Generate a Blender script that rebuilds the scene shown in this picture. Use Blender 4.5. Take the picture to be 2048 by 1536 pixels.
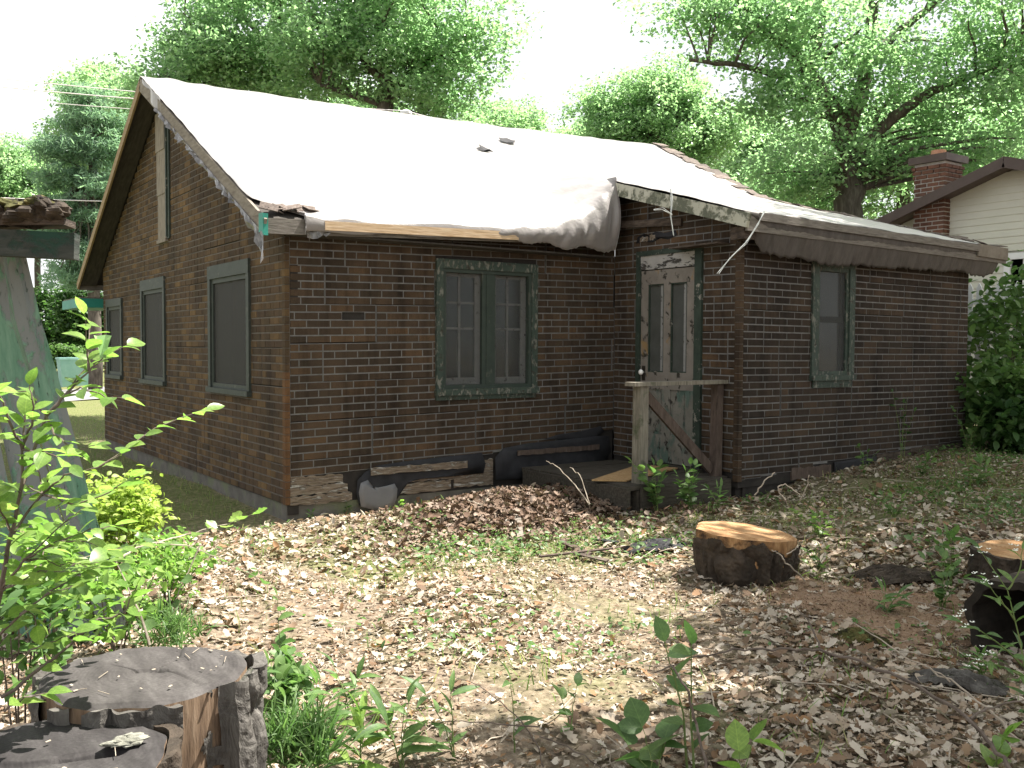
import bpy, math, random
import numpy as np
from mathutils import Vector, Matrix

for o in list(bpy.data.objects):
    bpy.data.objects.remove(o, do_unlink=True)
SC = bpy.context.scene
COL = SC.collection
rad = math.radians

# ------------------------------------------------------------------ camera
cam_data = bpy.data.cameras.new('camera')
cam_data.sensor_width = 36.0
cam_data.lens = 33.4
cam_data.clip_start = 0.05
cam_data.clip_end = 1500
cam = bpy.data.objects.new('camera', cam_data)
COL.objects.link(cam)
CAMPOS = Vector((-3.00632, -7.64376, 1.48000))
FW = Vector((0.571301, 0.819842, -0.038393)); RT = Vector((0.820535, -0.571579, 0.004360)); UP = Vector((0.018370, 0.033994, 0.999253))
mw = Matrix.Identity(4)
for i in range(3):
    mw[i][0] = RT[i]; mw[i][1] = UP[i]; mw[i][2] = -FW[i]; mw[i][3] = CAMPOS[i]
cam.matrix_world = mw
SC.camera = cam

# ------------------------------------------------------------------ sky, sun, exposure
SUN = Vector((0.46, -0.075, 0.88)).normalized()          # towards the sun
SUN_EL = math.asin(SUN.z)
SUN_AZ = math.atan2(SUN.x, SUN.y)
world = bpy.data.worlds.new('World'); SC.world = world
world.use_nodes = True
wn = world.node_tree.nodes; wl = world.node_tree.links
bg = wn['Background']
sky = wn.new('ShaderNodeTexSky'); sky.sky_type = 'NISHITA'
sky.sun_disc = False
sky.sun_elevation = SUN_EL
sky.sun_rotation = SUN_AZ
sky.altitude = 80; sky.air_density = 1.0; sky.dust_density = 4.0; sky.ozone_density = 1.0
# thin bright cloud veil over the blue
tc = wn.new('ShaderNodeTexCoord')
mp = wn.new('ShaderNodeMapping'); mp.inputs['Scale'].default_value = (1.0, 1.0, 2.4)
wl.new(tc.outputs['Generated'], mp.inputs['Vector'])
cn = wn.new('ShaderNodeTexNoise'); cn.inputs['Scale'].default_value = 2.6; cn.inputs['Detail'].default_value = 7
cn.inputs['Roughness'].default_value = 0.6
wl.new(mp.outputs['Vector'], cn.inputs['Vector'])
cr = wn.new('ShaderNodeValToRGB')
cr.color_ramp.elements[0].position = 0.36; cr.color_ramp.elements[0].color = (0.6, 0.6, 0.6, 1)
cr.color_ramp.elements[1].position = 0.56; cr.color_ramp.elements[1].color = (0.95, 0.95, 0.95, 1)
wl.new(cn.outputs['Fac'], cr.inputs['Fac'])
mx = wn.new('ShaderNodeMix'); mx.data_type = 'RGBA'
mx.inputs['B'].default_value = (11.0, 11.1, 11.2, 1)
wl.new(cr.outputs['Color'], mx.inputs['Factor'])
wl.new(sky.outputs['Color'], mx.inputs['A'])
wl.new(mx.outputs['Result'], bg.inputs['Color'])
bg.inputs['Strength'].default_value = 0.036

sl = bpy.data.lights.new('sun', 'SUN'); sl.energy = 5.0; sl.angle = rad(0.53); sl.color = (1.0, 0.95, 0.87)
so = bpy.data.objects.new('sun', sl); COL.objects.link(so)
so.rotation_euler = SUN.to_track_quat('Z', 'Y').to_euler()
so.location = SUN * 40

SC.view_settings.view_transform = 'Standard'
SC.view_settings.look = 'None'
SC.view_settings.gamma = 1.0
SC.view_settings.use_curve_mapping = False
SC.view_settings.exposure = 1.9
SC.cycles.max_bounces = 7
SC.cycles.transparent_max_bounces = 12
SC.cycles.use_denoising = True

# ------------------------------------------------------------------ materials
def node_mat(name):
    m = bpy.data.materials.new(name); m.use_nodes = True
    nt = m.node_tree
    return m, nt.nodes, nt.links, nt.nodes['Principled BSDF']

def ramp(N, stops):
    r = N.new('ShaderNodeValToRGB')
    e = r.color_ramp.elements
    while len(e) > 1: e.remove(e[-1])
    e[0].position = stops[0][0]; e[0].color = (*stops[0][1], 1)
    for p, c in stops[1:]:
        k = e.new(p); k.color = (*c, 1)
    return r

def coords(N, L, stretch=(1, 1, 1), space='Object'):
    t = N.new('ShaderNodeTexCoord'); m = N.new('ShaderNodeMapping')
    m.inputs['Scale'].default_value = stretch
    L.new(t.outputs[space], m.inputs['Vector'])
    return m.outputs['Vector']

def noise(N, L, vec, scale, detail=6, rough=0.6, dist=0.0):
    n = N.new('ShaderNodeTexNoise')
    n.inputs['Scale'].default_value = scale; n.inputs['Detail'].default_value = detail
    n.inputs['Roughness'].default_value = rough; n.inputs['Distortion'].default_value = dist
    if vec is not None: L.new(vec, n.inputs['Vector'])
    return n.outputs['Fac']

def mixc(N, L, fac, a, b, mode='MIX'):
    m = N.new('ShaderNodeMix'); m.data_type = 'RGBA'; m.blend_type = mode
    if isinstance(fac, (int, float)): m.inputs['Factor'].default_value = fac
    else: L.new(fac, m.inputs['Factor'])
    for s, x in (('A', a), ('B', b)):
        if isinstance(x, tuple): m.inputs[s].default_value = (*x, 1)
        else: L.new(x, m.inputs[s])
    return m.outputs['Result']

def math_n(N, L, op, a, b=None, clamp=False):
    m = N.new('ShaderNodeMath'); m.operation = op; m.use_clamp = clamp
    for i, x in enumerate((a, b)):
        if x is None: continue
        if isinstance(x, (int, float)): m.inputs[i].default_value = x
        else: L.new(x, m.inputs[i])
    return m.outputs[0]

def tint_val(N, L):
    a = N.new('ShaderNodeAttribute'); a.attribute_name = 'tint'
    o = N.new('ShaderNodeObjectInfo')
    s = math_n(N, L, 'ADD', a.outputs['Fac'], o.outputs['Random'])
    return math_n(N, L, 'FRACT', s)

def set_bump(N, L, B, h, strength, dist=0.01):
    b = N.new('ShaderNodeBump'); b.inputs['Strength'].default_value = strength
    b.inputs['Distance'].default_value = dist
    L.new(h, b.inputs['Height']); L.new(b.outputs['Normal'], B.inputs['Normal'])

MATS = {}
def M(name, stops, scale=8, detail=6, stretch=(1, 1, 1), rough=0.85, bump=0.3, bdist=0.01, spec=0.25,
      patch=None, patch2=None, dist=0.0, tint=0.0, space='Object', metal=0.0):
    """stops: ramp over noise; patch=(color, scale, lo, hi) is a second colour with its own shape; tint darkens per piece"""
    m, N, L, B = node_mat(name)
    v = coords(N, L, stretch, space)
    n = noise(N, L, v, scale, detail, 0.62, dist)
    r = ramp(N, stops); L.new(n, r.inputs['Fac'])
    col = r.outputs['Color']; h = n
    for pt in (patch, patch2):
        if pt is None: continue
        pc, ps, lo, hi = pt[:4]
        v2 = coords(N, L, pt[4] if len(pt) > 4 else (1, 1, 1), space)
        pn = noise(N, L, v2, ps, 7, 0.65, 0.3)
        pr = ramp(N, [(lo, (0, 0, 0)), (hi, (1, 1, 1))]); L.new(pn, pr.inputs['Fac'])
        col = mixc(N, L, pr.outputs['Color'], col, pc)
        h = math_n(N, L, 'SUBTRACT', h, pr.outputs['Color'])
    if tint:
        t = tint_val(N, L)
        f = math_n(N, L, 'MULTIPLY_ADD', t, 2 * tint)
        f.node.inputs[2].default_value = 1 - tint
        g = N.new('ShaderNodeCombineColor')
        for k in range(3): L.new(f, g.inputs[k])
        col = mixc(N, L, 1.0, col, g.outputs['Color'], 'MULTIPLY')
    L.new(col, B.inputs['Base Color'])
    B.inputs['Roughness'].default_value = rough
    B.inputs['Specular IOR Level'].default_value = spec
    B.inputs['Metallic'].default_value = metal
    if bump: set_bump(N, L, B, h, bump, bdist)
    MATS[name] = m
    return m

def brick_mat(name, stops, dirt):
    m, N, L, B = node_mat(name)
    t = tint_val(N, L)
    r = ramp(N, stops); L.new(t, r.inputs['Fac'])
    v = coords(N, L, (1, 1, 1), 'Object')
    g = N.new('ShaderNodeNewGeometry')
    n1 = noise(N, L, g.outputs['Position'], 1.6, 8, 0.7)
    d = ramp(N, [(0.3, (0.42, 0.41, 0.41)), (0.5, (0.9, 0.89, 0.87)), (0.68, (1.15, 1.1, 1.02))]); L.new(n1, d.inputs['Fac'])
    col = mixc(N, L, dirt, r.outputs['Color'], d.outputs['Color'], 'MULTIPLY')
    sm_ = N.new('ShaderNodeMapping'); sm_.inputs['Scale'].default_value = (7, 7, 0.55); L.new(g.outputs['Position'], sm_.inputs['Vector'])
    ns = noise(N, L, sm_.outputs['Vector'], 1.0, 7, 0.65)
    ds = ramp(N, [(0.36, (0.5, 0.5, 0.51)), (0.52, (1.0, 1.0, 1.0)), (0.72, (1.12, 1.08, 1.03))]); L.new(ns, ds.inputs['Fac'])
    col = mixc(N, L, 0.85, col, ds.outputs['Color'], 'MULTIPLY')
    n2 = noise(N, L, g.outputs['Position'], 160, 3, 0.7)
    d2 = ramp(N, [(0.3, (0.7, 0.7, 0.7)), (0.7, (1.25, 1.22, 1.2))]); L.new(n2, d2.inputs['Fac'])
    col = mixc(N, L, 0.8, col, d2.outputs['Color'], 'MULTIPLY')
    L.new(col, B.inputs['Base Color'])
    B.inputs['Roughness'].default_value = 0.92; B.inputs['Specular IOR Level'].default_value = 0.2
    set_bump(N, L, B, n2, 0.5, 0.004)
    MATS[name] = m
    return m

def leaf_mat(name, stops, trans=0.45, rough=0.5, spec=0.35, tcol=1.35, vein=False):
    if not vein and name in ('bright_leaf', 'weed_leaf', 'dark_leaf', 'pale_leaf'): leaf_mat(name + '_veined', stops, trans, rough, spec, tcol, True)
    m, N, L, B = node_mat(name)
    t = tint_val(N, L)
    r = ramp(N, stops); L.new(t, r.inputs['Fac'])
    if vein:      # one leaf is one object here: midrib along its own x axis, side veins off it, a little blotching
        sp = N.new('ShaderNodeSeparateXYZ'); L.new(coords(N, L), sp.inputs[0])
        ay = math_n(N, L, 'ABSOLUTE', sp.outputs[1])
        mid = math_n(N, L, 'LESS_THAN', ay, 0.014)
        w = math_n(N, L, 'SINE', math_n(N, L, 'MULTIPLY', math_n(N, L, 'SUBTRACT', sp.outputs[0], math_n(N, L, 'MULTIPLY', ay, 0.75)), 52.0))
        vn_ = math_n(N, L, 'MULTIPLY', math_n(N, L, 'GREATER_THAN', w, 0.86), 0.45)
        f = math_n(N, L, 'MAXIMUM', math_n(N, L, 'MULTIPLY', mid, 0.8), vn_)
        lite = mixc(N, L, 1.0, r.outputs['Color'], (1.5, 1.4, 1.35), 'MULTIPLY')
        c0 = mixc(N, L, f, r.outputs['Color'], lite)
        nz = noise(N, L, coords(N, L), 5, 5); d = ramp(N, [(0.3, (0.7, 0.72, 0.7)), (0.7, (1.15, 1.12, 1.1))]); L.new(nz, d.inputs['Fac'])
        c0 = mixc(N, L, 1.0, c0, d.outputs['Color'], 'MULTIPLY')
        class _O: pass
        r = _O(); r.outputs = {'Color': c0}
    L.new(r.outputs['Color'], B.inputs['Base Color'])
    B.inputs['Roughness'].default_value = rough; B.inputs['Specular IOR Level'].default_value = spec
    if trans:
        tr = N.new('ShaderNodeBsdfTranslucent')
        c2 = mixc(N, L, 1.0, r.outputs['Color'], (tcol * 1.02, tcol * 1.17, tcol * 0.85), 'MULTIPLY')
        L.new(c2, tr.inputs['Color'])
        ms = N.new('ShaderNodeMixShader'); ms.inputs['Fac'].default_value = trans
        L.new(B.outputs[0], ms.inputs[1]); L.new(tr.outputs[0], ms.inputs[2])
        L.new(ms.outputs[0], N['Material Output'].inputs['Surface'])
    MATS[name] = m
    return m

def screen_mat(name, col, transp):
    m, N, L, B = node_mat(name)
    g = N.new('ShaderNodeNewGeometry')
    n = noise(N, L, g.outputs['Position'], 6, 4)
    r = ramp(N, [(0.3, tuple(c * 0.75 for c in col)), (0.7, tuple(c * 1.2 for c in col))]); L.new(n, r.inputs['Fac'])
    L.new(r.outputs['Color'], B.inputs['Base Color'])
    B.inputs['Roughness'].default_value = 0.7
    tr = N.new('ShaderNodeBsdfTransparent')
    ms = N.new('ShaderNodeMixShader'); ms.inputs['Fac'].default_value = transp
    L.new(B.outputs[0], ms.inputs[1]); L.new(tr.outputs[0], ms.inputs[2])
    L.new(ms.outputs[0], N['Material Output'].inputs['Surface'])
    MATS[name] = m
    return m

def glass_mat(name, rough=0.12):
    m, N, L, B = node_mat(name)
    g = N.new('ShaderNodeBsdfGlossy'); g.inputs['Roughness'].default_value = rough
    g.inputs['Color'].default_value = (0.8, 0.85, 0.85, 1)
    tr = N.new('ShaderNodeBsdfTransparent'); tr.inputs['Color'].default_value = (0.75, 0.8, 0.78, 1)
    fr = N.new('ShaderNodeFresnel'); fr.inputs['IOR'].default_value = 1.45
    ms = N.new('ShaderNodeMixShader')
    L.new(fr.outputs[0], ms.inputs['Fac']); L.new(tr.outputs[0], ms.inputs[1]); L.new(g.outputs[0], ms.inputs[2])
    L.new(ms.outputs[0], N['Material Output'].inputs['Surface'])
    MATS[name] = m
    return m

brick_mat('brick_tan', [(0.0, (0.05847, 0.04227, 0.0278)), (0.3, (0.08487, 0.05834, 0.03429)), (0.5, (0.0679, 0.04526, 0.02966)), (0.72, (0.1132, 0.07344, 0.03799)), (0.9, (0.1367, 0.08852, 0.04263)), (1.0, (0.06224, 0.04227, 0.0278))], 0.9)
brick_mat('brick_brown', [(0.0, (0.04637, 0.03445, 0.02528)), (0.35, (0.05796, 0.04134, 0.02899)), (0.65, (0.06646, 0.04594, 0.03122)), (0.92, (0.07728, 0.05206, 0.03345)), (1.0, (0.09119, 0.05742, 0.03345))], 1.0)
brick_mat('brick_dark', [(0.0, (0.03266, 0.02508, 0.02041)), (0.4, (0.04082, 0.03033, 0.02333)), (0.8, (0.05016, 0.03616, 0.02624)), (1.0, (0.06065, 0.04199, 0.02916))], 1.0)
brick_mat('brick_sun_glow', [(0.0, (0.1125, 0.0615, 0.0315)), (0.5, (0.15, 0.081, 0.039)), (1.0, (0.0975, 0.054, 0.03))], 0.7)
brick_mat('brick_red', [(0.0, (0.1275, 0.0663, 0.0493)), (0.5, (0.1785, 0.08925, 0.0646)), (1.0, (0.1445, 0.0833, 0.068))], 0.6)
M('lichen', [(0.3, (0.1, 0.1, 0.08)), (0.7, (0.24, 0.235, 0.2))], 30, bump=1.0)
M('mortar', [(0.3, (0.1016, 0.09687, 0.09218)), (0.7, (0.1641, 0.1586, 0.1532))], 14, bump=0.2, tint=0.12)
M('mortar_warm', [(0.3, (0.08222, 0.07026, 0.0598)), (0.7, (0.1346, 0.1166, 0.1002))], 14, bump=0.2, tint=0.1)
M('mortar_pale', [(0.3, (0.35, 0.33, 0.3)), (0.7, (0.5, 0.47, 0.44))], 14, bump=0.2)
M('sheathing', [(0.3, (0.016, 0.014, 0.013)), (0.7, (0.035, 0.03, 0.026))], 9)
M('tar_paper', [(0.3, (0.014, 0.014, 0.016)), (0.7, (0.03, 0.03, 0.034))], 7, rough=0.8, spec=0.25)
M('interior', [(0.3, (0.02, 0.018, 0.016)), (0.7, (0.03, 0.027, 0.024))], 3, bump=0)
M('concrete', [(0.3, (0.075, 0.068, 0.06)), (0.7, (0.14, 0.13, 0.115))], 6, patch=((0.12, 0.13, 0.08), 3, 0.5, 0.62), bump=0.5)
M('rotten_wood', [(0.25, (0.04, 0.028, 0.02)), (0.5, (0.16, 0.124, 0.092)), (0.75, (0.336, 0.296, 0.24))], 6, stretch=(1.2, 6, 14), patch=((0.4, 0.384, 0.352), 5, 0.56, 0.6, (1, 2, 6)), bump=0.8, bdist=0.02, dist=0.6)
M('weathered_wood', [(0.25, (0.096, 0.078, 0.06)), (0.5, (0.162, 0.141, 0.117)), (0.75, (0.216, 0.192, 0.165))], 7, stretch=(1, 1, 1), bump=0.35)
M('post_wood', [(0.25, (0.0845, 0.07475, 0.0585)), (0.5, (0.1625, 0.1463, 0.117)), (0.75, (0.234, 0.2145, 0.1755))], 9, stretch=(5, 5, 0.6), patch=((0.0585, 0.0715, 0.039), 6, 0.56, 0.7), bump=0.5)
M('brace_wood', [(0.25, (0.03868, 0.02691, 0.02161)), (0.6, (0.09392, 0.06877, 0.05557)), (0.8, (0.1326, 0.1136, 0.0988))], 9, stretch=(3, 3, 1.0), bump=0.5)
M('rake_wood', [(0.25, (0.105, 0.0875, 0.07)), (0.5, (0.189, 0.1645, 0.1365)), (0.75, (0.259, 0.231, 0.1995))], 6, stretch=(8, 1.2, 6), bump=0.4)
M('rake_tan', [(0.25, (0.195, 0.135, 0.075)), (0.75, (0.315, 0.2325, 0.1425))], 6, stretch=(8, 1.2, 6), bump=0.4)
M('batten_wood', [(0.3, (0.336, 0.224, 0.128)), (0.5, (0.464, 0.336, 0.216)), (0.7, (0.544, 0.432, 0.304))], 5, stretch=(1.2, 8, 14), bump=0.2)
M('fascia_wood', [(0.25, (0.078, 0.069, 0.06)), (0.5, (0.144, 0.129, 0.114)), (0.75, (0.204, 0.189, 0.168))], 6, stretch=(1.3, 8, 9), bump=0.4)
M('peeled_fascia', [(0.3, (0.322, 0.322, 0.259)), (0.7, (0.392, 0.3885, 0.322))], 8, patch=((0.098, 0.105, 0.077), 5.5, 0.49, 0.55), patch2=((0.182, 0.189, 0.14), 14, 0.55, 0.6), bump=0.5)
M('green_paint', [(0.3, (0.0225, 0.033, 0.027)), (0.7, (0.0375, 0.051, 0.04125))], 9, patch=((0.09, 0.09, 0.075), 7, 0.59, 0.68), rough=0.6, bump=0.3)
M('green_peeling', [(0.3, (0.02812, 0.04313, 0.03469)), (0.7, (0.05156, 0.07031, 0.05625))], 9, patch=((0.1594, 0.1594, 0.1359), 26, 0.53, 0.6, (1, 1, 0.45)), patch2=((0.04688, 0.04219, 0.03281), 18, 0.58, 0.64), rough=0.65, bump=0.7)
M('green_grey_trim', [(0.3, (0.03182, 0.04039, 0.03488)), (0.7, (0.04774, 0.0563, 0.04896))], 8, patch=((0.0918, 0.0918, 0.07956), 12, 0.6, 0.66), rough=0.6, bump=0.25)
M('dark_green_peeling', [(0.3, (0.018, 0.028, 0.022)), (0.7, (0.04, 0.055, 0.042))], 9, patch=((0.22, 0.21, 0.18), 11, 0.6, 0.64), rough=0.6, bump=0.6)
M('teal_cloth', [(0.3, (0.02, 0.17, 0.13)), (0.7, (0.035, 0.25, 0.2))], 5, rough=0.5)
M('white_sash', [(0.3, (0.186, 0.186, 0.1798)), (0.7, (0.2356, 0.2356, 0.2294))], 16, patch=((0.0682, 0.062, 0.0558), 22, 0.58, 0.64), bump=0.4)
M('door_paint', [(0.3, (0.1425, 0.126, 0.1087)), (0.7, (0.2025, 0.1822, 0.159))], 7, patch=((0.0375, 0.03375, 0.02625), 11, 0.565, 0.61), patch2=((0.225, 0.15, 0.075), 5, 0.6, 0.68, (1, 1, 0.6)), rough=0.6, bump=0.8, bdist=0.006)
M('door_lower', [(0.3, (0.12, 0.114, 0.0975)), (0.7, (0.1875, 0.1777, 0.1537))], 7, patch=((0.075, 0.1125, 0.09375), 7, 0.5, 0.6, (1, 1, 0.5)), patch2=((0.03, 0.02775, 0.0225), 15, 0.56, 0.62, (1, 1, 0.6)), rough=0.6, bump=0.8, bdist=0.006)
M('white_peeling', [(0.3, (0.25, 0.242, 0.23)), (0.7, (0.33, 0.32, 0.3))], 8, patch=((0.05, 0.045, 0.04), 12, 0.54, 0.57, (1, 0.6, 1.6)), bump=0.8)
M('porcelain', [(0.3, (0.75, 0.74, 0.7)), (0.7, (0.82, 0.81, 0.78))], 5, rough=0.2, bump=0, spec=0.5)
M('dark_metal', [(0.3, (0.03, 0.028, 0.025)), (0.7, (0.06, 0.05, 0.04))], 12, rough=0.5, metal=0.6)
M('osb', [(0.25, (0.225, 0.135, 0.06)), (0.5, (0.3375, 0.2175, 0.105)), (0.75, (0.435, 0.3, 0.165))], 22, detail=3, dist=1.5, bump=0.3)
M('plywood_grey', [(0.25, (0.13, 0.1105, 0.08775)), (0.5, (0.208, 0.1788, 0.1463)), (0.75, (0.273, 0.2405, 0.2015))], 9, stretch=(4, 4, 0.9), patch=((0.091, 0.0715, 0.05525), 14, 0.6, 0.68, (2, 2, 0.5)), bump=0.3)
M('deck_wood', [(0.25, (0.02275, 0.01911, 0.01593)), (0.5, (0.05005, 0.04323, 0.03413)), (0.75, (0.0819, 0.0728, 0.05915))], 7, stretch=(1, 7, 7), bump=0.5)
M('soffit', [(0.3, (0.03, 0.026, 0.023)), (0.7, (0.06, 0.053, 0.046))], 6, stretch=(6, 1, 1), bump=0.4)
M('shingle', [(0.3, (0.045, 0.0375, 0.03225)), (0.5, (0.0975, 0.075, 0.06375)), (0.7, (0.15, 0.1237, 0.105))], 25, bump=0.6, tint=0.3)
M('grey_sheet', [(0.3, (0.1, 0.1, 0.107)), (0.7, (0.15, 0.15, 0.158))], 3, rough=0.5, spec=0.5, bump=0.15)
M('rope', [(0.3, (0.35, 0.371, 0.364)), (0.7, (0.462, 0.483, 0.476))], 30)
M('wire', [(0.3, (0.7, 0.6, 0.6)), (0.7, (0.7, 0.7, 0.7))], 5, rough=0.5, bump=0)
M('plastic_tatter', [(0.35, (0.042, 0.0385, 0.0364)), (0.65, (0.182, 0.175, 0.1715))], 12, rough=0.25, spec=0.6, bump=0.6)
screen_mat('screen_brown', (0.01515, 0.01322, 0.01161), 0.25)
screen_mat('door_glass', (0.055, 0.058, 0.052), 0.08)
screen_mat('screen_thin', (0.05, 0.052, 0.05), 0.74)
screen_mat('screen_grey', (0.027, 0.0288, 0.0276), 0.4)
glass_mat('glass')

# woven tarp: brown-grey with gloss, fine weave
m, N, L, B = node_mat('tarp')
g = N.new('ShaderNodeNewGeometry')
n1 = noise(N, L, g.outputs['Position'], 1.6, 6)
r = ramp(N, [(0.3, (0.15, 0.135, 0.13)), (0.7, (0.185, 0.168, 0.163))]); L.new(n1, r.inputs['Fac'])
L.new(r.outputs['Color'], B.inputs['Base Color'])
B.inputs['Roughness'].default_value = 0.42; B.inputs['Specular IOR Level'].default_value = 0.7
B.inputs['Sheen Weight'].default_value = 0.6; B.inputs['Sheen Roughness'].default_value = 0.45
vv = coords(N, L, (1, 0.35, 1))
n2 = noise(N, L, vv, 11, 6, 0.6, 0.6)
set_bump(N, L, B, n2, 0.35, 0.02)
MATS['tarp'] = m
M('tarp_dark', [(0.3, (0.045, 0.039, 0.036)), (0.7, (0.085, 0.075, 0.07))], 9, stretch=(1.6, 1, 0.4), rough=0.6, bump=0.5, bdist=0.02)  # darker brown without sheen, for the hanging hem only

G1 = [(0.0, (0.1409, 0.2232, 0.1348)), (0.5, (0.1973, 0.2954, 0.1704)), (1.0, (0.2609, 0.3677, 0.2129))]
leaf_mat('oak_leaf', G1, 0.55, rough=0.32, spec=0.6, tcol=1.7)
leaf_mat('pale_leaf', [(0, (0.1763, 0.2667, 0.1586)), (0.5, (0.2233, 0.3246, 0.183)), (1, (0.2821, 0.3941, 0.2196))], 0.5, rough=0.34, spec=0.55, tcol=1.6)
leaf_mat('pine_needle', [(0, (0.132, 0.209, 0.1595)), (0.5, (0.176, 0.264, 0.1925)), (1, (0.22, 0.3135, 0.209))], 0.5, tcol=1.6)
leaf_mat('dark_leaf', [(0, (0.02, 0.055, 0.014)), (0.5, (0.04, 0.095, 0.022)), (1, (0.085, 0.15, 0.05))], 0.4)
leaf_mat('bright_leaf', [(0, (0.11, 0.1995, 0.046)), (0.5, (0.16, 0.266, 0.0575)), (1, (0.23, 0.342, 0.08625))], 0.5, rough=0.35)
leaf_mat('yellow_leaf', [(0, (0.2, 0.27, 0.05)), (0.5, (0.26, 0.34, 0.06)), (1, (0.33, 0.4, 0.09))], 0.45)
leaf_mat('weed_leaf', [(0, (0.065, 0.125, 0.04)), (0.5, (0.09, 0.165, 0.05)), (1, (0.13, 0.21, 0.065))], 0.42)
leaf_mat('grass_blade', [(0, (0.08, 0.15, 0.03)), (0.4, (0.13, 0.22, 0.045)), (0.75, (0.2, 0.28, 0.07)), (1.0, (0.36, 0.31, 0.16))], 0.35)
leaf_mat('dead_leaf', [(0, (0.126, 0.08372, 0.0558)), (0.16, (0.198, 0.1319, 0.0837)), (0.32, (0.297, 0.2321, 0.1721)), (0.55, (0.387, 0.3294, 0.2651)), (0.8, (0.468, 0.4141, 0.3488)), (0.9, (0.234, 0.1319, 0.0651)), (1.0, (0.099, 0.06825, 0.04836))], 0.15, rough=0.75, spec=0.2, tcol=0.8)
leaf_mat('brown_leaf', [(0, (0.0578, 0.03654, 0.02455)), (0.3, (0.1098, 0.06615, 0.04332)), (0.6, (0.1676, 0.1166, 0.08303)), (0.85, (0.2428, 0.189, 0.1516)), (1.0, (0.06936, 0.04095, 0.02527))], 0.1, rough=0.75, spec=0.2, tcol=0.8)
leaf_mat('white_petal', [(0, (0.75, 0.75, 0.7)), (1, (0.82, 0.82, 0.78))], 0.2)
M('bark', [(0.25, (0.04, 0.034, 0.028)), (0.5, (0.095, 0.08, 0.066)), (0.75, (0.17, 0.15, 0.125))], 5, stretch=(4, 4, 0.8), bump=1.0, bdist=0.03)
M('bark_grey', [(0.25, (0.027, 0.0234, 0.0207)), (0.5, (0.0765, 0.0702, 0.063)), (0.75, (0.153, 0.144, 0.1305))], 16, stretch=(1, 1, 0.5), patch=((0.063, 0.081, 0.027), 6, 0.57, 0.68), bump=1.0, bdist=0.02, dist=0.8)
M('bark_dark', [(0.25, (0.016, 0.0128, 0.0096)), (0.5, (0.04, 0.0304, 0.0224)), (0.75, (0.08, 0.06, 0.044))], 14, stretch=(1, 1, 0.6), bump=1.0, bdist=0.02)
M('bare_wood', [(0.25, (0.06, 0.04, 0.027)), (0.5, (0.17, 0.115, 0.075)), (0.75, (0.29, 0.215, 0.15))], 10, stretch=(5, 5, 0.5), patch=((0.25, 0.09, 0.05), 7, 0.6, 0.68, (1, 1, 0.4)), bump=0.6)
M('orange_wood', [(0.25, (0.1, 0.05, 0.022)), (0.5, (0.26, 0.14, 0.06)), (0.75, (0.42, 0.26, 0.13))], 7, stretch=(4, 4, 1.5), patch=((0.04, 0.022, 0.014), 6, 0.5, 0.6), bump=0.7)
M('hollow', [(0.3, (0.012, 0.01, 0.008)), (0.7, (0.03, 0.024, 0.018))], 14, bump=0.8)
M('twig', [(0.3, (0.06, 0.045, 0.035)), (0.7, (0.15, 0.12, 0.1))], 20, bump=0.3)
M('twig_pale', [(0.3, (0.22, 0.18, 0.14)), (0.7, (0.38, 0.33, 0.27))], 20, bump=0.3)
M('green_stem', [(0.3, (0.08, 0.13, 0.035)), (0.7, (0.14, 0.17, 0.06))], 20, bump=0.2)
M('sawdust', [(0.3, (0.1458, 0.08497, 0.0482)), (0.5, (0.209, 0.1349, 0.08568)), (0.7, (0.2624, 0.1899, 0.1339))], 60, detail=8, patch=((0.1069, 0.08497, 0.06426), 5, 0.58, 0.72), bump=0.8)
M('moss', [(0.25, (0.02205, 0.0252, 0.00756)), (0.5, (0.0686, 0.06552, 0.0189)), (0.75, (0.1372, 0.1008, 0.0378))], 14, patch=((0.0245, 0.01764, 0.01575), 9, 0.5, 0.6), bump=1.0, bdist=0.03)
M('shed_paint', [(0.3, (0.0748, 0.176, 0.1216)), (0.55, (0.1224, 0.24, 0.1748)), (0.75, (0.17, 0.288, 0.2204))], 6, stretch=(5, 5, 0.5), patch=((0.1564, 0.1792, 0.1824), 4.5, 0.49, 0.54, (1, 1, 0.55)), patch2=((0.02448, 0.056, 0.038), 34, 0.62, 0.68, (1, 1, 0.25)), bump=0.6, bdist=0.01, rough=0.75)
M('shed_beam', [(0.25, (0.014, 0.0245, 0.0196)), (0.5, (0.0315, 0.0364, 0.0315)), (0.75, (0.056, 0.0595, 0.0525))], 7, stretch=(1, 1, 5), patch=((0.014, 0.042, 0.0294), 5, 0.5, 0.6), bump=0.8)
M('dark_wood', [(0.25, (0.02, 0.016, 0.013)), (0.5, (0.06, 0.045, 0.035)), (0.75, (0.12, 0.095, 0.075))], 10, stretch=(1, 1, 4), bump=0.9, bdist=0.02)
M('vinyl_siding', [(0.3, (0.561, 0.561, 0.4845)), (0.7, (0.612, 0.612, 0.5355))], 3, rough=0.55, bump=0)
M('brown_trim', [(0.3, (0.075, 0.055, 0.05)), (0.7, (0.1, 0.075, 0.068))], 4, rough=0.5, bump=0.1)
M('white_trim', [(0.3, (0.72, 0.74, 0.75)), (0.7, (0.8, 0.81, 0.82))], 4, rough=0.5, bump=0)
M('flashing', [(0.3, (0.25, 0.25, 0.26)), (0.7, (0.35, 0.35, 0.36))], 4, rough=0.5, metal=0.3)
M('clay', [(0.3, (0.4, 0.2, 0.13)), (0.7, (0.5, 0.27, 0.18))], 5)
M('bin_teal', [(0.3, (0.24, 0.45, 0.4185)), (0.7, (0.336, 0.54, 0.5115))], 4, rough=0.5, bump=0)
M('asphalt', [(0.3, (0.16, 0.155, 0.15)), (0.7, (0.24, 0.235, 0.23))], 4, bump=0.2)

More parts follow.
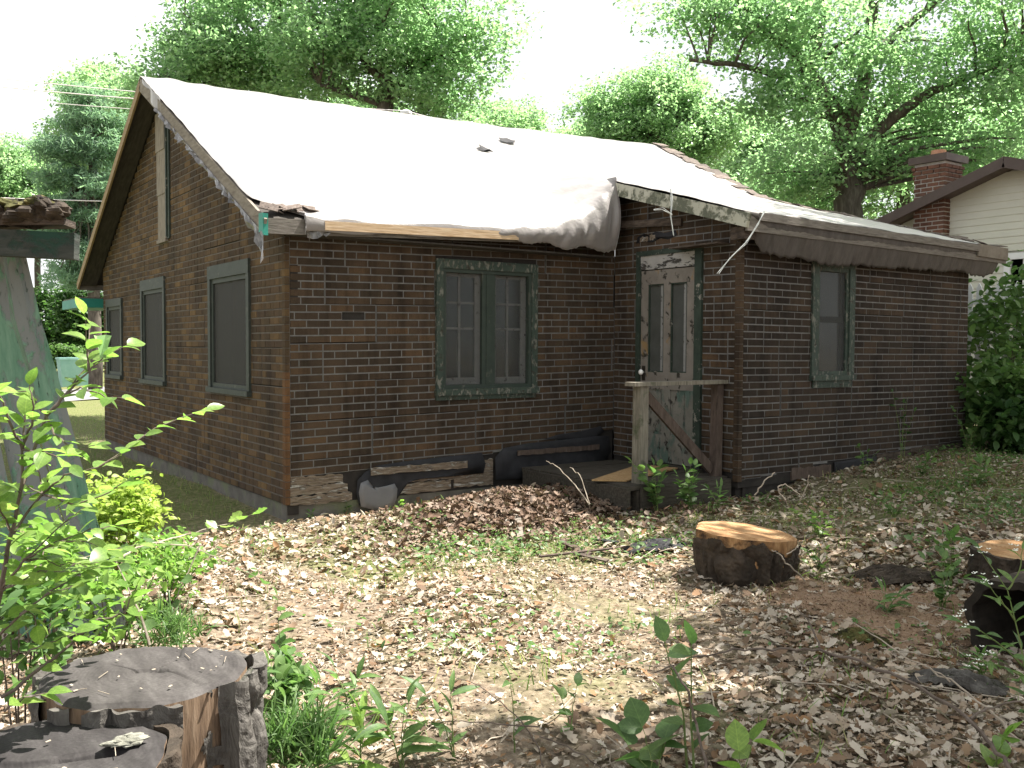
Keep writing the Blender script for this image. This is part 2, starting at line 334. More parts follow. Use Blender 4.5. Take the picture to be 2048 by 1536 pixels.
# cut wood end grain: rings around the local z axis
def ring_mat(name, stops, fine, crack):
    m, N, L, B = node_mat(name)
    v = coords(N, L)
    nn = noise(N, L, v, 5, 4)
    sp = N.new('ShaderNodeSeparateXYZ'); L.new(v, sp.inputs[0])
    x2 = math_n(N, L, 'MULTIPLY', sp.outputs[0], sp.outputs[0]); y2 = math_n(N, L, 'MULTIPLY', sp.outputs[1], sp.outputs[1])
    rr = math_n(N, L, 'SQRT', math_n(N, L, 'ADD', x2, y2))
    rr = math_n(N, L, 'ADD', rr, math_n(N, L, 'MULTIPLY', nn, 0.035))
    s = math_n(N, L, 'SINE', math_n(N, L, 'MULTIPLY', rr, fine))
    s = math_n(N, L, 'MULTIPLY', s, crack)
    v3 = coords(N, L, (3.0, 1.0, 1.0)); v3.node.inputs['Rotation'].default_value = (0, 0, 0.6)
    n3 = noise(N, L, v3, 4.5, 8)
    f = math_n(N, L, 'ADD', n3, s)
    r = ramp(N, stops); L.new(f, r.inputs['Fac'])
    n4 = noise(N, L, v, 90, 3, 0.7)
    d = ramp(N, [(0.35, (0.8, 0.8, 0.8)), (0.65, (1.15, 1.15, 1.15))]); L.new(n4, d.inputs['Fac'])
    col = mixc(N, L, 0.8, r.outputs['Color'], d.outputs['Color'], 'MULTIPLY')
    L.new(col, B.inputs['Base Color']); B.inputs['Roughness'].default_value = 0.85; B.inputs['Specular IOR Level'].default_value = 0.2
    set_bump(N, L, B, f, 0.5, 0.01)
    MATS[name] = m
ring_mat('endgrain_grey', [(0.3, (0.027, 0.0243, 0.0234)), (0.5, (0.0495, 0.045, 0.0432)), (0.7, (0.081, 0.0747, 0.072))], 520, 0.018)
ring_mat('endgrain_dark', [(0.3, (0.018, 0.016, 0.016)), (0.5, (0.032, 0.029, 0.029)), (0.7, (0.055, 0.051, 0.05))], 520, 0.018)
ring_mat('endgrain_fresh', [(0.3, (0.2244, 0.1122, 0.0476)), (0.5, (0.3196, 0.1836, 0.0884)), (0.7, (0.3944, 0.2652, 0.1462))], 260, 0.045)

# ground: dirt, leaf mould, moss and lawn patches by place
m, N, L, B = node_mat('ground')
g = N.new('ShaderNodeNewGeometry'); P = g.outputs['Position']
n1 = noise(N, L, P, 0.9, 8); n2 = noise(N, L, P, 22, 8, 0.7); n3 = noise(N, L, P, 3.2, 6)
dirt = ramp(N, [(0.3, (0.07, 0.052, 0.038)), (0.5, (0.17, 0.133, 0.097)), (0.7, (0.32, 0.262, 0.2))]); L.new(n2, dirt.inputs['Fac'])
grn = ramp(N, [(0.3, (0.05, 0.065, 0.022)), (0.5, (0.115, 0.13, 0.048)), (0.7, (0.21, 0.195, 0.1))]); L.new(n2, grn.inputs['Fac'])
a = N.new('ShaderNodeAttribute'); a.attribute_name = 'green'
f = math_n(N, L, 'ADD', a.outputs['Fac'], math_n(N, L, 'MULTIPLY', math_n(N, L, 'SUBTRACT', n3, 0.5), 1.6), True)
col = mixc(N, L, f, dirt.outputs['Color'], grn.outputs['Color'])
L.new(col, B.inputs['Base Color']); B.inputs['Roughness'].default_value = 0.95; B.inputs['Specular IOR Level'].default_value = 0.1
set_bump(N, L, B, n2, 0.8, 0.03)
MATS['ground'] = m

# ------------------------------------------------------------------ mesh helpers
def ground_h(x, y):
    x = np.asarray(x, float); y = np.asarray(y, float)
    t = np.clip((x - 1.5) / 6.0, 0, 1); h = 0.36 * t * t * (3 - 2 * t)
    h = h + 0.03 * np.clip(x - 7.5, 0, 12)
    h = h + 0.15 * np.exp(-(((x - 2.1) / 1.25) ** 2 + ((y + 0.85) / 0.62) ** 2))
    near = np.exp(-((x - 1) ** 2 + (y + 3) ** 2) / 120.0)
    h = h + near * (0.02 * np.sin(x * 1.7 + y * 0.9) + 0.015 * np.sin(x * 3.1 - y * 2.3 + 1.0) + 0.008 * np.sin(7 * x + 2) * np.sin(6.3 * y))
    wall = np.exp(-(np.maximum(0, np.abs(y) - 0.2)) ** 2 / 0.1) * (x > -0.5) * (x < 0.8)
    return h - 0.02 * wall

def gz(x, y): return float(ground_h(x, y))

class MB:
    def __init__(s): s.v = []; s.f = []; s.t = []
    def add(s, vs, fs, tint=0.0):
        b = len(s.v); s.v += [tuple(p) for p in vs]
        for f in fs: s.f.append(tuple(b + i for i in f)); s.t.append(tint)
        return s
    def box(s, lo, hi, tint=0.0):
        x0, y0, z0 = lo; x1, y1, z1 = hi
        return s.add([(x0, y0, z0), (x1, y0, z0), (x1, y1, z0), (x0, y1, z0), (x0, y0, z1), (x1, y0, z1), (x1, y1, z1), (x0, y1, z1)],
                     [(0, 3, 2, 1), (4, 5, 6, 7), (0, 1, 5, 4), (1, 2, 6, 5), (2, 3, 7, 6), (3, 0, 4, 7)], tint)
    def hexa(s, p, tint=0.0):           # 8 free corners, ordered like box
        return s.add(p, [(0, 3, 2, 1), (4, 5, 6, 7), (0, 1, 5, 4), (1, 2, 6, 5), (2, 3, 7, 6), (3, 0, 4, 7)], tint)
    def bar(s, a, b, w, h, up=(0, 0, 1), tint=0.0):   # beam from a to b, w across, h along up
        a = Vector(a); b = Vector(b); d = (b - a).normalized(); u = Vector(up)
        r = d.cross(u).normalized(); u = r.cross(d).normalized()
        r *= w / 2; u *= h / 2
        return s.hexa([a - r - u, a + r - u, b + r - u, b - r - u, a - r + u, a + r + u, b + r + u, b - r + u], tint)
    def tube(s, pts, rads, n=6, tint=0.0, cap=True):
        pts = [Vector(p) for p in pts]; k = len(pts)
        if not hasattr(rads, '__len__'): rads = [rads] * k
        rings = []; prev = None
        for i, p in enumerate(pts):
            d = (pts[min(i + 1, k - 1)] - pts[max(i - 1, 0)])
            if d.length < 1e-9: d = Vector((0, 0, 1))
            d.normalize()
            if prev is None:
                ref = Vector((1, 0, 0)) if abs(d.x) < 0.8 else Vector((0, 1, 0))
                r = d.cross(ref).normalized()
            else:
                r = (prev - d * prev.dot(d)).normalized()
            prev = r; q = d.cross(r)
            rings.append([p + (r * math.cos(2 * math.pi * j / n) + q * math.sin(2 * math.pi * j / n)) * rads[i] for j in range(n)])
        vs = [v for rg in rings for v in rg]; fs = []
        for i in range(k - 1):
            for j in range(n):
                fs.append((i * n + j, i * n + (j + 1) % n, (i + 1) * n + (j + 1) % n, (i + 1) * n + j))
        if cap:
            fs.append(tuple(reversed(range(n)))); fs.append(tuple((k - 1) * n + j for j in range(n)))
        return s.add(vs, fs, tint)
    def grid(s, rows, tint=0.0, closed=False):
        nr = len(rows); nc = len(rows[0]); fs = []
        for i in range(nr - 1):
            for j in range(nc if closed else nc - 1):
                fs.append((i * nc + j, i * nc + (j + 1) % nc, (i + 1) * nc + (j + 1) % nc, (i + 1) * nc + j))
        return s.add([p for r in rows for p in r], fs, tint)
    def mesh(s, name, mat, smooth=False):
        me = bpy.data.meshes.new(name); me.from_pydata(s.v, [], s.f)
        at = me.attributes.new('tint', 'FLOAT', 'FACE'); at.data.foreach_set('value', s.t)
        me.materials.append(MATS[mat])
        if smooth: me.polygons.foreach_set('use_smooth', [True] * len(me.polygons))
        me.update()
        return me
    def build(s, name, mat, parent=None, smooth=False, thick=None):
        o = obj(name, s.mesh(name, mat, smooth), parent)
        if thick:
            md = o.modifiers.new('thickness', 'SOLIDIFY'); md.thickness = thick; md.offset = 0
        return o

def obj(name, data, parent=None, loc=None, rot=None, scale=None):
    o = bpy.data.objects.new(name, data); COL.objects.link(o)
    if loc is not None: o.location = loc
    if rot is not None: o.rotation_euler = rot
    if scale is not None: o.scale = scale
    if parent is not None:
        o.parent = parent
        w = Matrix.LocRotScale(parent.location, parent.rotation_euler, parent.scale)   # parents never nest a transform
        o.matrix_parent_inverse = w.inverted()
    return o

def tag(o, label, cat, group=None, kind=None):
    o['label'] = label; o['category'] = cat
    if group: o['group'] = group
    if kind: o['kind'] = kind
    return o

def thing(name, label, cat, loc=(0, 0, 0), group=None):
    o = bpy.data.objects.new(name, None); COL.objects.link(o); o.location = loc
    o.empty_display_size = 0.1
    return tag(o, label, cat, group)

def np_mesh(name, V, T, tint, mat):
    """triangles from numpy arrays with a tint for each face"""
    me = bpy.data.meshes.new(name)
    V = np.ascontiguousarray(V, np.float32); T = np.ascontiguousarray(T, np.int32)
    me.vertices.add(len(V)); me.vertices.foreach_set('co', V.ravel())
    me.loops.add(len(T) * 3); me.loops.foreach_set('vertex_index', T.ravel())
    me.polygons.add(len(T))
    me.polygons.foreach_set('loop_start', np.arange(0, len(T) * 3, 3, dtype=np.int32))
    try: me.polygons.foreach_set('loop_total', np.full(len(T), 3, np.int32))
    except Exception: pass
    at = me.attributes.new('tint', 'FLOAT', 'FACE'); at.data.foreach_set('value', np.ascontiguousarray(tint, np.float32))
    me.materials.append(MATS[mat])
    me.update(calc_edges=True)
    return me

def rot_mats(rng, n, tilt=0.35, face_up=True):
    yaw = rng.uniform(0, 2 * np.pi, n)
    ax = rng.normal(0, tilt, n); ay = rng.normal(0, tilt, n)
    cz, sz = np.cos(yaw), np.sin(yaw); cx, sx = np.cos(ax), np.sin(ax); cy, sy = np.cos(ay), np.sin(ay)
    Z = np.zeros((n, 3, 3)); Z[:, 0, 0] = cz; Z[:, 0, 1] = -sz; Z[:, 1, 0] = sz; Z[:, 1, 1] = cz; Z[:, 2, 2] = 1
    X = np.zeros((n, 3, 3)); X[:, 0, 0] = 1; X[:, 1, 1] = cx; X[:, 1, 2] = -sx; X[:, 2, 1] = sx; X[:, 2, 2] = cx
    Y = np.zeros((n, 3, 3)); Y[:, 1, 1] = 1; Y[:, 0, 0] = cy; Y[:, 0, 2] = sy; Y[:, 2, 0] = -sy; Y[:, 2, 2] = cy
    return X @ Y @ Z

def scatter(templates, pos, R, size, rng, tint=None):
    """copies of small templates [(verts, tris)] at pos -> V, T, tint"""
    n = len(pos); which = rng.integers(0, len(templates), n)
    if tint is None: tint = rng.uniform(0, 1, n)
    Vs, Ts, Cs = [], [], []; base = 0
    for k, (tv, tt) in enumerate(templates):
        idx = np.nonzero(which == k)[0]
        if not len(idx): continue
        v = np.einsum('nij,kj->nki', R[idx], tv) * size[idx, None, None] + pos[idx, None, :]
        m = len(tv)
        t = tt[None] + (np.arange(len(idx)) * m)[:, None, None] + base
        Vs.append(v.reshape(-1, 3)); Ts.append(t.reshape(-1, 3)); Cs.append(np.repeat(tint[idx], len(tt)))
        base += len(idx) * m
    return np.concatenate(Vs), np.concatenate(Ts), np.concatenate(Cs)

# leaf templates, unit length along +x
def t_rhomb(w=0.5, fold=0.12):
    v = np.array([(0, 0, 0), (0.5, w / 2, fold), (1, 0, 0), (0.5, -w / 2, fold)], float); v[:, 0] -= 0.5
    return v, np.array([(0, 2, 1), (0, 3, 2)])
def t_oak(seed, curl):
    r = np.random.default_rng(seed)
    xs = [0.0, 0.12, 0.24, 0.34, 0.46, 0.56, 0.70, 0.80, 0.92, 1.0]
    ws = [0.0, 0.08, 0.23, 0.15, 0.31, 0.2, 0.3, 0.2, 0.17, 0.0]
    top = [(x + 0.05 * (w > 0.2), w * r.uniform(0.8, 1.15)) for x, w in zip(xs, ws)]
    bot = [(x + 0.05 * (w > 0.2), -w * r.uniform(0.8, 1.15)) for x, w in zip(xs, ws)]
    v = [(x, 0.0) for x in xs] + top[1:-1] + bot[1:-1]
    n = len(xs); m = n - 2; tri = []
    up = [0] + [n + i for i in range(m)] + [n - 1]; dn = [0] + [n + m + i for i in range(m)] + [n - 1]
    for i in range(n - 1):
        for e, flip in ((up, 0), (dn, 1)):
            q = [i, i + 1, e[i + 1], e[i]]
            for t in ((q[0], q[1], q[2]), (q[0], q[2], q[3])):
                if len(set(t)) == 3: tri.append(t if not flip else t[::-1])
    v = np.array(v); a, b = r.uniform(0, 6.28, 2)
    z = curl * ((v[:, 1] ** 2) * 2.2 + 0.6 * (v[:, 0] - 0.5) ** 2) + 0.05 * np.sin(5 * v[:, 0] + a) + 0.06 * np.sin(7 * v[:, 1] + b)
    return np.column_stack([v[:, 0] - 0.5, v[:, 1], z]), np.array(tri)
def t_oval(w=0.55, fold=0.1, droop=0.25, tip=0.12):
    xs = [0, 0.12, 0.3, 0.5, 0.7, 0.87, 1.0]; ws = [0.02, 0.28, 0.46, 0.5, 0.4, 0.19, 0.0]
    v = []; tri = []
    for x, q in zip(xs, ws):
        zc = -droop * x * x
        v += [(x, 0, zc), (x, q * w, zc + fold * q), (x, -q * w, zc + fold * q)]
    for i in range(len(xs) - 1):
        a, b = 3 * i, 3 * i + 3
        tri += [(a, b, b + 1), (a, b + 1, a + 1), (b, a, a + 2), (b, a + 2, b + 2)]
    return np.array(v, float), np.array(tri)
OAKS = [t_oak(1, 0.5), t_oak(2, -0.6), t_oak(3, 1.0), t_oak(4, 0.1), t_oak(5, 1.5), t_oak(6, -1.1)]

class Lattice:
    """smooth value noise, periodic in u"""
    def __init__(s, seed, nu=64, nv=64): s.g = np.random.default_rng(seed).uniform(0, 1, (nu, nv)); s.nu, s.nv = nu, nv
    def __call__(s, u, v):
        u = np.asarray(u, float); v = np.asarray(v, float); i = np.floor(u).astype(int); j = np.floor(v).astype(int)
        f = u - i; g = v - j; f = f * f * (3 - 2 * f); g = g * g * (3 - 2 * g)
        q = lambda a, b: s.g[a % s.nu, b % s.nv]
        return (q(i, j) * (1 - f) + q(i + 1, j) * f) * (1 - g) + (q(i, j + 1) * (1 - f) + q(i + 1, j + 1) * f) * g

# ================================================================== SETTING
rng = np.random.default_rng(11)
def axis(lo, hi, fine_lo, fine_hi, step, far):
    a = list(np.arange(fine_lo, fine_hi + 1e-6, step))
    lo_side = []; d = step; p = fine_lo
    while p > lo: d *= 1.35; p -= d; lo_side.append(p)
    hi_side = []; d = step; p = fine_hi
    while p < hi: d *= 1.35; p += d; hi_side.append(p)
    return np.array(lo_side[::-1] + a + hi_side)
gx = axis(-260, 320, -5, 10, 0.09, 1); gy = axis(-200, 320, -7.5, 3, 0.09, 1)
GX, GY = np.meshgrid(gx, gy)
GH = ground_h(GX, GY) + 0.006 * np.sin(GX * 23 + 2 * np.sin(GY * 5)) * np.sin(GY * 19 + 1.5 * np.sin(GX * 7)) * (np.abs(GX) < 12) * (np.abs(GY) < 10)
def green_amount(x, y):
    lawn = 1 / (1 + np.exp(-(y - 0.2 - 0.0 * x) * 3)) * (x < -0.0)          # grass beside the gable wall
    lawn = np.maximum(lawn, 1 / (1 + np.exp(-(y - 8) * 2)))
    moss = 0.9 * np.exp(-(((x - 0.1) / 1.0) ** 2 + ((y + 1.0) / 0.6) ** 2))
    pn = np.sin(2.1 * x + 1.2 * np.sin(1.7 * y)) * np.sin(1.9 * y + 1.4 * np.sin(1.3 * x + 1)) + 0.6 * np.sin(4.3 * x - 2.2 * y) * np.sin(3.9 * y + x)
    spot = 0.3 * np.clip(pn * 1.4 - 0.35, 0, 1) * (x > -1.0)
    band = 0.85 * np.exp(-((y + 2.15 + 0.15 * (x - 2)) / 0.6) ** 2) * (x > -0.5)
    right = 0.95 * np.exp(-(((x - 5.6) / 2.8) ** 2 + ((y + 3.1) / 1.0) ** 2))
    return np.clip(np.maximum.reduce([lawn, moss, band, right, spot]), 0, 1)
mb_v = np.column_stack([GX.ravel(), GY.ravel(), GH.ravel()])
nx, ny = len(gx), len(gy)
ii = (np.arange(ny - 1)[:, None] * nx + np.arange(nx - 1)[None]).ravel()
T = np.concatenate([np.column_stack([ii, ii + 1, ii + nx + 1]), np.column_stack([ii, ii + nx + 1, ii + nx])])
me = np_mesh('ground', mb_v, T, np.zeros(len(T)), 'ground')
at = me.attributes.new('green', 'FLOAT', 'POINT'); at.data.foreach_set('value', np.ascontiguousarray(green_amount(mb_v[:, 0], mb_v[:, 1]), np.float32))
me.polygons.foreach_set('use_smooth', [True] * len(me.polygons))
o = obj('ground', me); o['kind'] = 'structure'; o['label'] = 'leaf strewn yard and lawn around the cottage'
r_ = MB(); r_.grid([[(-60, y, gz(-60, y) + 0.012) if False else (x, y + 0.02 * x, 0.012 + max(0, gz(x, y)) ) for x in np.linspace(-60, 80, 60)] for y in np.linspace(19.6, 25.5, 8)])
o = r_.build('road', 'asphalt'); o['kind'] = 'structure'; o['label'] = 'pale sunlit road beyond the lawn'

# ================================================================== COTTAGE
XI, EY, XL, YB = 3.635, -1.73, 7.42, 6.95      # inner corner, bump-out front, far end, back wall
YR = 3.64                                       # ridge line
def z_eave(x): return 2.53 + 0.04 * min(x, 3.6)
def z_ridge(x): return 4.515 + 0.0272 * x - 0.03 * math.sin(math.pi * min(max((x + .2) / 8.0, 0), 1))
def z_main(x, y):
    e = z_eave(x); return e + (z_ridge(x) - e) * (y + 0.22) / (YR + 0.22)
def z_far(x, y): return z_ridge(x) + (2.44 - 4.515) * (y - YR) / (7.36 - YR)
def z_ext(x, y): return 2.675 - 0.014 * (x - 3.6) + 0.286 * (y + 1.93)
def z_roof(x, y):
    if y >= YR: return z_far(x, y)
    if x < 3.44: return z_main(x, y)
    return max(z_main(x, y), z_ext(x, y)) if y < 2.7 else z_main(x, y)

house = thing('cottage', 'dark derelict brick-patterned cottage with a tarpaulin over its sagging roof', 'house', (0, 0, 0))

class Plane:
    """a wall plane: u along the wall, z up, d outwards"""
    def __init__(s, origin, du, dn): s.o = Vector(origin); s.du = Vector(du); s.dn = Vector(dn)
    def p(s, u, z, d=0.0): return s.o + s.du * u + Vector((0, 0, z)) + s.dn * d
    def box(s, mb, u0, u1, z0, z1, d0, d1, tint=0.0, tilt=0.0):
        q = []
        for z, dz in ((z0, 0), (z1, 0)):
            for u, d in ((u0, d1), (u1, d1), (u1, d0), (u0, d0)):
                q.append(s.p(u, z + tilt * u, d))
        mb.hexa(q, tint)
        return mb
PA = Plane((0, 0, 0), (0, 1, 0), (-1, 0, 0))            # gable wall, u = y
PB = Plane((0, 0, 0), (1, 0, 0), (0, -1, 0))            # eave wall, u = x
PC = Plane((XI, 0, 0), (0, -1, 0), (-1, 0, 0))          # door wall, u = -y
PD = Plane((XI, EY, 0), (1, 0, 0), (0, -1, 0))          # bump-out front, u = x - XI
PE = Plane((XL, EY, 0), (0, 1, 0), (1, 0, 0))           # far end wall
PF = Plane((0, YB, 0), (1, 0, 0), (0, 1, 0))            # back wall

def subtract(rects, holes):
    """rects (u0,u1,z0,z1) minus hole rects"""
    for a, b, c, d in holes:
        out = []
        for u0, u1, z0, z1 in rects:
            if u1 <= a or u0 >= b or z1 <= c or z0 >= d: out.append((u0, u1, z0, z1)); continue
            if u0 < a: out.append((u0, a, z0, z1))
            if u1 > b: out.append((b, u1, z0, z1))
            m0, m1 = max(u0, a), min(u1, b)
            if z0 < c: out.append((m0, m1, z0, c))
            if z1 > d: out.append((m0, m1, d, z1))
        rects = out
    return [r for r in rects if r[1] - r[0] > 0.006 and r[3] - r[2] > 0.006]

CH, BL, PLEN = 0.0665, 0.218, 1.09
ALL_BRICKS = []       # (visible size, wall object, plane, rect, tilt, tint, material)
brick_cache = {}
def cam_size(p):
    v = p - CAMPOS; z = v.dot(FW)
    if z < 0.5: return 0
    x = v.dot(RT) / z; y = v.dot(UP) / z
    if abs(x) > 0.56 or abs(y) > 0.42: return 0
    return 1.0 / (z * z)

def siding(wall, pl, U0, U1, Z0, Z1, holes, mat, mortar, seed, tilt=0.0, zmin=None, umax=None, skip=()):
    R = random.Random(seed)
    ncourse = int((Z1 - Z0) / CH) + 1
    for row in range(0, (ncourse + 4) // 5 + 1):
        za = Z1 - (row + 1) * 5 * CH; zb = Z1 - row * 5 * CH
        if zb <= Z0: break
        start = U0 - R.choice([0.0, 0.25, 0.5, 0.7]) * PLEN - R.uniform(0, 0.05)
        u = start
        while u < U1:
            gap = R.choice([0.003, 0.005, 0.009, 0.013]); hg = R.choice([0.001, 0.002, 0.006])
            d = R.uniform(-0.0015, 0.0025); dz = R.uniform(-0.002, 0.002)
            pa, pb = max(u + gap / 2, U0), min(u + PLEN - gap / 2, U1)
            ptint = R.random()
            if pb - pa > 0.02:
                pm = MB()
                for k in range(5):
                    c0, c1 = za + k * CH, za + (k + 1) * CH
                    ua, ub = pa, pb
                    zlow = Z0
                    if umax:
                        lim = umax(c1)
                        ua, ub = max(ua, lim[0]), min(ub, lim[1])
                    if ub - ua < 0.02: continue
                    # ragged lower edge: clip piece by piece
                    offs = 0.5 * BL if k % 2 else 0.0
                    n0 = int((ua - u - offs) / BL) - 1
                    for j in range(n0, n0 + 9):
                        b0 = max(u + offs + j * BL, ua); b1 = min(u + offs + (j + 1) * BL, ub)
                        if b1 - b0 < 0.012: continue
                        low = max(c0, zmin((b0 + b1) / 2) if zmin else Z0)
                        if c1 - low < 0.012: continue
                        if any(a <= (b0 + b1) / 2 <= b and e <= (c0 + c1) / 2 <= f for a, b, e, f in skip): continue
                        for r in subtract([(b0, b1, low + (hg if k == 0 else 0), c1)], holes):
                            pl.box(pm, r[0], r[1], r[2] + dz, r[3] + dz, 0.0 + d, -0.012, ptint, tilt)
                        for r in subtract([(b0 + 0.0052, b1 - 0.0052, low + 0.0055, c1 - 0.0065)], holes):
                            if r[1] - r[0] < 0.012 or r[3] - r[2] < 0.012: continue
                            t = (R.random() * 0.8 + ptint * 0.25) % 1.0
                            ctr = pl.p((r[0] + r[1]) / 2, (r[2] + r[3]) / 2 + tilt * r[0])
                            ALL_BRICKS.append((cam_size(ctr) * (r[1] - r[0]) * (r[3] - r[2]), wall, pl, (r[0], r[1], r[2] + dz, r[3] + dz), d, tilt, t, mat))
                if pm.v:
                    pm.build('siding_panel', mortar, wall)
            u += PLEN

def wall_slab(name, pl, U0, U1, Z0, Z1, holes, d0=-0.0125, d1=-0.11):
    mb = MB()
    for r in subtract([(U0, U1, Z0, Z1)], holes): pl.box(mb, r[0], r[1], r[2], r[3], d0, d1)
    return mb.build(name, 'sheathing', house)

# openings (u0,u1,z0,z1) and the outer edge of their casings
WA = [(0.83, 2.03, 1.02, 2.28), (3.66, 4.75, 1.02, 2.285), (5.77, 6.69, 1.03, 2.12)]
WB = (1.45, 2.61, 1.03, 2.30)
WD = (1.0, 1.665, 1.17, 2.36)            # u = x - XI
DR = (0.365, 1.275, 0.33, 2.46)          # u = -y
GW = (3.42, 3.88, 2.70, 4.12)            # boarded gable opening
inset = lambda w, k=0.07: (w[0] + k, w[1] - k, w[2] + k, w[3] - k)

wall_a = wall_slab('wall', PA, 0.0, YB, 0.05, 2.45, [inset(w) for w in WA]); wall_a['label'] = 'gable end wall with three screened windows'
gm = MB()
gm.add([(0.0125, 0.0, 2.45), (0.0125, YB, 2.45), (0.0125, YR, z_ridge(0) - 0.08), (0.11, 0.0, 2.45), (0.11, YB, 2.45), (0.11, YR, z_ridge(0) - 0.08)],
       [(0, 2, 1), (3, 4, 5), (0, 1, 4, 3), (1, 2, 5, 4), (2, 0, 3, 5)])
gm.build('gable', 'sheathing', house)
wall_b = wall_slab('wall', PB, 0.111, XI - 0.001, 0.12, 2.55, [inset(WB)]); wall_b['label'] = 'shaded eave wall with the green double casement window'
wall_c = wall_slab('wall', PC, 0.0, 1.6185, 0.2, 2.60, [(DR[0] + 0.04, DR[1] - 0.04, 0.2, DR[3] - 0.04)]); wall_c['label'] = 'narrow wall holding the peeling door'
gm = MB(); gm.add([(x_, y_, z_) for x_ in (XI + 0.0125, XI + 0.11) for y_, z_ in ((0, 2.6), (-1.6185, 2.6), (-1.6185, 2.66), (0, 3.12))], [(0, 1, 2, 3), (7, 6, 5, 4), (0, 4, 5, 1), (1, 5, 6, 2), (2, 6, 7, 3), (3, 7, 4, 0)]); gm.build('gable', 'sheathing', house)
wall_d = wall_slab('wall', PD, 0.0125, XL - XI - 0.0125, 0.2, 2.6, [inset(WD)]); wall_d['label'] = 'dark front wall of the bump-out with one narrow window'
wall_slab('wall', PE, 0.12, YB - EY - 0.12, 0.2, 2.6, [])
wall_slab('wall', PF, 0.12, XL - 0.12, 0.1, 2.45, [])
# inner floor keeps daylight out of the rooms
MB().box((0.12, 0.02, 0.10), (XL - 0.12, YB - 0.13, 0.115)).box((XI + 0.12, EY + 0.12, 0.20), (XL - 0.13, 0.02, 0.215)).build('room_floor', 'interior', house)
MB().box((0.12, 2.6, 0.12), (XL - 0.12, 2.65, 2.45)).box((0.12, 0.12, 2.44), (XL - 0.12, YB - 0.12, 2.46)).box((XI + 0.115, EY + 0.12, 2.44), (XL - 0.12, 0.118, 2.46)).box((XI + 0.9, EY + 0.12, 0.22), (XI + 0.95, 2.59, 2.43)).build('room_partition', 'interior', house)

def a_lim(z):
    lo = -0.22 + (z + 0.05 - z_eave(0)) / ((z_ridge(0) - z_eave(0)) / (YR + 0.22))
    hi = YR + (z_ridge(0) - z - 0.07) / ((4.515 - 2.44) / (7.36 - YR))
    return (max(0.055, lo), min(YB, hi))
siding(wall_a, PA, 0.055, YB, 0.13, 4.46, WA + [GW], 'brick_tan', 'mortar_warm', 3, umax=a_lim)
jag = [random.Random(9).uniform(-0.03, 0.03) for _ in range(400)]
def zmin_b(u):
    base = 0.37 + 0.012 * u if u < 1.9 else 0.40 + 0.085 * (u - 1.9)
    return base + jag[int(u * 14) % 400]
siding(wall_b, PB, 0.034, XI - 0.001, 0.3, 2.50, [WB], 'brick_brown', 'mortar', 5, tilt=0.02, zmin=zmin_b, skip=[(0.545, 0.7, 1.66, 1.74)])
siding(wall_c, PC, 0.005, 1.69, 0.35, 2.98, [DR], 'brick_brown', 'mortar', 7, tilt=-0.012, umax=lambda z: (0.005, min(1.69, 1.93 - (z - 2.62) / 0.286) if z > 2.62 else 1.69))
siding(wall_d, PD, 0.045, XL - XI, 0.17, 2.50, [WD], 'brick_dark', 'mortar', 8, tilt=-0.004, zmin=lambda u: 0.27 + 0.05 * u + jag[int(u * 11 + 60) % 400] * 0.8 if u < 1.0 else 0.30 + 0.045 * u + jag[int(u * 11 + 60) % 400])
# the 300 bricks that show largest are pieces of their own, the rest one mesh for each wall
ALL_BRICKS.sort(key=lambda b: -b[0])
def brick_box(mb, pl, r, d, tilt, t):
    u0, u1, z0, z1 = r; e = 0.0025
    q = [pl.p(u0, z0 + tilt * u0, d), pl.p(u1, z0 + tilt * u1, d), pl.p(u1, z1 + tilt * u1, d), pl.p(u0, z1 + tilt * u0, d),
         pl.p(u0 + e, z0 + e + tilt * u0, d + 0.0045), pl.p(u1 - e, z0 + e + tilt * u1, d + 0.0045), pl.p(u1 - e, z1 - e + tilt * u1, d + 0.0045), pl.p(u0 + e, z1 - e + tilt * u0, d + 0.0045)]
    f = [(4, 5, 6, 7), (0, 1, 5, 4), (1, 2, 6, 5), (2, 3, 7, 6), (3, 0, 4, 7)]
    if pl in (PA, PC): f = [x[::-1] for x in f]
    mb.add(q, f, t)
rest = {}
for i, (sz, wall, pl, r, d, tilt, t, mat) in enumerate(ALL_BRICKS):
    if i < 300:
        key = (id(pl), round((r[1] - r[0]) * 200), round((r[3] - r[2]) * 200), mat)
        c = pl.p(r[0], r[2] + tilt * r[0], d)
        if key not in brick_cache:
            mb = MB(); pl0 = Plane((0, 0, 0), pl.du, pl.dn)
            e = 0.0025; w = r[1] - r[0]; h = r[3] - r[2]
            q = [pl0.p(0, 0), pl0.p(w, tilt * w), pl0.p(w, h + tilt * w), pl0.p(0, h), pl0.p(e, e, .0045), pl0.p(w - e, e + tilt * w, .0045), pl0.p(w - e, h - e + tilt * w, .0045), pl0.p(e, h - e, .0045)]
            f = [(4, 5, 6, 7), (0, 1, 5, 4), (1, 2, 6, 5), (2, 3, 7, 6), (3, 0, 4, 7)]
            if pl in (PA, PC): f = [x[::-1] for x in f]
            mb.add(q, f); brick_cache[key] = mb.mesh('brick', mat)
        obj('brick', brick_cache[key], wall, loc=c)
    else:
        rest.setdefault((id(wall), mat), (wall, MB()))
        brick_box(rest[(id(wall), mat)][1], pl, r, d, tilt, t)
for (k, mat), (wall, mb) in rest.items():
    o = mb.build('brick_courses', mat, wall); o['kind'] = 'stuff'

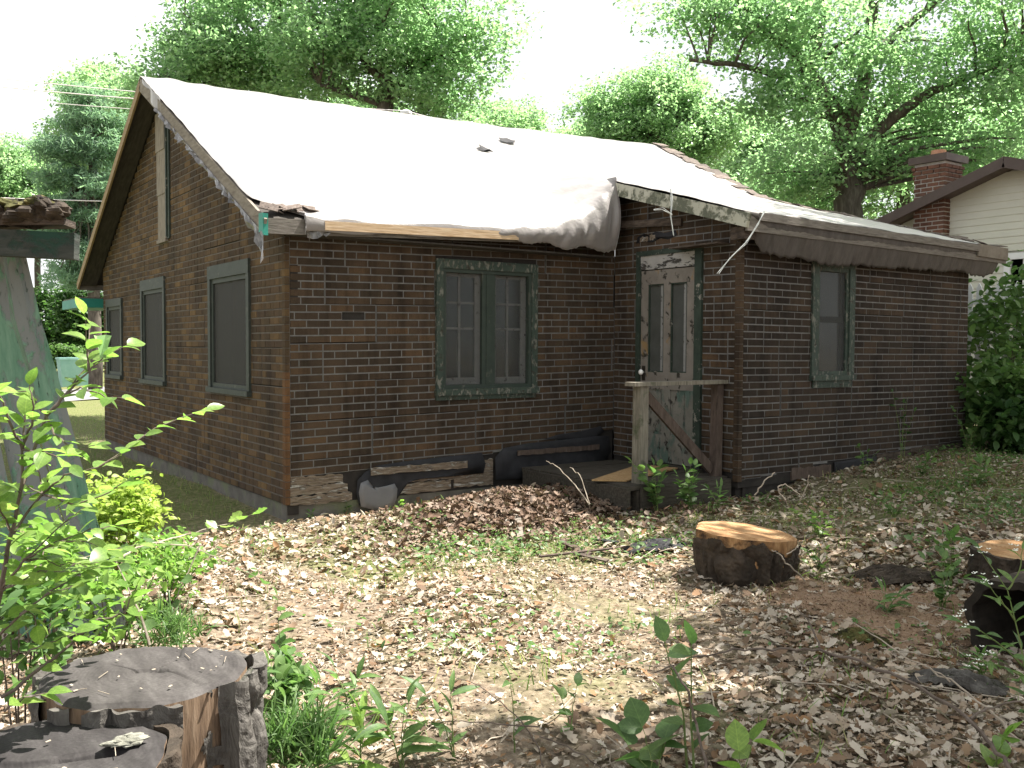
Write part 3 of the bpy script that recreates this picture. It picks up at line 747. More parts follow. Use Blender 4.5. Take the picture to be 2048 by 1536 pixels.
# corner bricks (moulded strips over the two outer corners)
R = random.Random(4)
cb = {}
for wl_, x0, y0, zl, zh in ((wall_b, 0.0, 0.0, 0.14, 2.44), (wall_d, XI, EY, 0.26, 2.44)):
    z = zl
    while z < zh:
        h = CH - 0.007
        key = 2 if x0 > 1 else (0 if z < 1.25 else 1)  # lower near-corner bricks: glow of the grazing sun put into an orange colour
        if key not in cb:
            mb = MB(); e = 0.006
            mb.box((-0.011, -0.011, 0), (0.04 if key == 2 else 0.031, 0.0, h)).box((-0.011, 0.0, 0), (0.0, 0.052, h))
            cb[key] = mb.mesh('corner_brick', ['brick_sun_glow', 'brick_tan', 'brick_brown'][key])
        obj('corner_brick', cb[key], wl_, loc=(x0 + R.uniform(-.001, .001), y0 + R.uniform(-.001, .001), z))
        z += CH
MB().box((-0.004, 0.0125, 0.14), (0.01, 0.056, 2.44)).box((-0.004, -0.004, 0.14), (0.036, 0.0124, 2.44)).build('corner_backing', 'mortar_warm', house)
MB().box((XI - 0.004, EY - 0.004, 0.26), (XI + 0.046, EY + 0.0124, 2.44)).box((XI - 0.004, EY + 0.0125, 0.26), (XI + 0.01, EY + 0.05, 2.44)).build('corner_backing', 'mortar_warm', house)

# ---------------------------------------------------------------- foundation and the rotten foot of the walls
MB().box((0.01, 0.02, -0.1), (0.2, YB, 0.135)).build('foundation', 'concrete', house)
MB().box((0.012, 0.012, -0.1), (XI, 0.2, 0.125)).build('foundation', 'concrete', house)
MB().box((XI + 0.03, EY + 0.05, -0.1), (XL - 0.03, EY + 0.2, 0.205)).build('foundation', 'sheathing', house)
R = random.Random(21)
def plank(u0, u1, z0, z1, pl, d, mat, name, wav=0.006, n=14, parent=house, th=0.02):
    mb = MB(); rows = []
    for k in range(2):
        pass
    top = []; bot = []
    for i in range(n + 1):
        u = u0 + (u1 - u0) * i / n
        top.append((u, z1 + R.uniform(-wav, wav))); bot.append((u, z0 + R.uniform(-wav, wav)))
    dd = [d + R.uniform(-0.003, 0.003) for _ in range(n + 1)]
    rows = [[pl.p(u, z, dd[i] - th) for i, (u, z) in enumerate(bot)], [pl.p(u, z, dd[i]) for i, (u, z) in enumerate(bot)],
            [pl.p(u, z, dd[i]) for i, (u, z) in enumerate(top)], [pl.p(u, z, dd[i] - th) for i, (u, z) in enumerate(top)]]
    rows.append(rows[0])
    mb.grid(rows)
    mb.add([rows[k][0] for k in range(4)], [(0, 1, 2, 3)]); mb.add([rows[k][-1] for k in range(4)], [(3, 2, 1, 0)])
    return mb.build(name, mat, parent)
for (u0, u1, z0, z1, d) in ((0.03, 0.60, 0.13, 0.205, 0.012), (0.02, 0.56, 0.21, 0.285, 0.006), (0.04, 0.52, 0.29, 0.37, 0.0), (0.98, 1.62, 0.14, 0.235, 0.004), (0.9, 1.75, 0.24, 0.33, -0.002), (1.66, 2.1, 0.15, 0.4, 0.0)):
    plank(u0, u1, z0, z1, PB, d, 'rotten_wood', 'rotten_board', 0.01)
def sheet(pl, outline, mat, name, thick=0.004, dfun=None):
    """flat cut-out of any outline on a wall plane with a gently buckled surface"""
    n = len(outline); cu = sum(p[0] for p in outline) / n; cz = sum(p[1] for p in outline) / n
    rings = []
    for f in (1.0, 0.66, 0.33):
        rings.append([pl.p(cu + (u - cu) * f, cz + (z - cz) * f, dfun(cu + (u - cu) * f, cz + (z - cz) * f)) for u, z in outline])
    mb = MB(); mb.grid(rings, closed=True)
    b = len(mb.v); mb.v.append(tuple(pl.p(cu, cz, dfun(cu, cz))))
    for j in range(n): mb.f.append((2 * n + j, 2 * n + (j + 1) % n, b)); mb.t.append(0)
    return mb.build(name, mat, house, thick=thick, smooth=True)
sheet(PB, [(0.66, 0.08), (0.64, 0.2), (0.65, 0.3), (0.72, 0.37), (0.85, 0.42), (1.1, 0.44), (1.5, 0.455), (1.95, 0.47), (2.0, 0.36), (1.98, 0.27), (1.7, 0.28), (1.3, 0.27), (1.15, 0.24), (1.08, 0.2), (1.02, 0.12), (0.98, 0.04), (0.8, 0.02)], 'tar_paper', 'tar_paper', dfun=lambda u, z: 0.022 + 0.012 * math.sin(9 * u) * math.sin(8 * z) + 0.02 * max(0, 0.2 - z))
sheet(PB, [(0.67, 0.07), (0.65, 0.2), (0.67, 0.28), (0.74, 0.3), (0.78, 0.24), (0.84, 0.225), (0.93, 0.235), (1.0, 0.25), (1.03, 0.2), (1.02, 0.1), (0.98, 0.035), (0.82, 0.02)], 'grey_sheet', 'metal_patch', dfun=lambda u, z: 0.042 + 0.02 * max(0, 0.25 - z) + 0.004 * math.sin(14 * u))
plank(0.77, 1.78, 0.34, 0.405, PB, 0.046, 'rotten_wood', 'lath', 0.006, 18, th=0.012)
sheet(PB, [(2.1, 0.2), (2.1, 0.42), (2.2, 0.5), (2.5, 0.53), (2.9, 0.545), (3.4, 0.56), (3.55, 0.55), (3.58, 0.4), (3.5, 0.25), (3.0, 0.2), (2.5, 0.18)], 'tar_paper', 'tar_paper', dfun=lambda u, z: 0.03 + 0.012 * math.sin(7 * u) + 0.05 * max(0, 0.35 - z))
plank(2.36, 3.4, 0.42, 0.47, PB, 0.055, 'brace_wood', 'lath', 0.005, 18, th=0.012)
sheet(PB, [(2.7, 0.56), (2.9, 0.6), (3.2, 0.62), (3.45, 0.66), (3.5, 0.6), (3.4, 0.55), (3.0, 0.54)], 'tar_paper', 'tar_paper', dfun=lambda u, z: 0.012)
# bump-out foot: broken siding block, tar paper and boards
plank(0.75, 1.35, 0.22, 0.33, PD, 0.006, 'brace_wood', 'rotten_board', 0.008)
sheet(PD, [(1.4, 0.16), (1.4, 0.35), (1.7, 0.36), (2.1, 0.37), (2.1, 0.2), (1.75, 0.15)], 'tar_paper', 'tar_paper', dfun=lambda u, z: 0.008 + 0.006 * math.sin(60 * z + 3 * u))
plank(2.12, 2.7, 0.24, 0.39, PD, 0.004, 'dark_wood', 'skirt_board', 0.006)
plank(2.72, 3.7, 0.27, 0.42, PD, 0.002, 'dark_wood', 'skirt_board', 0.006)
plank(0.1, 0.74, 0.1, 0.24, PD, -0.03, 'sheathing', 'sill_beam', 0.006)

# ---------------------------------------------------------------- windows
def casing(pl, w, mat, parent, head=0.1, side=0.075, sill=0.05, d=0.03):
    u0, u1, z0, z1 = w
    mb = MB(); pl.box(mb, u0, u1, z1 - head, z1, d, -0.012); mb.build('head_casing', mat, parent)
    for a, b in ((u0, u0 + side), (u1 - side, u1)):
        mb = MB(); pl.box(mb, a, b, z0 + sill, z1 - head, d - 0.003, -0.012); mb.build('side_casing', mat, parent)
    mb = MB(); pl.box(mb, u0 - 0.012, u1 + 0.012, z0, z0 + sill, d + 0.022, -0.012); mb.build('sill', mat, parent)
    return (u0 + side, u1 - side, z0 + sill, z1 - head)
def frame_rect(pl, r, t, d0, d1, mat, name, parent):
    u0, u1, z0, z1 = r
    mb = MB(); pl.box(mb, u0, u0 + t, z0, z1, d0, d1); pl.box(mb, u1 - t, u1, z0, z1, d0, d1)
    pl.box(mb, u0 + t, u1 - t, z0, z0 + t, d0, d1); pl.box(mb, u0 + t, u1 - t, z1 - t, z1, d0, d1)
    mb.build(name, mat, parent)
    return (u0 + t, u1 - t, z0 + t, z1 - t)

def part(name, label=None):
    e = bpy.data.objects.new(name, None); COL.objects.link(e); e.parent = house
    if label: e['label'] = label
    return e
for k, w in enumerate(WA):
    win = part('window', ['screened window nearest the corner', 'screened window in the middle of the gable wall', 'smaller screened window at the far end'][k])
    inn = casing(PA, w, 'green_grey_trim', win, head=0.13 if k < 2 else 0.1, side=0.07)
    inn = frame_rect(PA, inn, 0.045, 0.008, -0.02, 'green_grey_trim', 'screen_frame', win)
    mb = MB(); PA.box(mb, inn[0], inn[1], inn[2], inn[3], -0.008, -0.010); mb.build('screen', 'screen_brown', win)
    mid = (inn[0] + inn[1]) / 2
    mb = MB(); PA.box(mb, mid - 0.035, mid + 0.035, inn[2], inn[3], -0.024, -0.05); mb.build('mullion', 'brace_wood', win)
    for a, b in ((inn[0], mid - 0.035), (mid + 0.035, inn[1])):
        mb = MB(); PA.box(mb, a, b, inn[2], inn[3], -0.04, -0.044); mb.build('pane', 'glass', win)

win = part('window', 'peeling green double casement with six panes in each sash')
inn = casing(PB, WB, 'green_peeling', win, head=0.085, side=0.07, sill=0.06, d=0.034)
mb = MB(); PB.box(mb, WB[0] - 0.0, WB[1] - 0.02, WB[2] - 0.045, WB[2] - 0.002, 0.03, -0.005); mb.build('apron', 'green_peeling', win)
inn = frame_rect(PB, inn, 0.035, 0.018, -0.03, 'green_paint', 'frame', win)
mid = (inn[0] + inn[1]) / 2 + 0.01
mb = MB(); PB.box(mb, mid - 0.075, mid + 0.075, inn[2], inn[3], 0.004, -0.05); PB.box(mb, mid - 0.03, mid + 0.03, inn[2], inn[3], 0.012, 0.004); mb.build('mullion', 'green_paint', win)
for a, b in ((inn[0], mid - 0.075), (mid + 0.075, inn[1])):
    u0, u1, z0, z1 = a + 0.002, b - 0.002, inn[2] + 0.002, inn[3] - 0.002
    mb = MB(); PB.box(mb, a + 0.001, b - 0.001, inn[2] + 0.001, inn[3] - 0.001, -0.022, -0.024); mb.build('screen', 'screen_thin', win)
    mb = MB(); PB.box(mb, u0, u0 + 0.03, z0, z1, -0.03, -0.06); PB.box(mb, u1 - 0.06, u1, z0, z1, -0.03, -0.06)
    PB.box(mb, u0 + 0.03, u1 - 0.06, z0, z0 + 0.065, -0.03, -0.06); PB.box(mb, u0 + 0.03, u1 - 0.06, z1 - 0.035, z1, -0.03, -0.06)
    mb.build('sash', 'white_sash', win)
    g0, g1, h0, h1 = u0 + 0.03, u1 - 0.06, z0 + 0.065, z1 - 0.035
    um = g0 + (g1 - g0) * 0.46; H = h1 - h0
    zr = [h0, h0 + H * 0.49, h0 + H * 0.745, h1]
    mb = MB(); PB.box(mb, um - 0.012, um + 0.012, h0, h1, -0.034, -0.056)
    for z in zr[1:3]:
        PB.box(mb, g0, um - 0.012, z - 0.011, z + 0.011, -0.035, -0.056); PB.box(mb, um + 0.012, g1, z - 0.011, z + 0.011, -0.035, -0.056)
    mb.build('muntin', 'white_sash', win)
    for ua, ub in ((g0, um), (um, g1)):
        for z_, zz in zip(zr[:-1], zr[1:]):
            mb = MB(); PB.box(mb, ua + 0.001, ub - 0.001, z_ + 0.001, zz - 0.001, -0.046, -0.049); mb.build('pane', 'glass', win)

win = part('window', 'narrow screened window with peeling green casing')
inn = casing(PD, WD, 'green_peeling', win, head=0.08, side=0.085, sill=0.05, d=0.03)
mb = MB(); PD.box(mb, WD[0] + 0.03, WD[1] - 0.03, WD[2] - 0.07, WD[2] - 0.002, 0.022, -0.005); mb.build('apron', 'green_peeling', win)
inn = frame_rect(PD, inn, 0.04, 0.01, -0.03, 'green_peeling', 'frame', win)
mb = MB(); PD.box(mb, inn[0], inn[1], inn[2], inn[3], -0.006, -0.008); mb.build('screen', 'screen_grey', win)
mz = inn[2] + (inn[3] - inn[2]) * 0.52
mb = MB(); PD.box(mb, inn[0], inn[1], mz - 0.03, mz + 0.03, -0.025, -0.06); mb.build('meeting_rail', 'white_sash', win)
for a, b in ((inn[2], mz - 0.03), (mz + 0.03, inn[3])):
    mb = MB(); PD.box(mb, inn[0], inn[1], a, b, -0.04, -0.044); mb.build('pane', 'glass', win)

gwn = part('boarded_opening', 'gable opening closed with weathered boards')
mb = MB(); PA.box(mb, GW[0], GW[0] + 0.1, GW[2], GW[3], 0.024, -0.012); mb.build('frame', 'green_paint', gwn)
mb = MB(); PA.box(mb, GW[0] + 0.06, GW[0] + 0.09, GW[2] + 0.02, GW[3], 0.04, 0.024); mb.build('frame', 'dark_green_peeling', gwn)
zs = [GW[2] + 0.01, 3.22, 3.72, GW[3] + 0.05]
for k in range(3):
    mb = MB(); PA.box(mb, GW[0] + 0.105 + 0.006 * k, GW[1] + 0.01 * k, zs[k] + 0.004, zs[k + 1] - 0.004 + (0.02 if k < 2 else 0), 0.026 + 0.008 * k, 0.012 + 0.008 * k)
    mb.build('board', 'plywood_grey', gwn)
mb = MB(); PA.box(mb, GW[0] + 0.1, GW[1] + 0.02, GW[2] - 0.03, GW[2] + 0.008, 0.04, -0.01); mb.build('sill', 'plywood_grey', gwn)

# ---------------------------------------------------------------- door
door = part('door', 'peeling off-white door with two tall glass panels')
u0, u1, z0, z1 = DR
mb = MB(); PC.box(mb, u0, u0 + 0.055, z0, z1, 0.03, -0.012); mb.build('casing', 'dark_green_peeling', door)
mb = MB(); PC.box(mb, u1 - 0.09, u1, z0, z1, 0.03, -0.012); mb.build('casing', 'dark_green_peeling', door)
mb = MB(); PC.box(mb, u0 + 0.055, u1 - 0.09, z1 - 0.05, z1, 0.03, -0.012); mb.build('casing', 'dark_green_peeling', door)
mb = MB(); PC.box(mb, u0 + 0.055, u1 - 0.09, z1 - 0.19, z1 - 0.05, 0.016, -0.02); mb.build('transom_board', 'white_peeling', door)
a, b, c, d = u0 + 0.06, u1 - 0.095, z0 + 0.01, z1 - 0.2
g0z = 1.24
gl = [(a + 0.10, a + 0.325), (a + 0.42, a + 0.645)]
mb = MB()
for s0, s1 in ((a, gl[0][0]), (gl[0][1], gl[1][0]), (gl[1][1], b)): PC.box(mb, s0, s1, g0z, d - 0.14, 0.008, -0.035)
PC.box(mb, a, b, d - 0.14, d, 0.008, -0.035); PC.box(mb, a, b, g0z - 0.17, g0z, 0.008, -0.035)
mb.build('stile', 'door_paint', door)
for s0, s1 in gl:
    mb = MB(); PC.box(mb, s0, s1, g0z, d - 0.14, -0.018, -0.022); mb.build('pane', 'door_glass', door)
    mb = MB(); PC.box(mb, s1 - 0.06, s1 - 0.03, g0z, d - 0.14, -0.012, -0.017); mb.build('bead', 'white_sash', door)
    frame_rect(PC, (s0, s1, g0z, d - 0.14), 0.012, 0.002, -0.016, 'dark_green_peeling', 'glass_bead', door)
mb = MB()
lp = [(a + 0.10, a + 0.32), (a + 0.43, a + 0.64)]
for s0, s1 in ((a, lp[0][0]), (lp[0][1], lp[1][0]), (lp[1][1], b)): PC.box(mb, s0, s1, c + 0.28, g0z - 0.171, 0.008, -0.035)
PC.box(mb, a, b, c, c + 0.28, 0.008, -0.035)
mb.build('rail', 'door_lower', door)
for s0, s1 in lp:
    mb = MB(); PC.box(mb, s0, s1, c + 0.28, g0z - 0.171, -0.008, -0.03); PC.box(mb, s0 + 0.03, s1 - 0.03, c + 0.31, g0z - 0.2, 0.0, -0.008); mb.build('panel', 'door_lower', door)
mb = MB(); PC.box(mb, u0 - 0.02, u1 + 0.02, z0 - 0.05, z0, 0.06, -0.03); mb.build('threshold', 'deck_wood', door)
kb = MB(); kc = PC.p(a + 0.045, 1.235, 0.0)
kb.tube([kc + Vector((-0.008, 0, 0)), kc + Vector((-0.03, 0, 0)), kc + Vector((-0.036, 0, 0)), kc + Vector((-0.05, 0, 0)), kc + Vector((-0.062, 0, 0)), kc + Vector((-0.068, 0, 0))], [0.012, 0.011, 0.026, 0.03, 0.022, 0.006], 14)
kb.build('knob', 'porcelain', door, smooth=True)
mb = MB(); PC.box(mb, a + 0.02, a + 0.07, 1.15, 1.30, 0.0105, 0.0085); mb.build('lock_plate', 'dark_metal', door)
# ragged hole in the siding above the door, with old nest stuff
sheet(PC, [(0.34, 2.55), (0.36, 2.61), (0.45, 2.64), (0.52, 2.60), (0.62, 2.645), (0.74, 2.62), (0.9, 2.63), (0.93, 2.58), (0.8, 2.55), (0.7, 2.575), (0.58, 2.54), (0.45, 2.56)], 'tar_paper', 'torn_hole', dfun=lambda u, z: 0.007)
plank(0.40, 0.52, 2.56, 2.61, PC, 0.012, 'rotten_wood', 'splintered_wood', 0.012, 6, th=0.006)
plank(0.54, 0.62, 2.57, 2.62, PC, 0.011, 'rotten_wood', 'splintered_wood', 0.012, 5, th=0.006)

# ---------------------------------------------------------------- roof structure
X0R, X1R = -0.25, 7.80
mb = MB()
def slab(mb, pts_top, th=0.05):
    n = len(pts_top)
    lo = [(x, y, z - th) for x, y, z in pts_top]
    mb.add(list(pts_top) + lo, [tuple(range(n)), tuple(reversed(range(n, 2 * n)))] + [(i, n + i, n + (i + 1) % n, (i + 1) % n) for i in range(n)])
dz = -0.02
def zt(f, x, y): return (x, y, f(x, y) + dz)
def y_cross(x):
    lo, hi = -1.0, 3.5
    for _ in range(30):
        m_ = (lo + hi) / 2
        if z_ext(x, m_) > z_main(x, m_): lo = m_
        else: hi = m_
    return lo
YX = y_cross(X1R); YXL = y_cross(XI - 0.19)
slab(mb, [zt(z_main, X0R, -0.2), zt(z_main, XI - 0.19, -0.2), zt(z_main, XI - 0.19, YR), zt(z_main, X0R, YR)])
slab(mb, [zt(z_main, XI - 0.189, YXL), zt(z_main, X1R, YX), zt(z_main, X1R, YR), zt(z_main, XI - 0.189, YR)])
slab(mb, [zt(z_ext, XI - 0.189, -1.92), zt(z_ext, X1R, -1.92), (X1R, YX, z_main(X1R, YX) + dz), (XI - 0.189, YXL, z_main(XI - 0.189, YXL) + dz)])
mb.build('roof_deck', 'soffit', house)
mb = MB(); slab(mb, [zt(z_far, X0R, YR + 0.001), zt(z_far, X1R, YR + 0.001), zt(z_far, X1R, 7.36), zt(z_far, X0R, 7.36)]); mb.build('roof_deck', 'soffit', house)
# shingles: visible along the far right verge and at the near eave corner
R = random.Random(31)
smesh = [MB().add([(-.15, -.07, 0), (.15, -.07, 0), (.15, .07, .004), (-.15, .07, .004), (-.15, -.07, .008), (.15, -.07, .008), (.15, .07, .012), (-.15, .07, .012)], [(0, 3, 2, 1), (4, 5, 6, 7), (0, 1, 5, 4), (1, 2, 6, 5), (2, 3, 7, 6), (3, 0, 4, 7)], t).mesh('shingle', 'shingle') for t in (0.1, 0.5, 0.9)]
for i in range(46):
    f = i / 45; y = 3.6 - f * 5.45
    zz = z_roof(X1R - 0.05, y)
    sl_ = math.atan(0.52 if y > YX else 0.286)
    obj('shingle', smesh[R.randrange(3)], house, loc=(X1R - 0.09 + R.uniform(-.04, .04), y, zz + 0.012 + R.uniform(0, .02)), rot=(sl_ + R.uniform(-.12, .12), R.uniform(-.1, .15), R.uniform(-.2, .2)))
for i in range(9):
    x = -0.2 + i * 0.05
    obj('shingle', smesh[R.randrange(3)], house, loc=(x, -0.13 + R.uniform(-.05, .08), z_main(x, -0.13) + 0.02 + R.uniform(0, .03)), rot=(0.46 + R.uniform(-.25, .25), R.uniform(-.25, .25), R.uniform(-.5, .5)), scale=(0.5, 0.7, 1))
# eave fascias
def fascia(name, a, b, depth, th, mat, y_up=0.0):
    mb = MB(); a = Vector(a); b = Vector(b)
    mb.bar((a.x, a.y, a.z - depth / 2), (b.x, b.y, b.z - depth / 2), th, depth); return mb.build(name, mat, house)
fascia('fascia', (X0R - 0.02, -0.215, z_eave(0) - 0.02), (XI - 0.2, -0.215, z_eave(XI) - 0.02), 0.125, 0.025, 'fascia_wood')
fascia('fascia', (XI - 0.16, -1.935, z_ext(XI, -1.93) - 0.025), (X1R + 0.01, -1.935, z_ext(X1R, -1.93) - 0.025), 0.135, 0.025, 'fascia_wood')
fascia('fascia', (X0R, 7.375, 2.42), (X1R, 7.375, 2.42 + 0.15), 0.13, 0.025, 'fascia_wood')
# soffit boards under the near eaves
MB().box((0.0, -0.2, 2.405), (XI - 0.2, 0.0, 2.42)).build('soffit_board', 'soffit', house)
# rake boards on the gable
mb = MB(); mb.bar((X0R - 0.012, -0.235, z_main(0, -0.22) - 0.09), (X0R - 0.012, YR, z_ridge(-.25) - 0.09), 0.024, 0.13, up=(0, 0, 1)); mb.build('rake_board', 'rake_wood', house)
mb = MB(); mb.bar((X0R - 0.012, 7.38, z_far(0, 7.38) - 0.085), (X0R - 0.012, YR + 0.002, z_ridge(-.25) - 0.085), 0.024, 0.10, up=(0, 0, 1)); mb.build('rake_board', 'rake_tan', house)
# rafter tails / soffit strips under the far slope overhang
mb = MB(); mb.bar((-0.13, 7.3, z_far(0, 7.3) - 0.1), (-0.13, YR + 0.1, z_ridge(0) - 0.13), 0.22, 0.03); mb.build('soffit_board', 'soffit', house)
# bump-out rake board with peeling pale paint
mb = MB(); mb.bar((XI - 0.205, -2.0, z_ext(XI - .2, -2.0) - 0.062), (XI - 0.205, 0.02, z_ext(XI - .2, 0.02) - 0.062), 0.034, 0.125); mb.build('rake_board', 'peeled_fascia', house)
mb = MB(); mb.bar((X1R + 0.012, -1.9, z_ext(X1R, -1.9) - 0.08), (X1R + 0.012, YX, z_ext(X1R, YX) - 0.08), 0.024, 0.12); mb.build('rake_board', 'fascia_wood', house)
# boards filling the step between the two roofs
for k in range(2):
    mb = MB(); z0_ = 2.70 + 0.17 * k
    mb.box((XI - 0.02 - 0.02 * k, 0.02, z0_), (XI - 0.004 - 0.02 * k, 0.75, z0_ + 0.16)); mb.build('step_board', 'dark_wood', house)
mb = MB(); mb.bar((XI - 0.1, -0.2, 2.75), (XI - 0.02, -1.0, 2.70), 0.03, 0.07); mb.build('loose_board', 'dark_wood', house)
mb = MB(); mb.box((XI - 0.19, -1.62, 2.43), (XI - 0.02, -1.0, 2.445)); mb.box((XI - 0.15, -1.9, 2.45), (XI + 0.0, -1.74, 2.56)); mb.build('soffit_board', 'dark_wood', house)
# green metal corner cap
MB().box((X0R - 0.032, -0.245, 2.37), (X0R + 0.012, -0.2285, 2.545)).box((X0R - 0.032, -0.2285, 2.40), (X0R - 0.025, -0.15, 2.55)).build('corner_cap', 'teal_cloth', house)
# battens nailed over the tarp
mb = MB(); mb.bar((0.24, -0.262, z_eave(0.24) - 0.058), (2.2, -0.262, z_eave(2.2) - 0.085), 0.022, 0.075); mb.build('batten', 'batten_wood', house)
mb = MB(); mb.bar((XI - 0.03, -1.972, 2.645), (X1R - 0.6, -1.972, 2.592), 0.02, 0.07); mb.build('batten', 'fascia_wood', house)
mb = MB(); mb.bar((X1R - 0.62, -1.963, 2.575), (X1R + 0.0, -1.963, 2.56), 0.02, 0.135); mb.build('batten', 'weathered_wood', house)
# front porch roof edge past the far corner, wrapped in green tarp
MB().box((-0.30, 7.1, 2.03), (0.9, 8.4, 2.16)).build('porch_roof_edge', 'teal_cloth', house)
MB().box((-0.28, 7.12, 2.16), (0.92, 8.42, 2.18)).build('porch_roof', 'shingle', house)
MB().box((0.55, 8.2, 0.0), (0.67, 8.32, 2.03)).build('porch_roof_post', 'dark_wood', house)

# ---------------------------------------------------------------- tarpaulin
tarp = thing('tarpaulin', 'brown-grey woven tarpaulin spread over the cottage roof', 'tarpaulin', (3.5, 1.0, 3.6))
R = random.Random(77)
def wr(x, y):   # cloth wrinkles
    return 0.006 * math.sin(6.1 * x + 1.3 * math.sin(2.3 * y)) + 0.005 * math.sin(11 * x - 3 * y + 2 * math.sin(3 * x)) + 0.004 * math.sin(17 * y + 5 * math.sin(x))
rows = []
nx_ = 150
YE = -0.245
for i in range(nx_ + 1):
    x = X0R - 0.015 + (XI - 0.215 - X0R + 0.015) * i / nx_
    t = min(max((x - 1.9) / 1.52, 0), 1)
    w0 = t ** 1.25
    col = []
    ny_ = 70
    for j in range(ny_ + 1):
        y = YR + 0.25 - (YR + 0.25 - YE) * j / ny_
        xs = x
        if y < 0.12: xs = max(x, X0R + 0.34 * min(1, (0.12 - y) / 0.3) + 0.02 * math.sin(30 * y))
        if y >= YR: z = z_far(x, y) + 0.02
        else:
            zm = z_main(x, y); zx = z_ext(x, y)
            lift = max(zx - zm, 0) if y < 2.7 else 0
            s = min(max((y - YE) / 1.6, 0), 1)
            w = w0 ** (1 + 1.6 * (1 - s))
            if t >= 1: w = 1
            ang = math.atan2(y + 0.1 + 0.05, 3.45 - x + 0.02)
            fold = 0.05 * (0.6 - abs(math.sin(ang * 7.5 + 1.2 * math.sin(3 * x)))) * math.exp(-((3.45 - x) ** 2) / 1.1) * min(1, (3.46 - x) * 3) * (1 if y < 1.6 else 0)
            rim = math.exp(-((y - 0.0) / 0.6) ** 2)
            z = zm + lift * w + 0.018 + wr(x, y) + fold * (0.4 + 0.6 * rim)
            # windblown pleats along the gable verge
            if -0.2 < x < 0.6: z += 0.012 * math.sin(math.pi * (x + 0.2) / 0.8) * (1 + math.sin(15 * y + 14 * x + 4 * math.sin(2 * y)))
        col.append((xs, y, z))
    # over the eave and down
    zt_ = col[-1][2]
    if x < 2.15: zb = z_eave(x) - 0.115 + 0.01 * math.sin(9 * x)
    else: zb = z_eave(2.15) - 0.115 - 0.035 * min(1, (x - 2.15) / 0.5) + 0.02 * math.sin(13 * x) + 0.008 * R.uniform(-1, 1)
    for k in range(1, 13):
        f = k / 12
        yy = YE - 0.012 - 0.012 * math.sin(f * 3.1) * (1 + 1.5 * t) - 0.035 * t * math.sin(f * math.pi) * (0.4 + 0.9 * abs(math.sin(11 * x + 2 * f)) + 0.3 * math.sin(41 * x))
        col.append((col[-1][0], yy, zt_ + (zb - zt_) * f))
    rows.append(col)
mb = MB(); mb.grid(rows); mb.build('sheet', 'tarp', tarp, smooth=True, thick=0.004)
# fold hanging straight down over the open end of the step
rows = []
for i in range(15):
    f = i / 14
    rows.append([(XI - 0.215 + 0.03 * math.sin(5 * k / 16 + f * 4) * f, YE + 0.0 - 0.02 - 0.0 * f + 0.16 * (k / 16) - 0.03 * math.sin(7 * k / 16 + 3 * f) * f, z_ext(XI - .215, -0.1) + 0.018 - (0.62 + 0.05 * math.sin(11 * k / 16)) * f) for k in range(17)])
mb = MB(); mb.grid(rows); mb.build('flap', 'tarp', tarp, smooth=True, thick=0.004)
rows = []; hems = []
for i in range(121):
    x = XI - 0.215 + (X1R + 0.0 - XI + 0.215) * i / 120; col = []
    xr = x
    for j in range(61):
        y = YR + 0.25 - (YR + 0.25 + 1.945) * j / 60
        if y >= YR: z = z_far(x, y) + 0.02
        else:
            z = max(z_main(x, y), z_ext(x, y)) if y < 2.7 else z_main(x, y)
            z += 0.018 + wr(x, y) * 0.8
        xx = x
        if x > 7.2: xx = x - 0.13 * (0.5 + 0.5 * math.sin(3 * y)) * (x - 7.2) / 0.6
        col.append((xx, y, z))
    zt_ = col[-1][2]
    h = 0.36 if x > 3.75 else 0.36 * max(0.25, (x - 3.42) / 0.33)
    zb = zt_ - h + 0.02 * math.sin(2.1 * x + 1) + 0.006 * math.sin(9 * x) + 0.014 * R.uniform(-1, 1)
    if x > 6.6: zb += 0.05 * math.sin((x - 6.6) * 4) + (0.16 * (x - 7.25) / 0.55 if x > 7.25 else 0)
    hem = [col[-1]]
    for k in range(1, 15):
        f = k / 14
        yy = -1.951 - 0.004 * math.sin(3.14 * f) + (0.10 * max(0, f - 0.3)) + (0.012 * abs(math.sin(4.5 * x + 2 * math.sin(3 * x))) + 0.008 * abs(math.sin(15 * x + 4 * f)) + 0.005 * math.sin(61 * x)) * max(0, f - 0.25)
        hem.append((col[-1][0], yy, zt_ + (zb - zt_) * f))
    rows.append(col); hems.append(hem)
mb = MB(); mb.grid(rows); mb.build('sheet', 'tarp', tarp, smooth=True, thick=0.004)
mb = MB(); mb.grid(hems); mb.build('hem', 'tarp_dark', tarp, smooth=True, thick=0.003)
# torn holes with black mesh showing
for (px, py) in ((3.436, 2.202), (4.145, 2.746)):
    mb = MB(); pts = []
    for k in range(11):
        a_ = 2 * math.pi * k / 11; rr_ = R.uniform(0.05, 0.12)
        x, y = px + rr_ * 1.2 * math.cos(a_), py + rr_ * math.sin(a_)
        pts.append((x, y, 0))
    # lies on the cloth, curling up at the rim
    def zsurf(x, y):
        t = min(max((x - 1.9) / 1.52, 0), 1); zm = z_main(x, y); zx = z_ext(x, y)
        lift = max(zx - zm, 0) if y < 2.7 else 0; s = min(max((y - YE) / 1.6, 0), 1)
        return zm + lift * (t ** 1.25) ** (1 + 1.6 * (1 - s)) + 0.018 + wr(x, y)
    pts = [(x, y, zsurf(x, y) + 0.016 + R.uniform(0, 0.03)) for x, y, _ in pts]
    c_ = (px, py, zsurf(px, py) + 0.012)
    mb.add(pts + [c_], [(k, (k + 1) % 11, 11) for k in range(11)]); mb.build('torn_patch', 'tar_paper', tarp, thick=0.004)
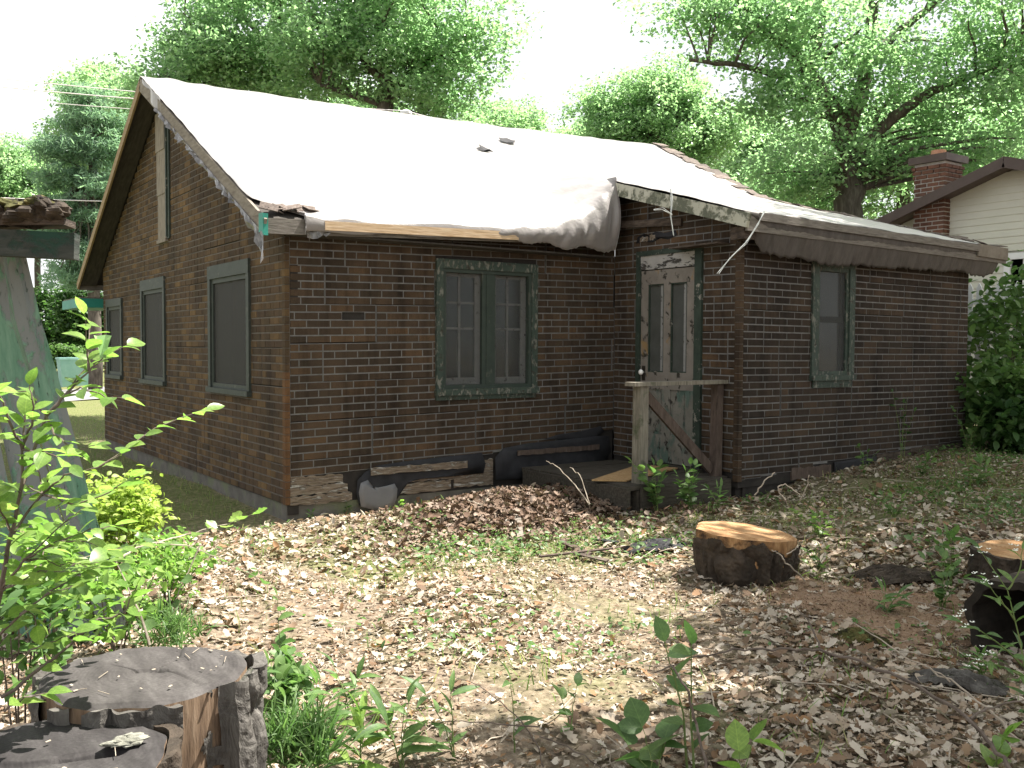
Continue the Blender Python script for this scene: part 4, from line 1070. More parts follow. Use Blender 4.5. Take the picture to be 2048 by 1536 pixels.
# tattered clear plastic below the near verge
mb = MB(); n = 60; top = []; bot = []
for k in range(n + 1):
    f = k / n; y = 2.95 - f * 3.2
    z = z_main(0, y) - 0.13
    hang = 0.03 + 0.03 * abs(math.sin(7 * f)) + (0.17 * max(0, f - 0.82) / 0.18) + R.uniform(0, 0.03)
    top.append((X0R - 0.03 + R.uniform(-.006, .006), y, z)); bot.append((X0R - 0.03 + R.uniform(-0.04, 0.03), y - 0.03, z - hang))
mid_ = [((a_[0] + b_[0]) / 2 + R.uniform(-.025, .025), (a_[1] + b_[1]) / 2, (a_[2] + b_[2]) / 2) for a_, b_ in zip(top, bot)]
mb.grid([top, mid_, bot]); mb.build('tattered_edge', 'plastic_tatter', tarp)
mb = MB()
rows = [[(X0R - 0.03 - 0.01 * math.sin(k), 3.5 - 0.06 * k, z_main(0, 3.5 - 0.06 * k) + 0.02 - (0.16 * f if k > 4 else 0.05 * f)) for k in range(13)] for f in (0, 0.35, 0.7, 1)]
mb.grid(rows); mb.build('tattered_edge', 'tarp', tarp)
mb = MB(); rows = [[(0.10 + 0.04 * k + R.uniform(-.01, .01), -0.245 - 0.015 * math.sin(2 * k + i), z_eave(0.2) - 0.02 - 0.16 * i / 4 * (0.5 + 0.5 * R.random())) for k in range(6)] for i in range(5)]
mb.grid(rows); mb.build('tattered_edge', 'plastic_tatter', tarp)

# frayed cords
def cord(label, pts, r=0.0035, strands=4):
    t = thing('frayed_cord', label, 'cord', pts[0], 'frayed cords hanging from the roof')
    for s in range(strands):
        q = []
        for i, p in enumerate(pts):
            q.append((p[0] + R.uniform(-.01, .01), p[1] + R.uniform(-.01, .01), p[2] + R.uniform(-.01, .01)))
        MB().tube(q, r * R.uniform(0.6, 1), 5).build('strand', 'rope', t)
cord('long frayed cord trailing in the air from the bump-out roof corner', [(3.022, -2.523, 2.588), (2.931, -2.526, 2.461), (2.815, -2.513, 2.316), (2.677, -2.484, 2.193), (2.557, -2.467, 2.071)])
cord('short frayed cord hanging over the pale rake board', [(2.800, -1.685, 2.853), (2.769, -1.730, 2.721), (2.742, -1.741, 2.612), (2.757, -1.759, 2.442)], 0.003)
cord('stiff cord end curling above the door', [(2.746, -1.744, 2.612), (2.666, -1.723, 2.658), (2.607, -1.682, 2.650)], 0.003, 3)

# ================================================================== PORCH
porch = thing('porch', 'small weathered wooden porch with a railing before the peeling door', 'porch', (2.9, -0.9, 0.2))
R = random.Random(13)
y = -0.06; 
while y > -1.62:
    yb = y - 0.135; ym = (y + yb) / 2
    xl = 2.42 + 0.02 * math.sin(9 * ym)
    MB().box((xl, yb, 0.262 + R.uniform(-.004, .004)), (XI - 0.02, y, 0.30 + R.uniform(-.004, .004))).build('deck_board', 'deck_wood', porch)
    y = yb - 0.008
MB().bar((2.52, -1.655, 0.19), (XI - 0.02, -1.655, 0.19), 0.035, 0.19).build('rim_board', 'deck_wood', porch)
MB().bar((2.40, -0.1, 0.19), (2.40, -1.63, 0.19), 0.035, 0.19).build('rim_board', 'deck_wood', porch)
for (x, y) in ((2.55, -1.58), (3.5, -1.58), (2.5, -0.2)):
    MB().box((x - 0.05, y - 0.045, -0.1), (x + 0.05, y + 0.045, 0.258)).build('support', 'deck_wood', porch)
MB().hexa([(2.58, -1.56, .302), (2.68, -1.56, .302), (2.68, -1.46, .302), (2.58, -1.46, .302), (2.59, -1.555, 1.15), (2.685, -1.555, 1.15), (2.685, -1.46, 1.15), (2.59, -1.46, 1.15)]).build('post', 'post_wood', porch)
MB().hexa([(3.50, -1.58, .302), (3.585, -1.58, .302), (3.585, -1.50, .302), (3.50, -1.50, .302), (3.53, -1.57, 1.15), (3.61, -1.57, 1.15), (3.61, -1.49, 1.15), (3.53, -1.49, 1.15)]).build('post', 'brace_wood', porch)
MB().bar((2.5, -1.515, 1.168), (3.66, -1.54, 1.172), 0.13, 0.034).build('handrail', 'post_wood', porch)
MB().bar((2.70, -1.50, 1.07), (3.50, -1.53, 0.36), 0.035, 0.085).build('brace', 'brace_wood', porch)
osb = MB(); q = [(2.33, -1.22), (2.56, -1.42), (3.56, -1.04), (3.44, -0.62)]
osb.hexa([(x, y, 0.309) for x, y in q] + [(x, y, 0.322) for x, y in q])
tag(osb.build('plywood_sheet', 'osb'), 'orange-brown strand board sheet lying on the porch deck', 'board')

# ================================================================== OLD SHED at the left edge
shed = thing('shed', 'leaning derelict shed of mottled green boards with a mossy roof edge', 'shed', (-2.119, -2.599, 0.000))
R = random.Random(5)
edges = [
    [(-2.352, -2.731, 2.037), (-2.263, -2.728, 1.604), (-2.197, -2.725, 1.357), (-2.114, -2.725, 1.015), (-2.061, -2.725, 0.770), (-1.968, -2.733, 0.405), (-1.852, -2.727, -0.070)],
    [(-2.417, -2.643, 2.041), (-2.369, -2.611, 1.604), (-2.302, -2.609, 1.355), (-2.252, -2.587, 1.011), (-2.188, -2.594, 0.763), (-2.092, -2.605, 0.397), (-1.977, -2.600, -0.127)],
    [(-2.534, -2.519, 2.045), (-2.495, -2.481, 1.604), (-2.455, -2.460, 1.354), (-2.406, -2.437, 1.007), (-2.363, -2.430, 0.757), (-2.286, -2.428, 0.387), (-2.178, -2.419, -0.165)],
    [(-2.665, -2.384, 2.048), (-2.639, -2.338, 1.605), (-2.600, -2.316, 1.352), (-2.555, -2.291, 1.002), (-2.515, -2.282, 0.751), (-2.449, -2.272, 0.378), (-2.352, -2.256, -0.204)],
    [(-2.819, -2.234, 2.052), (-2.795, -2.187, 1.605), (-2.757, -2.164, 1.350), (-2.713, -2.138, 0.998), (-2.675, -2.128, 0.744), (-2.611, -2.117, 0.369), (-2.521, -2.097, -0.217)],
    [(-2.994, -2.069, 2.055), (-2.973, -2.020, 1.605), (-2.937, -1.996, 1.348), (-2.895, -1.968, 0.993), (-2.858, -1.958, 0.738), (-2.796, -1.945, 0.360), (-2.709, -1.924, -0.230)]]
back = Vector((0.04, 1.0, 0)).normalized()
for k in range(5):
    Re, Le = [Vector(p) for p in edges[k]], [Vector(p) for p in edges[k + 1]]
    mb = MB(); rows = []
    off = back * (0.03 * (k % 2))
    for a, b in zip(Re, Le):
        g_ = (a - b) * 0.06; a2 = a - g_ + off; b2 = b + g_ + off; th = back * 0.022
        mid = (a2 + b2) / 2 - back * 0.006 * R.uniform(0.3, 1.5)
        rows.append([a2, mid, b2, b2 + th, a2 + th])
    mb.grid(rows, closed=True); mb.build('board', 'shed_paint', shed)
# end wall going back from the corner, in the shade
ed = [Vector(p) for p in edges[0]]
for k in range(8):
    mb = MB(); d0 = 0.03 + k * 0.15; rows = []
    for a in ed:
        a2 = a + back * d0 - Vector((0.03, 0, 0)); b2 = a + back * (d0 + 0.14) - Vector((0.03, 0, 0))
        rows.append([a2, b2, b2 - Vector((0.02, 0, 0)), a2 - Vector((0.02, 0, 0))])
    mb.grid(rows, closed=True); mb.build('board', 'shed_paint', shed)
MB().bar((-3.032, -2.603, 1.953), (-2.170, -3.059, 1.918), 0.075, 0.115).build('eave_beam', 'shed_beam', shed)
MB().bar((-3.031, -2.552, 2.001), (-2.186, -2.994, 2.027), 0.16, 0.03).build('roof_board', 'dark_wood', shed)
def lump(c, sx, sy, sz, seed, n=22, m=12):
    r = np.random.default_rng(seed); ph = r.uniform(0, 6.28, 8); rows = []
    for i in range(m + 1):
        th = math.pi * i / m; row = []
        for j in range(n):
            a = 2 * math.pi * j / n
            k = 1 + 0.16 * math.sin(3 * a + ph[0] + 2 * th) + 0.12 * math.sin(5 * a + 4 * th + ph[1]) + 0.10 * math.sin(9 * a + ph[2] - 3 * th) + r.uniform(-.07, .07)
            row.append((c[0] + sx * k * math.sin(th) * math.cos(a), c[1] + sy * k * math.sin(th) * math.sin(a), c[2] + sz * k * math.cos(th)))
        rows.append(row)
    mb = MB(); mb.grid(rows, closed=True); return mb
c0 = Vector((-2.339, -2.935, 2.054)); 
for k, (dx, s) in enumerate(((0.0, 0.13), (-0.13, 0.14), (-0.28, 0.15), (-0.44, 0.15), (0.09, 0.08))):
    p = c0 + Vector(RT) * dx
    lump(p + Vector((0, 0, 0.005 * k)), s, 0.12, 0.045, 50 + k).build('rotten_shingles', 'bark_dark', shed)
    lump(p + Vector((0, 0, 0.035 + 0.004 * k)) - Vector(RT) * 0.05, s * 0.8, 0.1, 0.035, 70 + k).build('moss_cushion', 'moss', shed)
rb = MB(); a = Vector((-3.030, -2.538, 2.056)); b = Vector((-2.224, -2.978, 2.068)); u_ = back * 1.3 + Vector((0, 0, 0.12))
rb.hexa([a, b, b + u_, a + u_] + [p + Vector((0, 0, 0.03)) for p in (a, b, b + u_, a + u_)]); rb.build('roof', 'moss', shed)

# ================================================================== STUMPS AND LOGS
def polar_top(rfun, z0fun, nr=56, na=192):
    rows = []
    for i in range(nr + 1):
        f = (i / nr); row = []
        for j in range(na):
            a = 2 * math.pi * j / na; r_ = rfun(a) * f
            x, y = r_ * math.cos(a), r_ * math.sin(a)
            row.append((x, y, z0fun(x, y, f)))
        rows.append(row)
    return rows
def seg_dist(x, y, pts):
    best = 9
    for (ax, ay), (bx, by) in zip(pts[:-1], pts[1:]):
        dx, dy = bx - ax, by - ay; t = max(0, min(1, ((x - ax) * dx + (y - ay) * dy) / (dx * dx + dy * dy)))
        best = min(best, math.hypot(x - ax - t * dx, y - ay - t * dy))
    return best
def make_stump(name, label, loc, r0, h, top_mat, side_mat, bark_mat, seed, cracks, bark=True, bare=None, loose=(), flare=0.0, tilt=(0, 0), nplates=40):
    R = random.Random(seed); ph = [R.uniform(0, 6.28) for _ in range(6)]
    root = thing(name, label, 'stump', loc)
    rf = lambda a: r0 * (1 + 0.05 * math.sin(2 * a + ph[0]) + 0.035 * math.sin(3 * a + ph[1]) + 0.02 * math.sin(7 * a + ph[2]) + 0.012 * math.sin(13 * a + ph[3]))
    zt_ = lambda x, y: tilt[0] * x + tilt[1] * y
    def zf(x, y, f):
        z = zt_(x, y) + 0.004 * math.sin(25 * x + ph[4]) * math.sin(22 * y) - (0.012 * max(0, f - 0.93) / 0.07)
        for pts, w, dep in cracks:
            d = seg_dist(x, y, pts)
            if d < w: z -= dep * (1 - d / w) ** 0.6
        return z
    o = obj('cut_face', MB().grid(polar_top(rf, zf), closed=True).mesh('cut_face', top_mat, True), root, loc=loc)
    rows = []
    for i in range(15):
        f = i / 14; row = []
        for j in range(96):
            a = 2 * math.pi * j / 96
            rr = rf(a) * (1 + flare * f * f + 0.02 * math.sin(11 * a + ph[5] + 3 * f) * f + 0.015 * math.sin(19 * a) * f)
            x, y = rr * math.cos(a), rr * math.sin(a)
            row.append((x, y, zf(rf(a) * math.cos(a), rf(a) * math.sin(a), 1) * (1 - f) - h * f))
        rows.append(row)
    obj('wood', MB().grid(rows, closed=True).mesh('wood', side_mat, True), root, loc=loc)
    if not bark: return root
    NA, NZ = 260, 70
    l1, l2, l3, l4 = Lattice(seed, 26), Lattice(seed + 1, 52), Lattice(seed + 2, 130), Lattice(seed + 3, 13)
    A = np.linspace(0, 2 * np.pi, NA, endpoint=False)
    rfa = np.array([rf(a) for a in A]); off = np.zeros(NA); rise = np.zeros(NA)
    for lo, hi, of, ri in loose:
        k = ((A >= lo) & (A <= hi)) | ((A + 2 * np.pi >= lo) & (A + 2 * np.pi <= hi)) | ((A - 2 * np.pi >= lo) & (A - 2 * np.pi <= hi))
        off[k] = of; rise[k] = ri
    blk = l2(A / (2 * np.pi) * 52, np.full(NA, 3.3)); rise = rise + 0.022 * (blk - 0.55)
    Zt = np.array([zf(rf(a) * math.cos(a), rf(a) * math.sin(a), 1) for a in A])
    rows = []; keep = np.ones((NZ, NA), bool)
    for i in range(NZ + 1):
        f = i / NZ; U = A / (2 * np.pi)
        wv = 0.9 * l4(U * 13, np.full(NA, f * h * 6))
        rid = 1 - np.abs(2 * l1(U * 26 + wv, np.full(NA, f * h * 4.5)) - 1); rid2 = l2(U * 52 + wv, np.full(NA, f * h * 16)); rid3 = l3(U * 130, np.full(NA, f * h * 60))
        th = 0.006 + 0.030 * np.clip(1.25 - rid ** 2 * 1.5, 0, 1) * (0.55 + 0.6 * rid2) + 0.007 * rid3
        rr = rfa * (1 + flare * f * f) + off + th - 0.006
        zz = (Zt + rise) * (1 - f) - h * f
        rows.append([(r_ * math.cos(a), r_ * math.sin(a), z_) for r_, a, z_ in zip(rr, A, zz)])
        if i < NZ and bare: keep[i] = ~np.array([bare(nm(a), -h * f, float(q)) for a, q in zip(A, rid2)])
    mb = MB(); b0 = [p for r_ in rows for p in r_]; fs = []
    for i in range(NZ):
        for j in range(NA):
            if keep[i, j]: fs.append((i * NA + j, i * NA + (j + 1) % NA, (i + 1) * NA + (j + 1) % NA, (i + 1) * NA + j))
    mb.add(b0, fs)
    inner = [((rfa[j] + off[j] - 0.004) * math.cos(A[j]), (rfa[j] + off[j] - 0.004) * math.sin(A[j]), Zt[j] + rise[j] - 0.004) for j in range(NA)]
    low = [(x_, y_, z_ - 0.14) for x_, y_, z_ in inner]
    mb.add(rows[0] + inner + low, [(j, NA + j, NA + (j + 1) % NA, (j + 1) % NA) for j in range(NA) if keep[0, j]] + [(NA + j, 2 * NA + j, 2 * NA + (j + 1) % NA, NA + (j + 1) % NA) for j in range(NA) if keep[0, j] and off[j] > 0.004])
    obj('bark', mb.mesh('bark', bark_mat), root, loc=loc)
    return root
nm = lambda x: x % (2 * math.pi)
def near_a(a, c, w): return abs((a - c + math.pi) % (2 * math.pi) - math.pi) < w
vr = math.atan2(RT.y, RT.x)                       # image-right as an angle
vf = math.atan2(-FW.y, -FW.x)                     # towards the camera
vr_f = vr - (((vr - vf + math.pi) % (2 * math.pi)) - math.pi) * 0.45
def rng_a(c, w): return (nm(c) - w, nm(c) + w)
s1 = Vector((-2.330, -4.841, 0.548))
rel = lambda px_, py_: (px_ * RT.x + py_ * FW.x * 1.04, px_ * RT.y + py_ * FW.y * 1.04)
make_stump('tree_stump', 'weathered grey stump with loose bark, the farther of the two at lower left', s1, 0.265, s1.z + 0.06, 'endgrain_grey', 'bare_wood', 'bark_grey', 41,
    [([rel(-.03, .0), rel(.02, .02), rel(.05, .0)], 0.018, 0.014), ([rel(.02, .02), rel(.1, -.02), rel(.2, -.1)], 0.005, 0.008), ([rel(.02, .02), rel(.05, .12), rel(.02, .24)], 0.006, 0.009), ([rel(0, 0), rel(-.12, .05)], 0.004, 0.005)],
    bare=lambda a, z, q: (near_a(a, vr_f + 0.06, 0.22) and q < 0.75) or (near_a(a, vf - 0.75, 0.17) and z > -0.22 - 0.3 * q) or (near_a(a, vf - 0.3, 0.06) and z > -0.1), loose=[rng_a(vr + 0.1, 0.45) + (0.024, 0.012)], flare=0.04)
s2 = Vector((-2.620, -5.178, 0.496))
make_stump('tree_stump', 'nearest dark stump cut off by the lower left corner of the picture', s2, 0.26, s2.z + 0.06, 'endgrain_dark', 'bare_wood', 'bark_dark', 42,
    [([rel(-.2, -.06), rel(-.05, -.05), rel(.05, -.02), rel(.12, .03)], 0.02, 0.02), ([rel(.03, -.02), rel(.13, .035)], 0.03, 0.012)], loose=[rng_a(vr + 0.4, 0.5) + (0.01, 0.012), rng_a(nm(vr + 1.5), 0.45) + (0.008, 0.014)], flare=0.04, nplates=34)
# lichen flake on the nearest stump
c = s2 + Vector((rel(.145, .06)[0], rel(.145, .06)[1], 0.012))
fl = lump(c, 0.05, 0.028, 0.01, 91); tag(fl.build('lichen_flake', 'lichen'), 'crusty pale lichen flake lying on the nearest dark stump', 'lichen')

R = random.Random(17); chips = MB()
for k in range(34):
    base_, rr_ = (s1, .22) if k < 24 else (s2, .2)
    a = R.uniform(0, 6.28); q = rr_ * math.sqrt(R.random()); p = base_ + Vector((q * math.cos(a), q * math.sin(a), .007)); l_ = R.choice([.006, .008, .012, .05]); d_ = R.uniform(0, 6.28)
    chips.bar(p, p + Vector((math.cos(d_) * l_, math.sin(d_) * l_, .001)), .0014 if l_ > .03 else l_ * .5, .0016)
tag(chips.build('wood_chips', 'twig_pale'), 'pale wood chips and needles strewn on the dark stump tops', 'wood chips', kind='stuff')
SCAL = Lattice(77, 17)
s3 = Vector((1.761, -3.459, 0.296)); b3 = gz(s3.x, s3.y)
st = make_stump('tree_stump', 'freshly cut stump with orange top and a long crack beside the leaf pile', s3, 0.335, s3.z - b3 + 0.04, 'endgrain_fresh', 'orange_wood', 'bark_dark', 43,
    [([rel(-.34, -.04), rel(-.22, -.075), rel(-.1, -.07), rel(0, -.14), rel(.12, -.16), rel(.2, -.19)], 0.014, 0.06), ([rel(-.1, -.07), rel(.05, -.02)], 0.003, 0.004)],
    bare=lambda a, z, q: z > 0.015 - 0.30 * max(0.0, float(SCAL(a / (2 * math.pi) * 17, 0.4)) - 0.3) - 0.04 * q, flare=-0.14, tilt=(-0.10 * RT.x - 0.03 * FW.x, -0.10 * RT.y - 0.03 * FW.y), nplates=46)

def make_log(name, label, a, b, r, end_mat, seed):
    R = random.Random(seed); a = Vector(a); b = Vector(b); d = (b - a); Lg = d.length; d.normalize()
    root = thing(name, label, 'log', (a.x, a.y, gz(a.x, a.y)))
    q = d.to_track_quat('Z', 'Y').to_matrix()
    rows = []
    for i in range(21):
        row = []
        for j in range(40):
            t = 2 * math.pi * j / 40
            rr = r * (1 + 0.04 * math.sin(3 * t + i * .2) + 0.03 * math.sin(8 * t + i * .5) + R.uniform(-.035, .035))
            row.append(a + q @ Vector((rr * math.cos(t), rr * math.sin(t), Lg * i / 20)))
        rows.append(row)
    MB().grid(rows, closed=True).build('bark', 'bark_dark', root)
    for c, e, s in ((rows[0], a, -1), (rows[-1], b, 1)):
        if s < 0:
            hol = [[Vector(p) * 1.0 for p in c], [e + (Vector(p) - e) * 0.84 + d * 0.004 for p in c], [e + (Vector(p) - e) * 0.78 + d * 0.2 for p in c], [e + (Vector(p) - e) * 0.5 + d * 0.5 for p in c], [e + (Vector(p) - e) * 0.001 + d * 0.55 for p in c]]
            MB().grid(hol, closed=True).build('hollow_end', 'hollow', root); continue
        o = obj('end_face', MB().grid([[(0.0001 * math.cos(2 * math.pi * j / 40), 0.0001 * math.sin(2 * math.pi * j / 40), 0) for j in range(40)]] + [[tuple(q.transposed() @ (Vector(p) - e) * f) for p in c] for f in (0.3, 0.6, 0.94)], closed=True).mesh('end_face', end_mat, True), root, loc=e, rot=q.to_euler())
    return root
make_log('log', 'dark hollow log lying at the right edge behind the white flowered weed', (1.538, -5.324, 0.134), (4.1, -5.6, 0.3), 0.25, 'endgrain_dark', 61)
s4 = Vector((2.794, -4.789, 0.286))
make_stump('tree_stump', 'second fresh stump with an orange cut behind the flowering weed at the right edge', s4, 0.3, s4.z - gz(s4.x, s4.y) + 0.04, 'endgrain_fresh', 'bare_wood', 'bark_dark', 44, [([rel(-.2, .02), rel(.1, -.05)], .006, .02)], flare=0.08)
# bark slabs
def slab_of_bark(label, c, ln, wd, ang, seed, mat, n=5):
    """a shed slab of bark: broken strips side by side, each with its own ridged surface"""
    R = random.Random(seed); t = thing('bark_slab', label, 'bark', c, 'bark slabs on the ground')
    dx, dy = math.cos(ang), math.sin(ang); n = int(n * 1.6); l1, l2 = Lattice(seed * 7 + 1), Lattice(seed * 7 + 2)
    for k in range(n):
        o0 = (k - n / 2 + R.uniform(-.3, .3)) * wd / n; rows = []
        s0, s1_ = -ln / 2 * R.uniform(.45, 1), ln / 2 * R.uniform(.45, 1); bend = R.uniform(-.06, .06); lift = R.uniform(0, .03)
        for i in range(25):
            f = i / 24; s = s0 + (s1_ - s0) * f; w = wd / n * 0.66 * (math.sin(math.pi * (f * .94 + .03)) ** 0.35) * (.75 + .5 * float(l1(f * 9, k + .5)))
            oo = o0 + bend * math.sin(3 * f) * ln * .5; row = []
            for q in range(7):
                g = (q - 3) / 3; x, y = c[0] + dx * s - dy * (oo + g * w), c[1] + dy * s + dx * (oo + g * w)
                z = gz(x, y) + 0.012 + lift * math.sin(3.1 * f) + (0.028 * (1 - g * g) + 0.022 * float(l2(q * 1.3 + 3 * k, f * 22))) * (.5 + .5 * math.sin(math.pi * f))
                row.append((x, y, z))
            rows.append(row)
        MB().grid(rows).build('bark_strip', mat, t)
ra = math.atan2(RT.y, RT.x)
slab_of_bark('dark bark slab on the sawdust right of the fresh stump', (2.415, -4.144, 0.120), 0.55, 0.3, ra + 0.12, 1, 'bark_dark', 6)
slab_of_bark('grey ridged bark slab lying at lower right below the log', (0.941, -5.418, 0.060), 0.46, 0.17, ra - 0.5, 2, 'bark_grey', 5)
slab_of_bark('mossy bark slab among the leaves left of the log', (1.169, -4.761, 0.040), 0.3, 0.13, ra + 0.05, 3, 'moss', 4)
slab_of_bark('dark scrap of roofing felt left of the fresh stump', (1.776, -2.611, 0.030), 0.5, 0.2, ra + 0.3, 4, 'tar_paper', 3)
# fallen broken boards on the leaf pile
R = random.Random(8)
for k, (a, b, w) in enumerate((((1.189, -2.414, 0.100), (1.279, -2.662, 0.080), 0.05), ((1.320, -2.071, 0.120), (1.278, -2.473, 0.100), 0.04), ((1.424, -1.372, 0.160), (1.077, -1.910, 0.120), 0.05), ((1.105, -1.304, 0.100), (1.040, -0.989, 0.100), 0.06), ((1.598, -2.143, 0.140), (1.683, -2.304, 0.100), .07), ((0.924, -2.355, 0.050), (1.646, -2.485, 0.060), .03))):
    a = Vector(a); b = Vector(b); a.z = gz(a.x, a.y) + 0.035; b.z = gz(b.x, b.y) + 0.03
    o = MB().bar(a, b, w, 0.012, up=(R.uniform(-.3, .3), R.uniform(-.3, .3), 1)).build('broken_board', ['dark_wood', 'brace_wood', 'weathered_wood', 'dark_wood', 'tar_paper', 'brace_wood'][k])
    tag(o, ['short dark board on the right of the leaf pile', 'thin brown board lying askew in the middle of the leaf pile', 'pale splintered board standing out of the leaf pile', 'dark board on the left slope of the leaf pile', 'black scrap beside the porch foot', 'long thin brown stick along the lower edge of the leaf pile'][k], 'board', 'broken boards on the leaf pile')
# sawdust
c = Vector((1.746, -4.440, 0.070)); rows = []
for i in range(10):
    row = []
    for j in range(48):
        a = 2 * math.pi * j / 48; rr = (0.62 + 0.12 * math.sin(3 * a + 1) + 0.08 * math.sin(7 * a)) * i / 9
        x = c.x + rr * (RT.x * math.cos(a) + 1.25 * FW.x * math.sin(a)); y = c.y + rr * (RT.y * math.cos(a) + 1.25 * FW.y * math.sin(a))
        row.append((x, y, gz(x, y) + 0.034 * (1 - (i / 9) ** 2) - (0.02 if i == 9 else 0) + 0.003 * math.sin(40 * x) * math.sin(37 * y)))
    rows.append(row)
o = MB().grid(rows, closed=True).build('sawdust', 'sawdust', smooth=True); tag(o, 'orange sawdust spread beside the dark bark slab', 'sawdust', kind='stuff')

r = np.random.default_rng(55); n = 5200; q = r.uniform(0, 1, n) ** .6 * .8; aa = r.uniform(0, 6.283, n)
x = c.x + q * (RT.x * np.cos(aa) + 1.25 * FW.x * np.sin(aa)); y = c.y + q * (RT.y * np.cos(aa) + 1.25 * FW.y * np.sin(aa))
pos = np.column_stack([x, y, ground_h(x, y) + 0.036 * np.clip(1 - (q / .62) ** 2, 0, 1) + r.uniform(.002, .01, n)])
V, T, C_ = scatter([t_rhomb(.5, .2), t_rhomb(.25, .1)], pos, rot_mats(r, n, .6), r.uniform(.006, .022, n), r)
o = obj('sawdust_chips', np_mesh('sawdust_chips', V, T, C_, 'sawdust')); tag(o, 'loose wood flakes over and around the sawdust', 'wood flakes', kind='stuff')

# ================================================================== LITTER, GRASS
def in_view(x, y, m=0.08, dmin=2.6, dmax=30):
    vx, vy = x - CAMPOS.x, y - CAMPOS.y
    z = vx * FW.x + vy * FW.y; s = (vx * RT.x + vy * RT.y) / np.maximum(z, 0.1)
    return (z > dmin) & (z < dmax) & (np.abs(s) < 0.54 + m)
def vnoise(x, y, seed=0, s=1.0):
    r = np.random.default_rng(seed); v = np.zeros_like(x)
    for k in range(6):
        a = r.uniform(0, 6.28); f = s * r.uniform(0.7, 2.6); v += np.sin((x * math.cos(a) + y * math.sin(a)) * f + r.uniform(0, 6.28))
    return v / 3.0
def outside_house(x, y, m=0.02):
    main = (x > -m) & (x < XL + m) & (y > -m) & (y < YB + m)
    ext = (x > XI - m) & (x < XL + m) & (y > EY - m) & (y < 0.5)
    return ~(main | ext)
def cover(n, box, seed): 
    r = np.random.default_rng(seed); x = r.uniform(box[0], box[1], n); y = r.uniform(box[2], box[3], n)
    k = in_view(x, y) & outside_house(x, y); return x[k], y[k], r
# dead oak leaves
x, y, r = cover(150000, (-4.5, 10.5, -8.0, -0.05), 101)
dist = np.hypot(x - CAMPOS.x, y - CAMPOS.y)
dens = np.clip(1.0 - 0.7 * green_amount(x, y), 0.06, 1) * np.clip(0.5 + 0.55 * vnoise(x, y, 5, 1.6), 0.08, 1.0)
dens *= np.where(dist > 8, 0.7, 1.0)
saw = np.exp(-(((x - c.x) ** 2 + (y - c.y) ** 2) / 0.3)); dens *= 1 - 0.85 * saw
k = r.uniform(0, 1, len(x)) < dens * 0.8
x, y = x[k], y[k]; n = len(x)
pos = np.column_stack([x, y, ground_h(x, y) + r.uniform(0.004, 0.03, n)])
t_ = r.uniform(0, 1, n)
sz = 0.03 + 0.06 * r.uniform(0, 1, n) ** 1.6; RM = rot_mats(r, n, 0.33)
nr_ = np.hypot(x - CAMPOS.x, y - CAMPOS.y) < 6.6
V, T, C = scatter(OAKS, pos[nr_], RM[nr_], sz[nr_], r, t_[nr_])
V2, T2, C2 = scatter([t_oval(.75, .25, .2), t_oval(.55, .3, -.3), t_rhomb(.7, .25)], pos[~nr_] , RM[~nr_], sz[~nr_], r, t_[~nr_])
V, T, C = np.concatenate([V, V2]), np.concatenate([T, T2 + len(V)]), np.concatenate([C, C2])
re_ = np.random.default_rng(121); n = 60000; xe = re_.uniform(-3, 12, n); ye = re_.uniform(-9.5, -0.1, n)
ke = in_view(xe, ye, .75, 2.0) & ~in_view(xe, ye) & outside_house(xe, ye) & (re_.uniform(0, 1, n) < .55); xe, ye = xe[ke], ye[ke]; n = len(xe)
V2, T2, C2 = scatter([t_rhomb(.7, .25), t_rhomb(.55, -.2)], np.column_stack([xe, ye, ground_h(xe, ye) + re_.uniform(.004, .03, n)]), rot_mats(re_, n, .33), re_.uniform(.04, .085, n), re_)
V, T, C = np.concatenate([V, V2]), np.concatenate([T, T2 + len(V)]), np.concatenate([C, C2])
o = obj('leaf_litter', np_mesh('leaf_litter', V, T, C, 'dead_leaf')); tag(o, 'pale dry oak leaves littering the whole yard', 'leaves', kind='stuff')
x, y, r = cover(330000, (-4.5, 10.5, -8.0, -0.05), 111)
k = r.uniform(0, 1, len(x)) < np.clip(1.0 - 0.3 * green_amount(x, y), 0, 1) * np.clip(0.6 + 0.5 * vnoise(x, y, 15, 2.2), 0.1, 1.0); x, y = x[k], y[k]; n = len(x)
pos = np.column_stack([x, y, ground_h(x, y) + r.uniform(0.002, 0.018, n)])
V, T, C = scatter([t_rhomb(.4, .1), t_rhomb(.7, .25), t_rhomb(.15, .02)], pos, rot_mats(r, n, 0.35), r.uniform(0.012, 0.04, n), r)
o = obj('leaf_crumbs', np_mesh('leaf_crumbs', V, T, C, 'dead_leaf')); tag(o, 'crumbled leaf scraps and bits between the whole leaves', 'leaf crumbs', kind='stuff')
# darker leaf pile in front of the porch
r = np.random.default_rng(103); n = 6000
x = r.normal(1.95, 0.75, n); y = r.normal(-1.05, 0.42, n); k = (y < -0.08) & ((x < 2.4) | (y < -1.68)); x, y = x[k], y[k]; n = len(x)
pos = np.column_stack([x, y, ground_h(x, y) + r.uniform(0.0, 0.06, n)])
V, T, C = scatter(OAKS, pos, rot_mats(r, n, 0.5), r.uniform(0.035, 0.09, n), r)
o = obj('leaf_pile', np_mesh('leaf_pile', V, T, C, 'brown_leaf')); tag(o, 'heap of brown leaves against the wall beside the porch', 'leaves', kind='stuff')
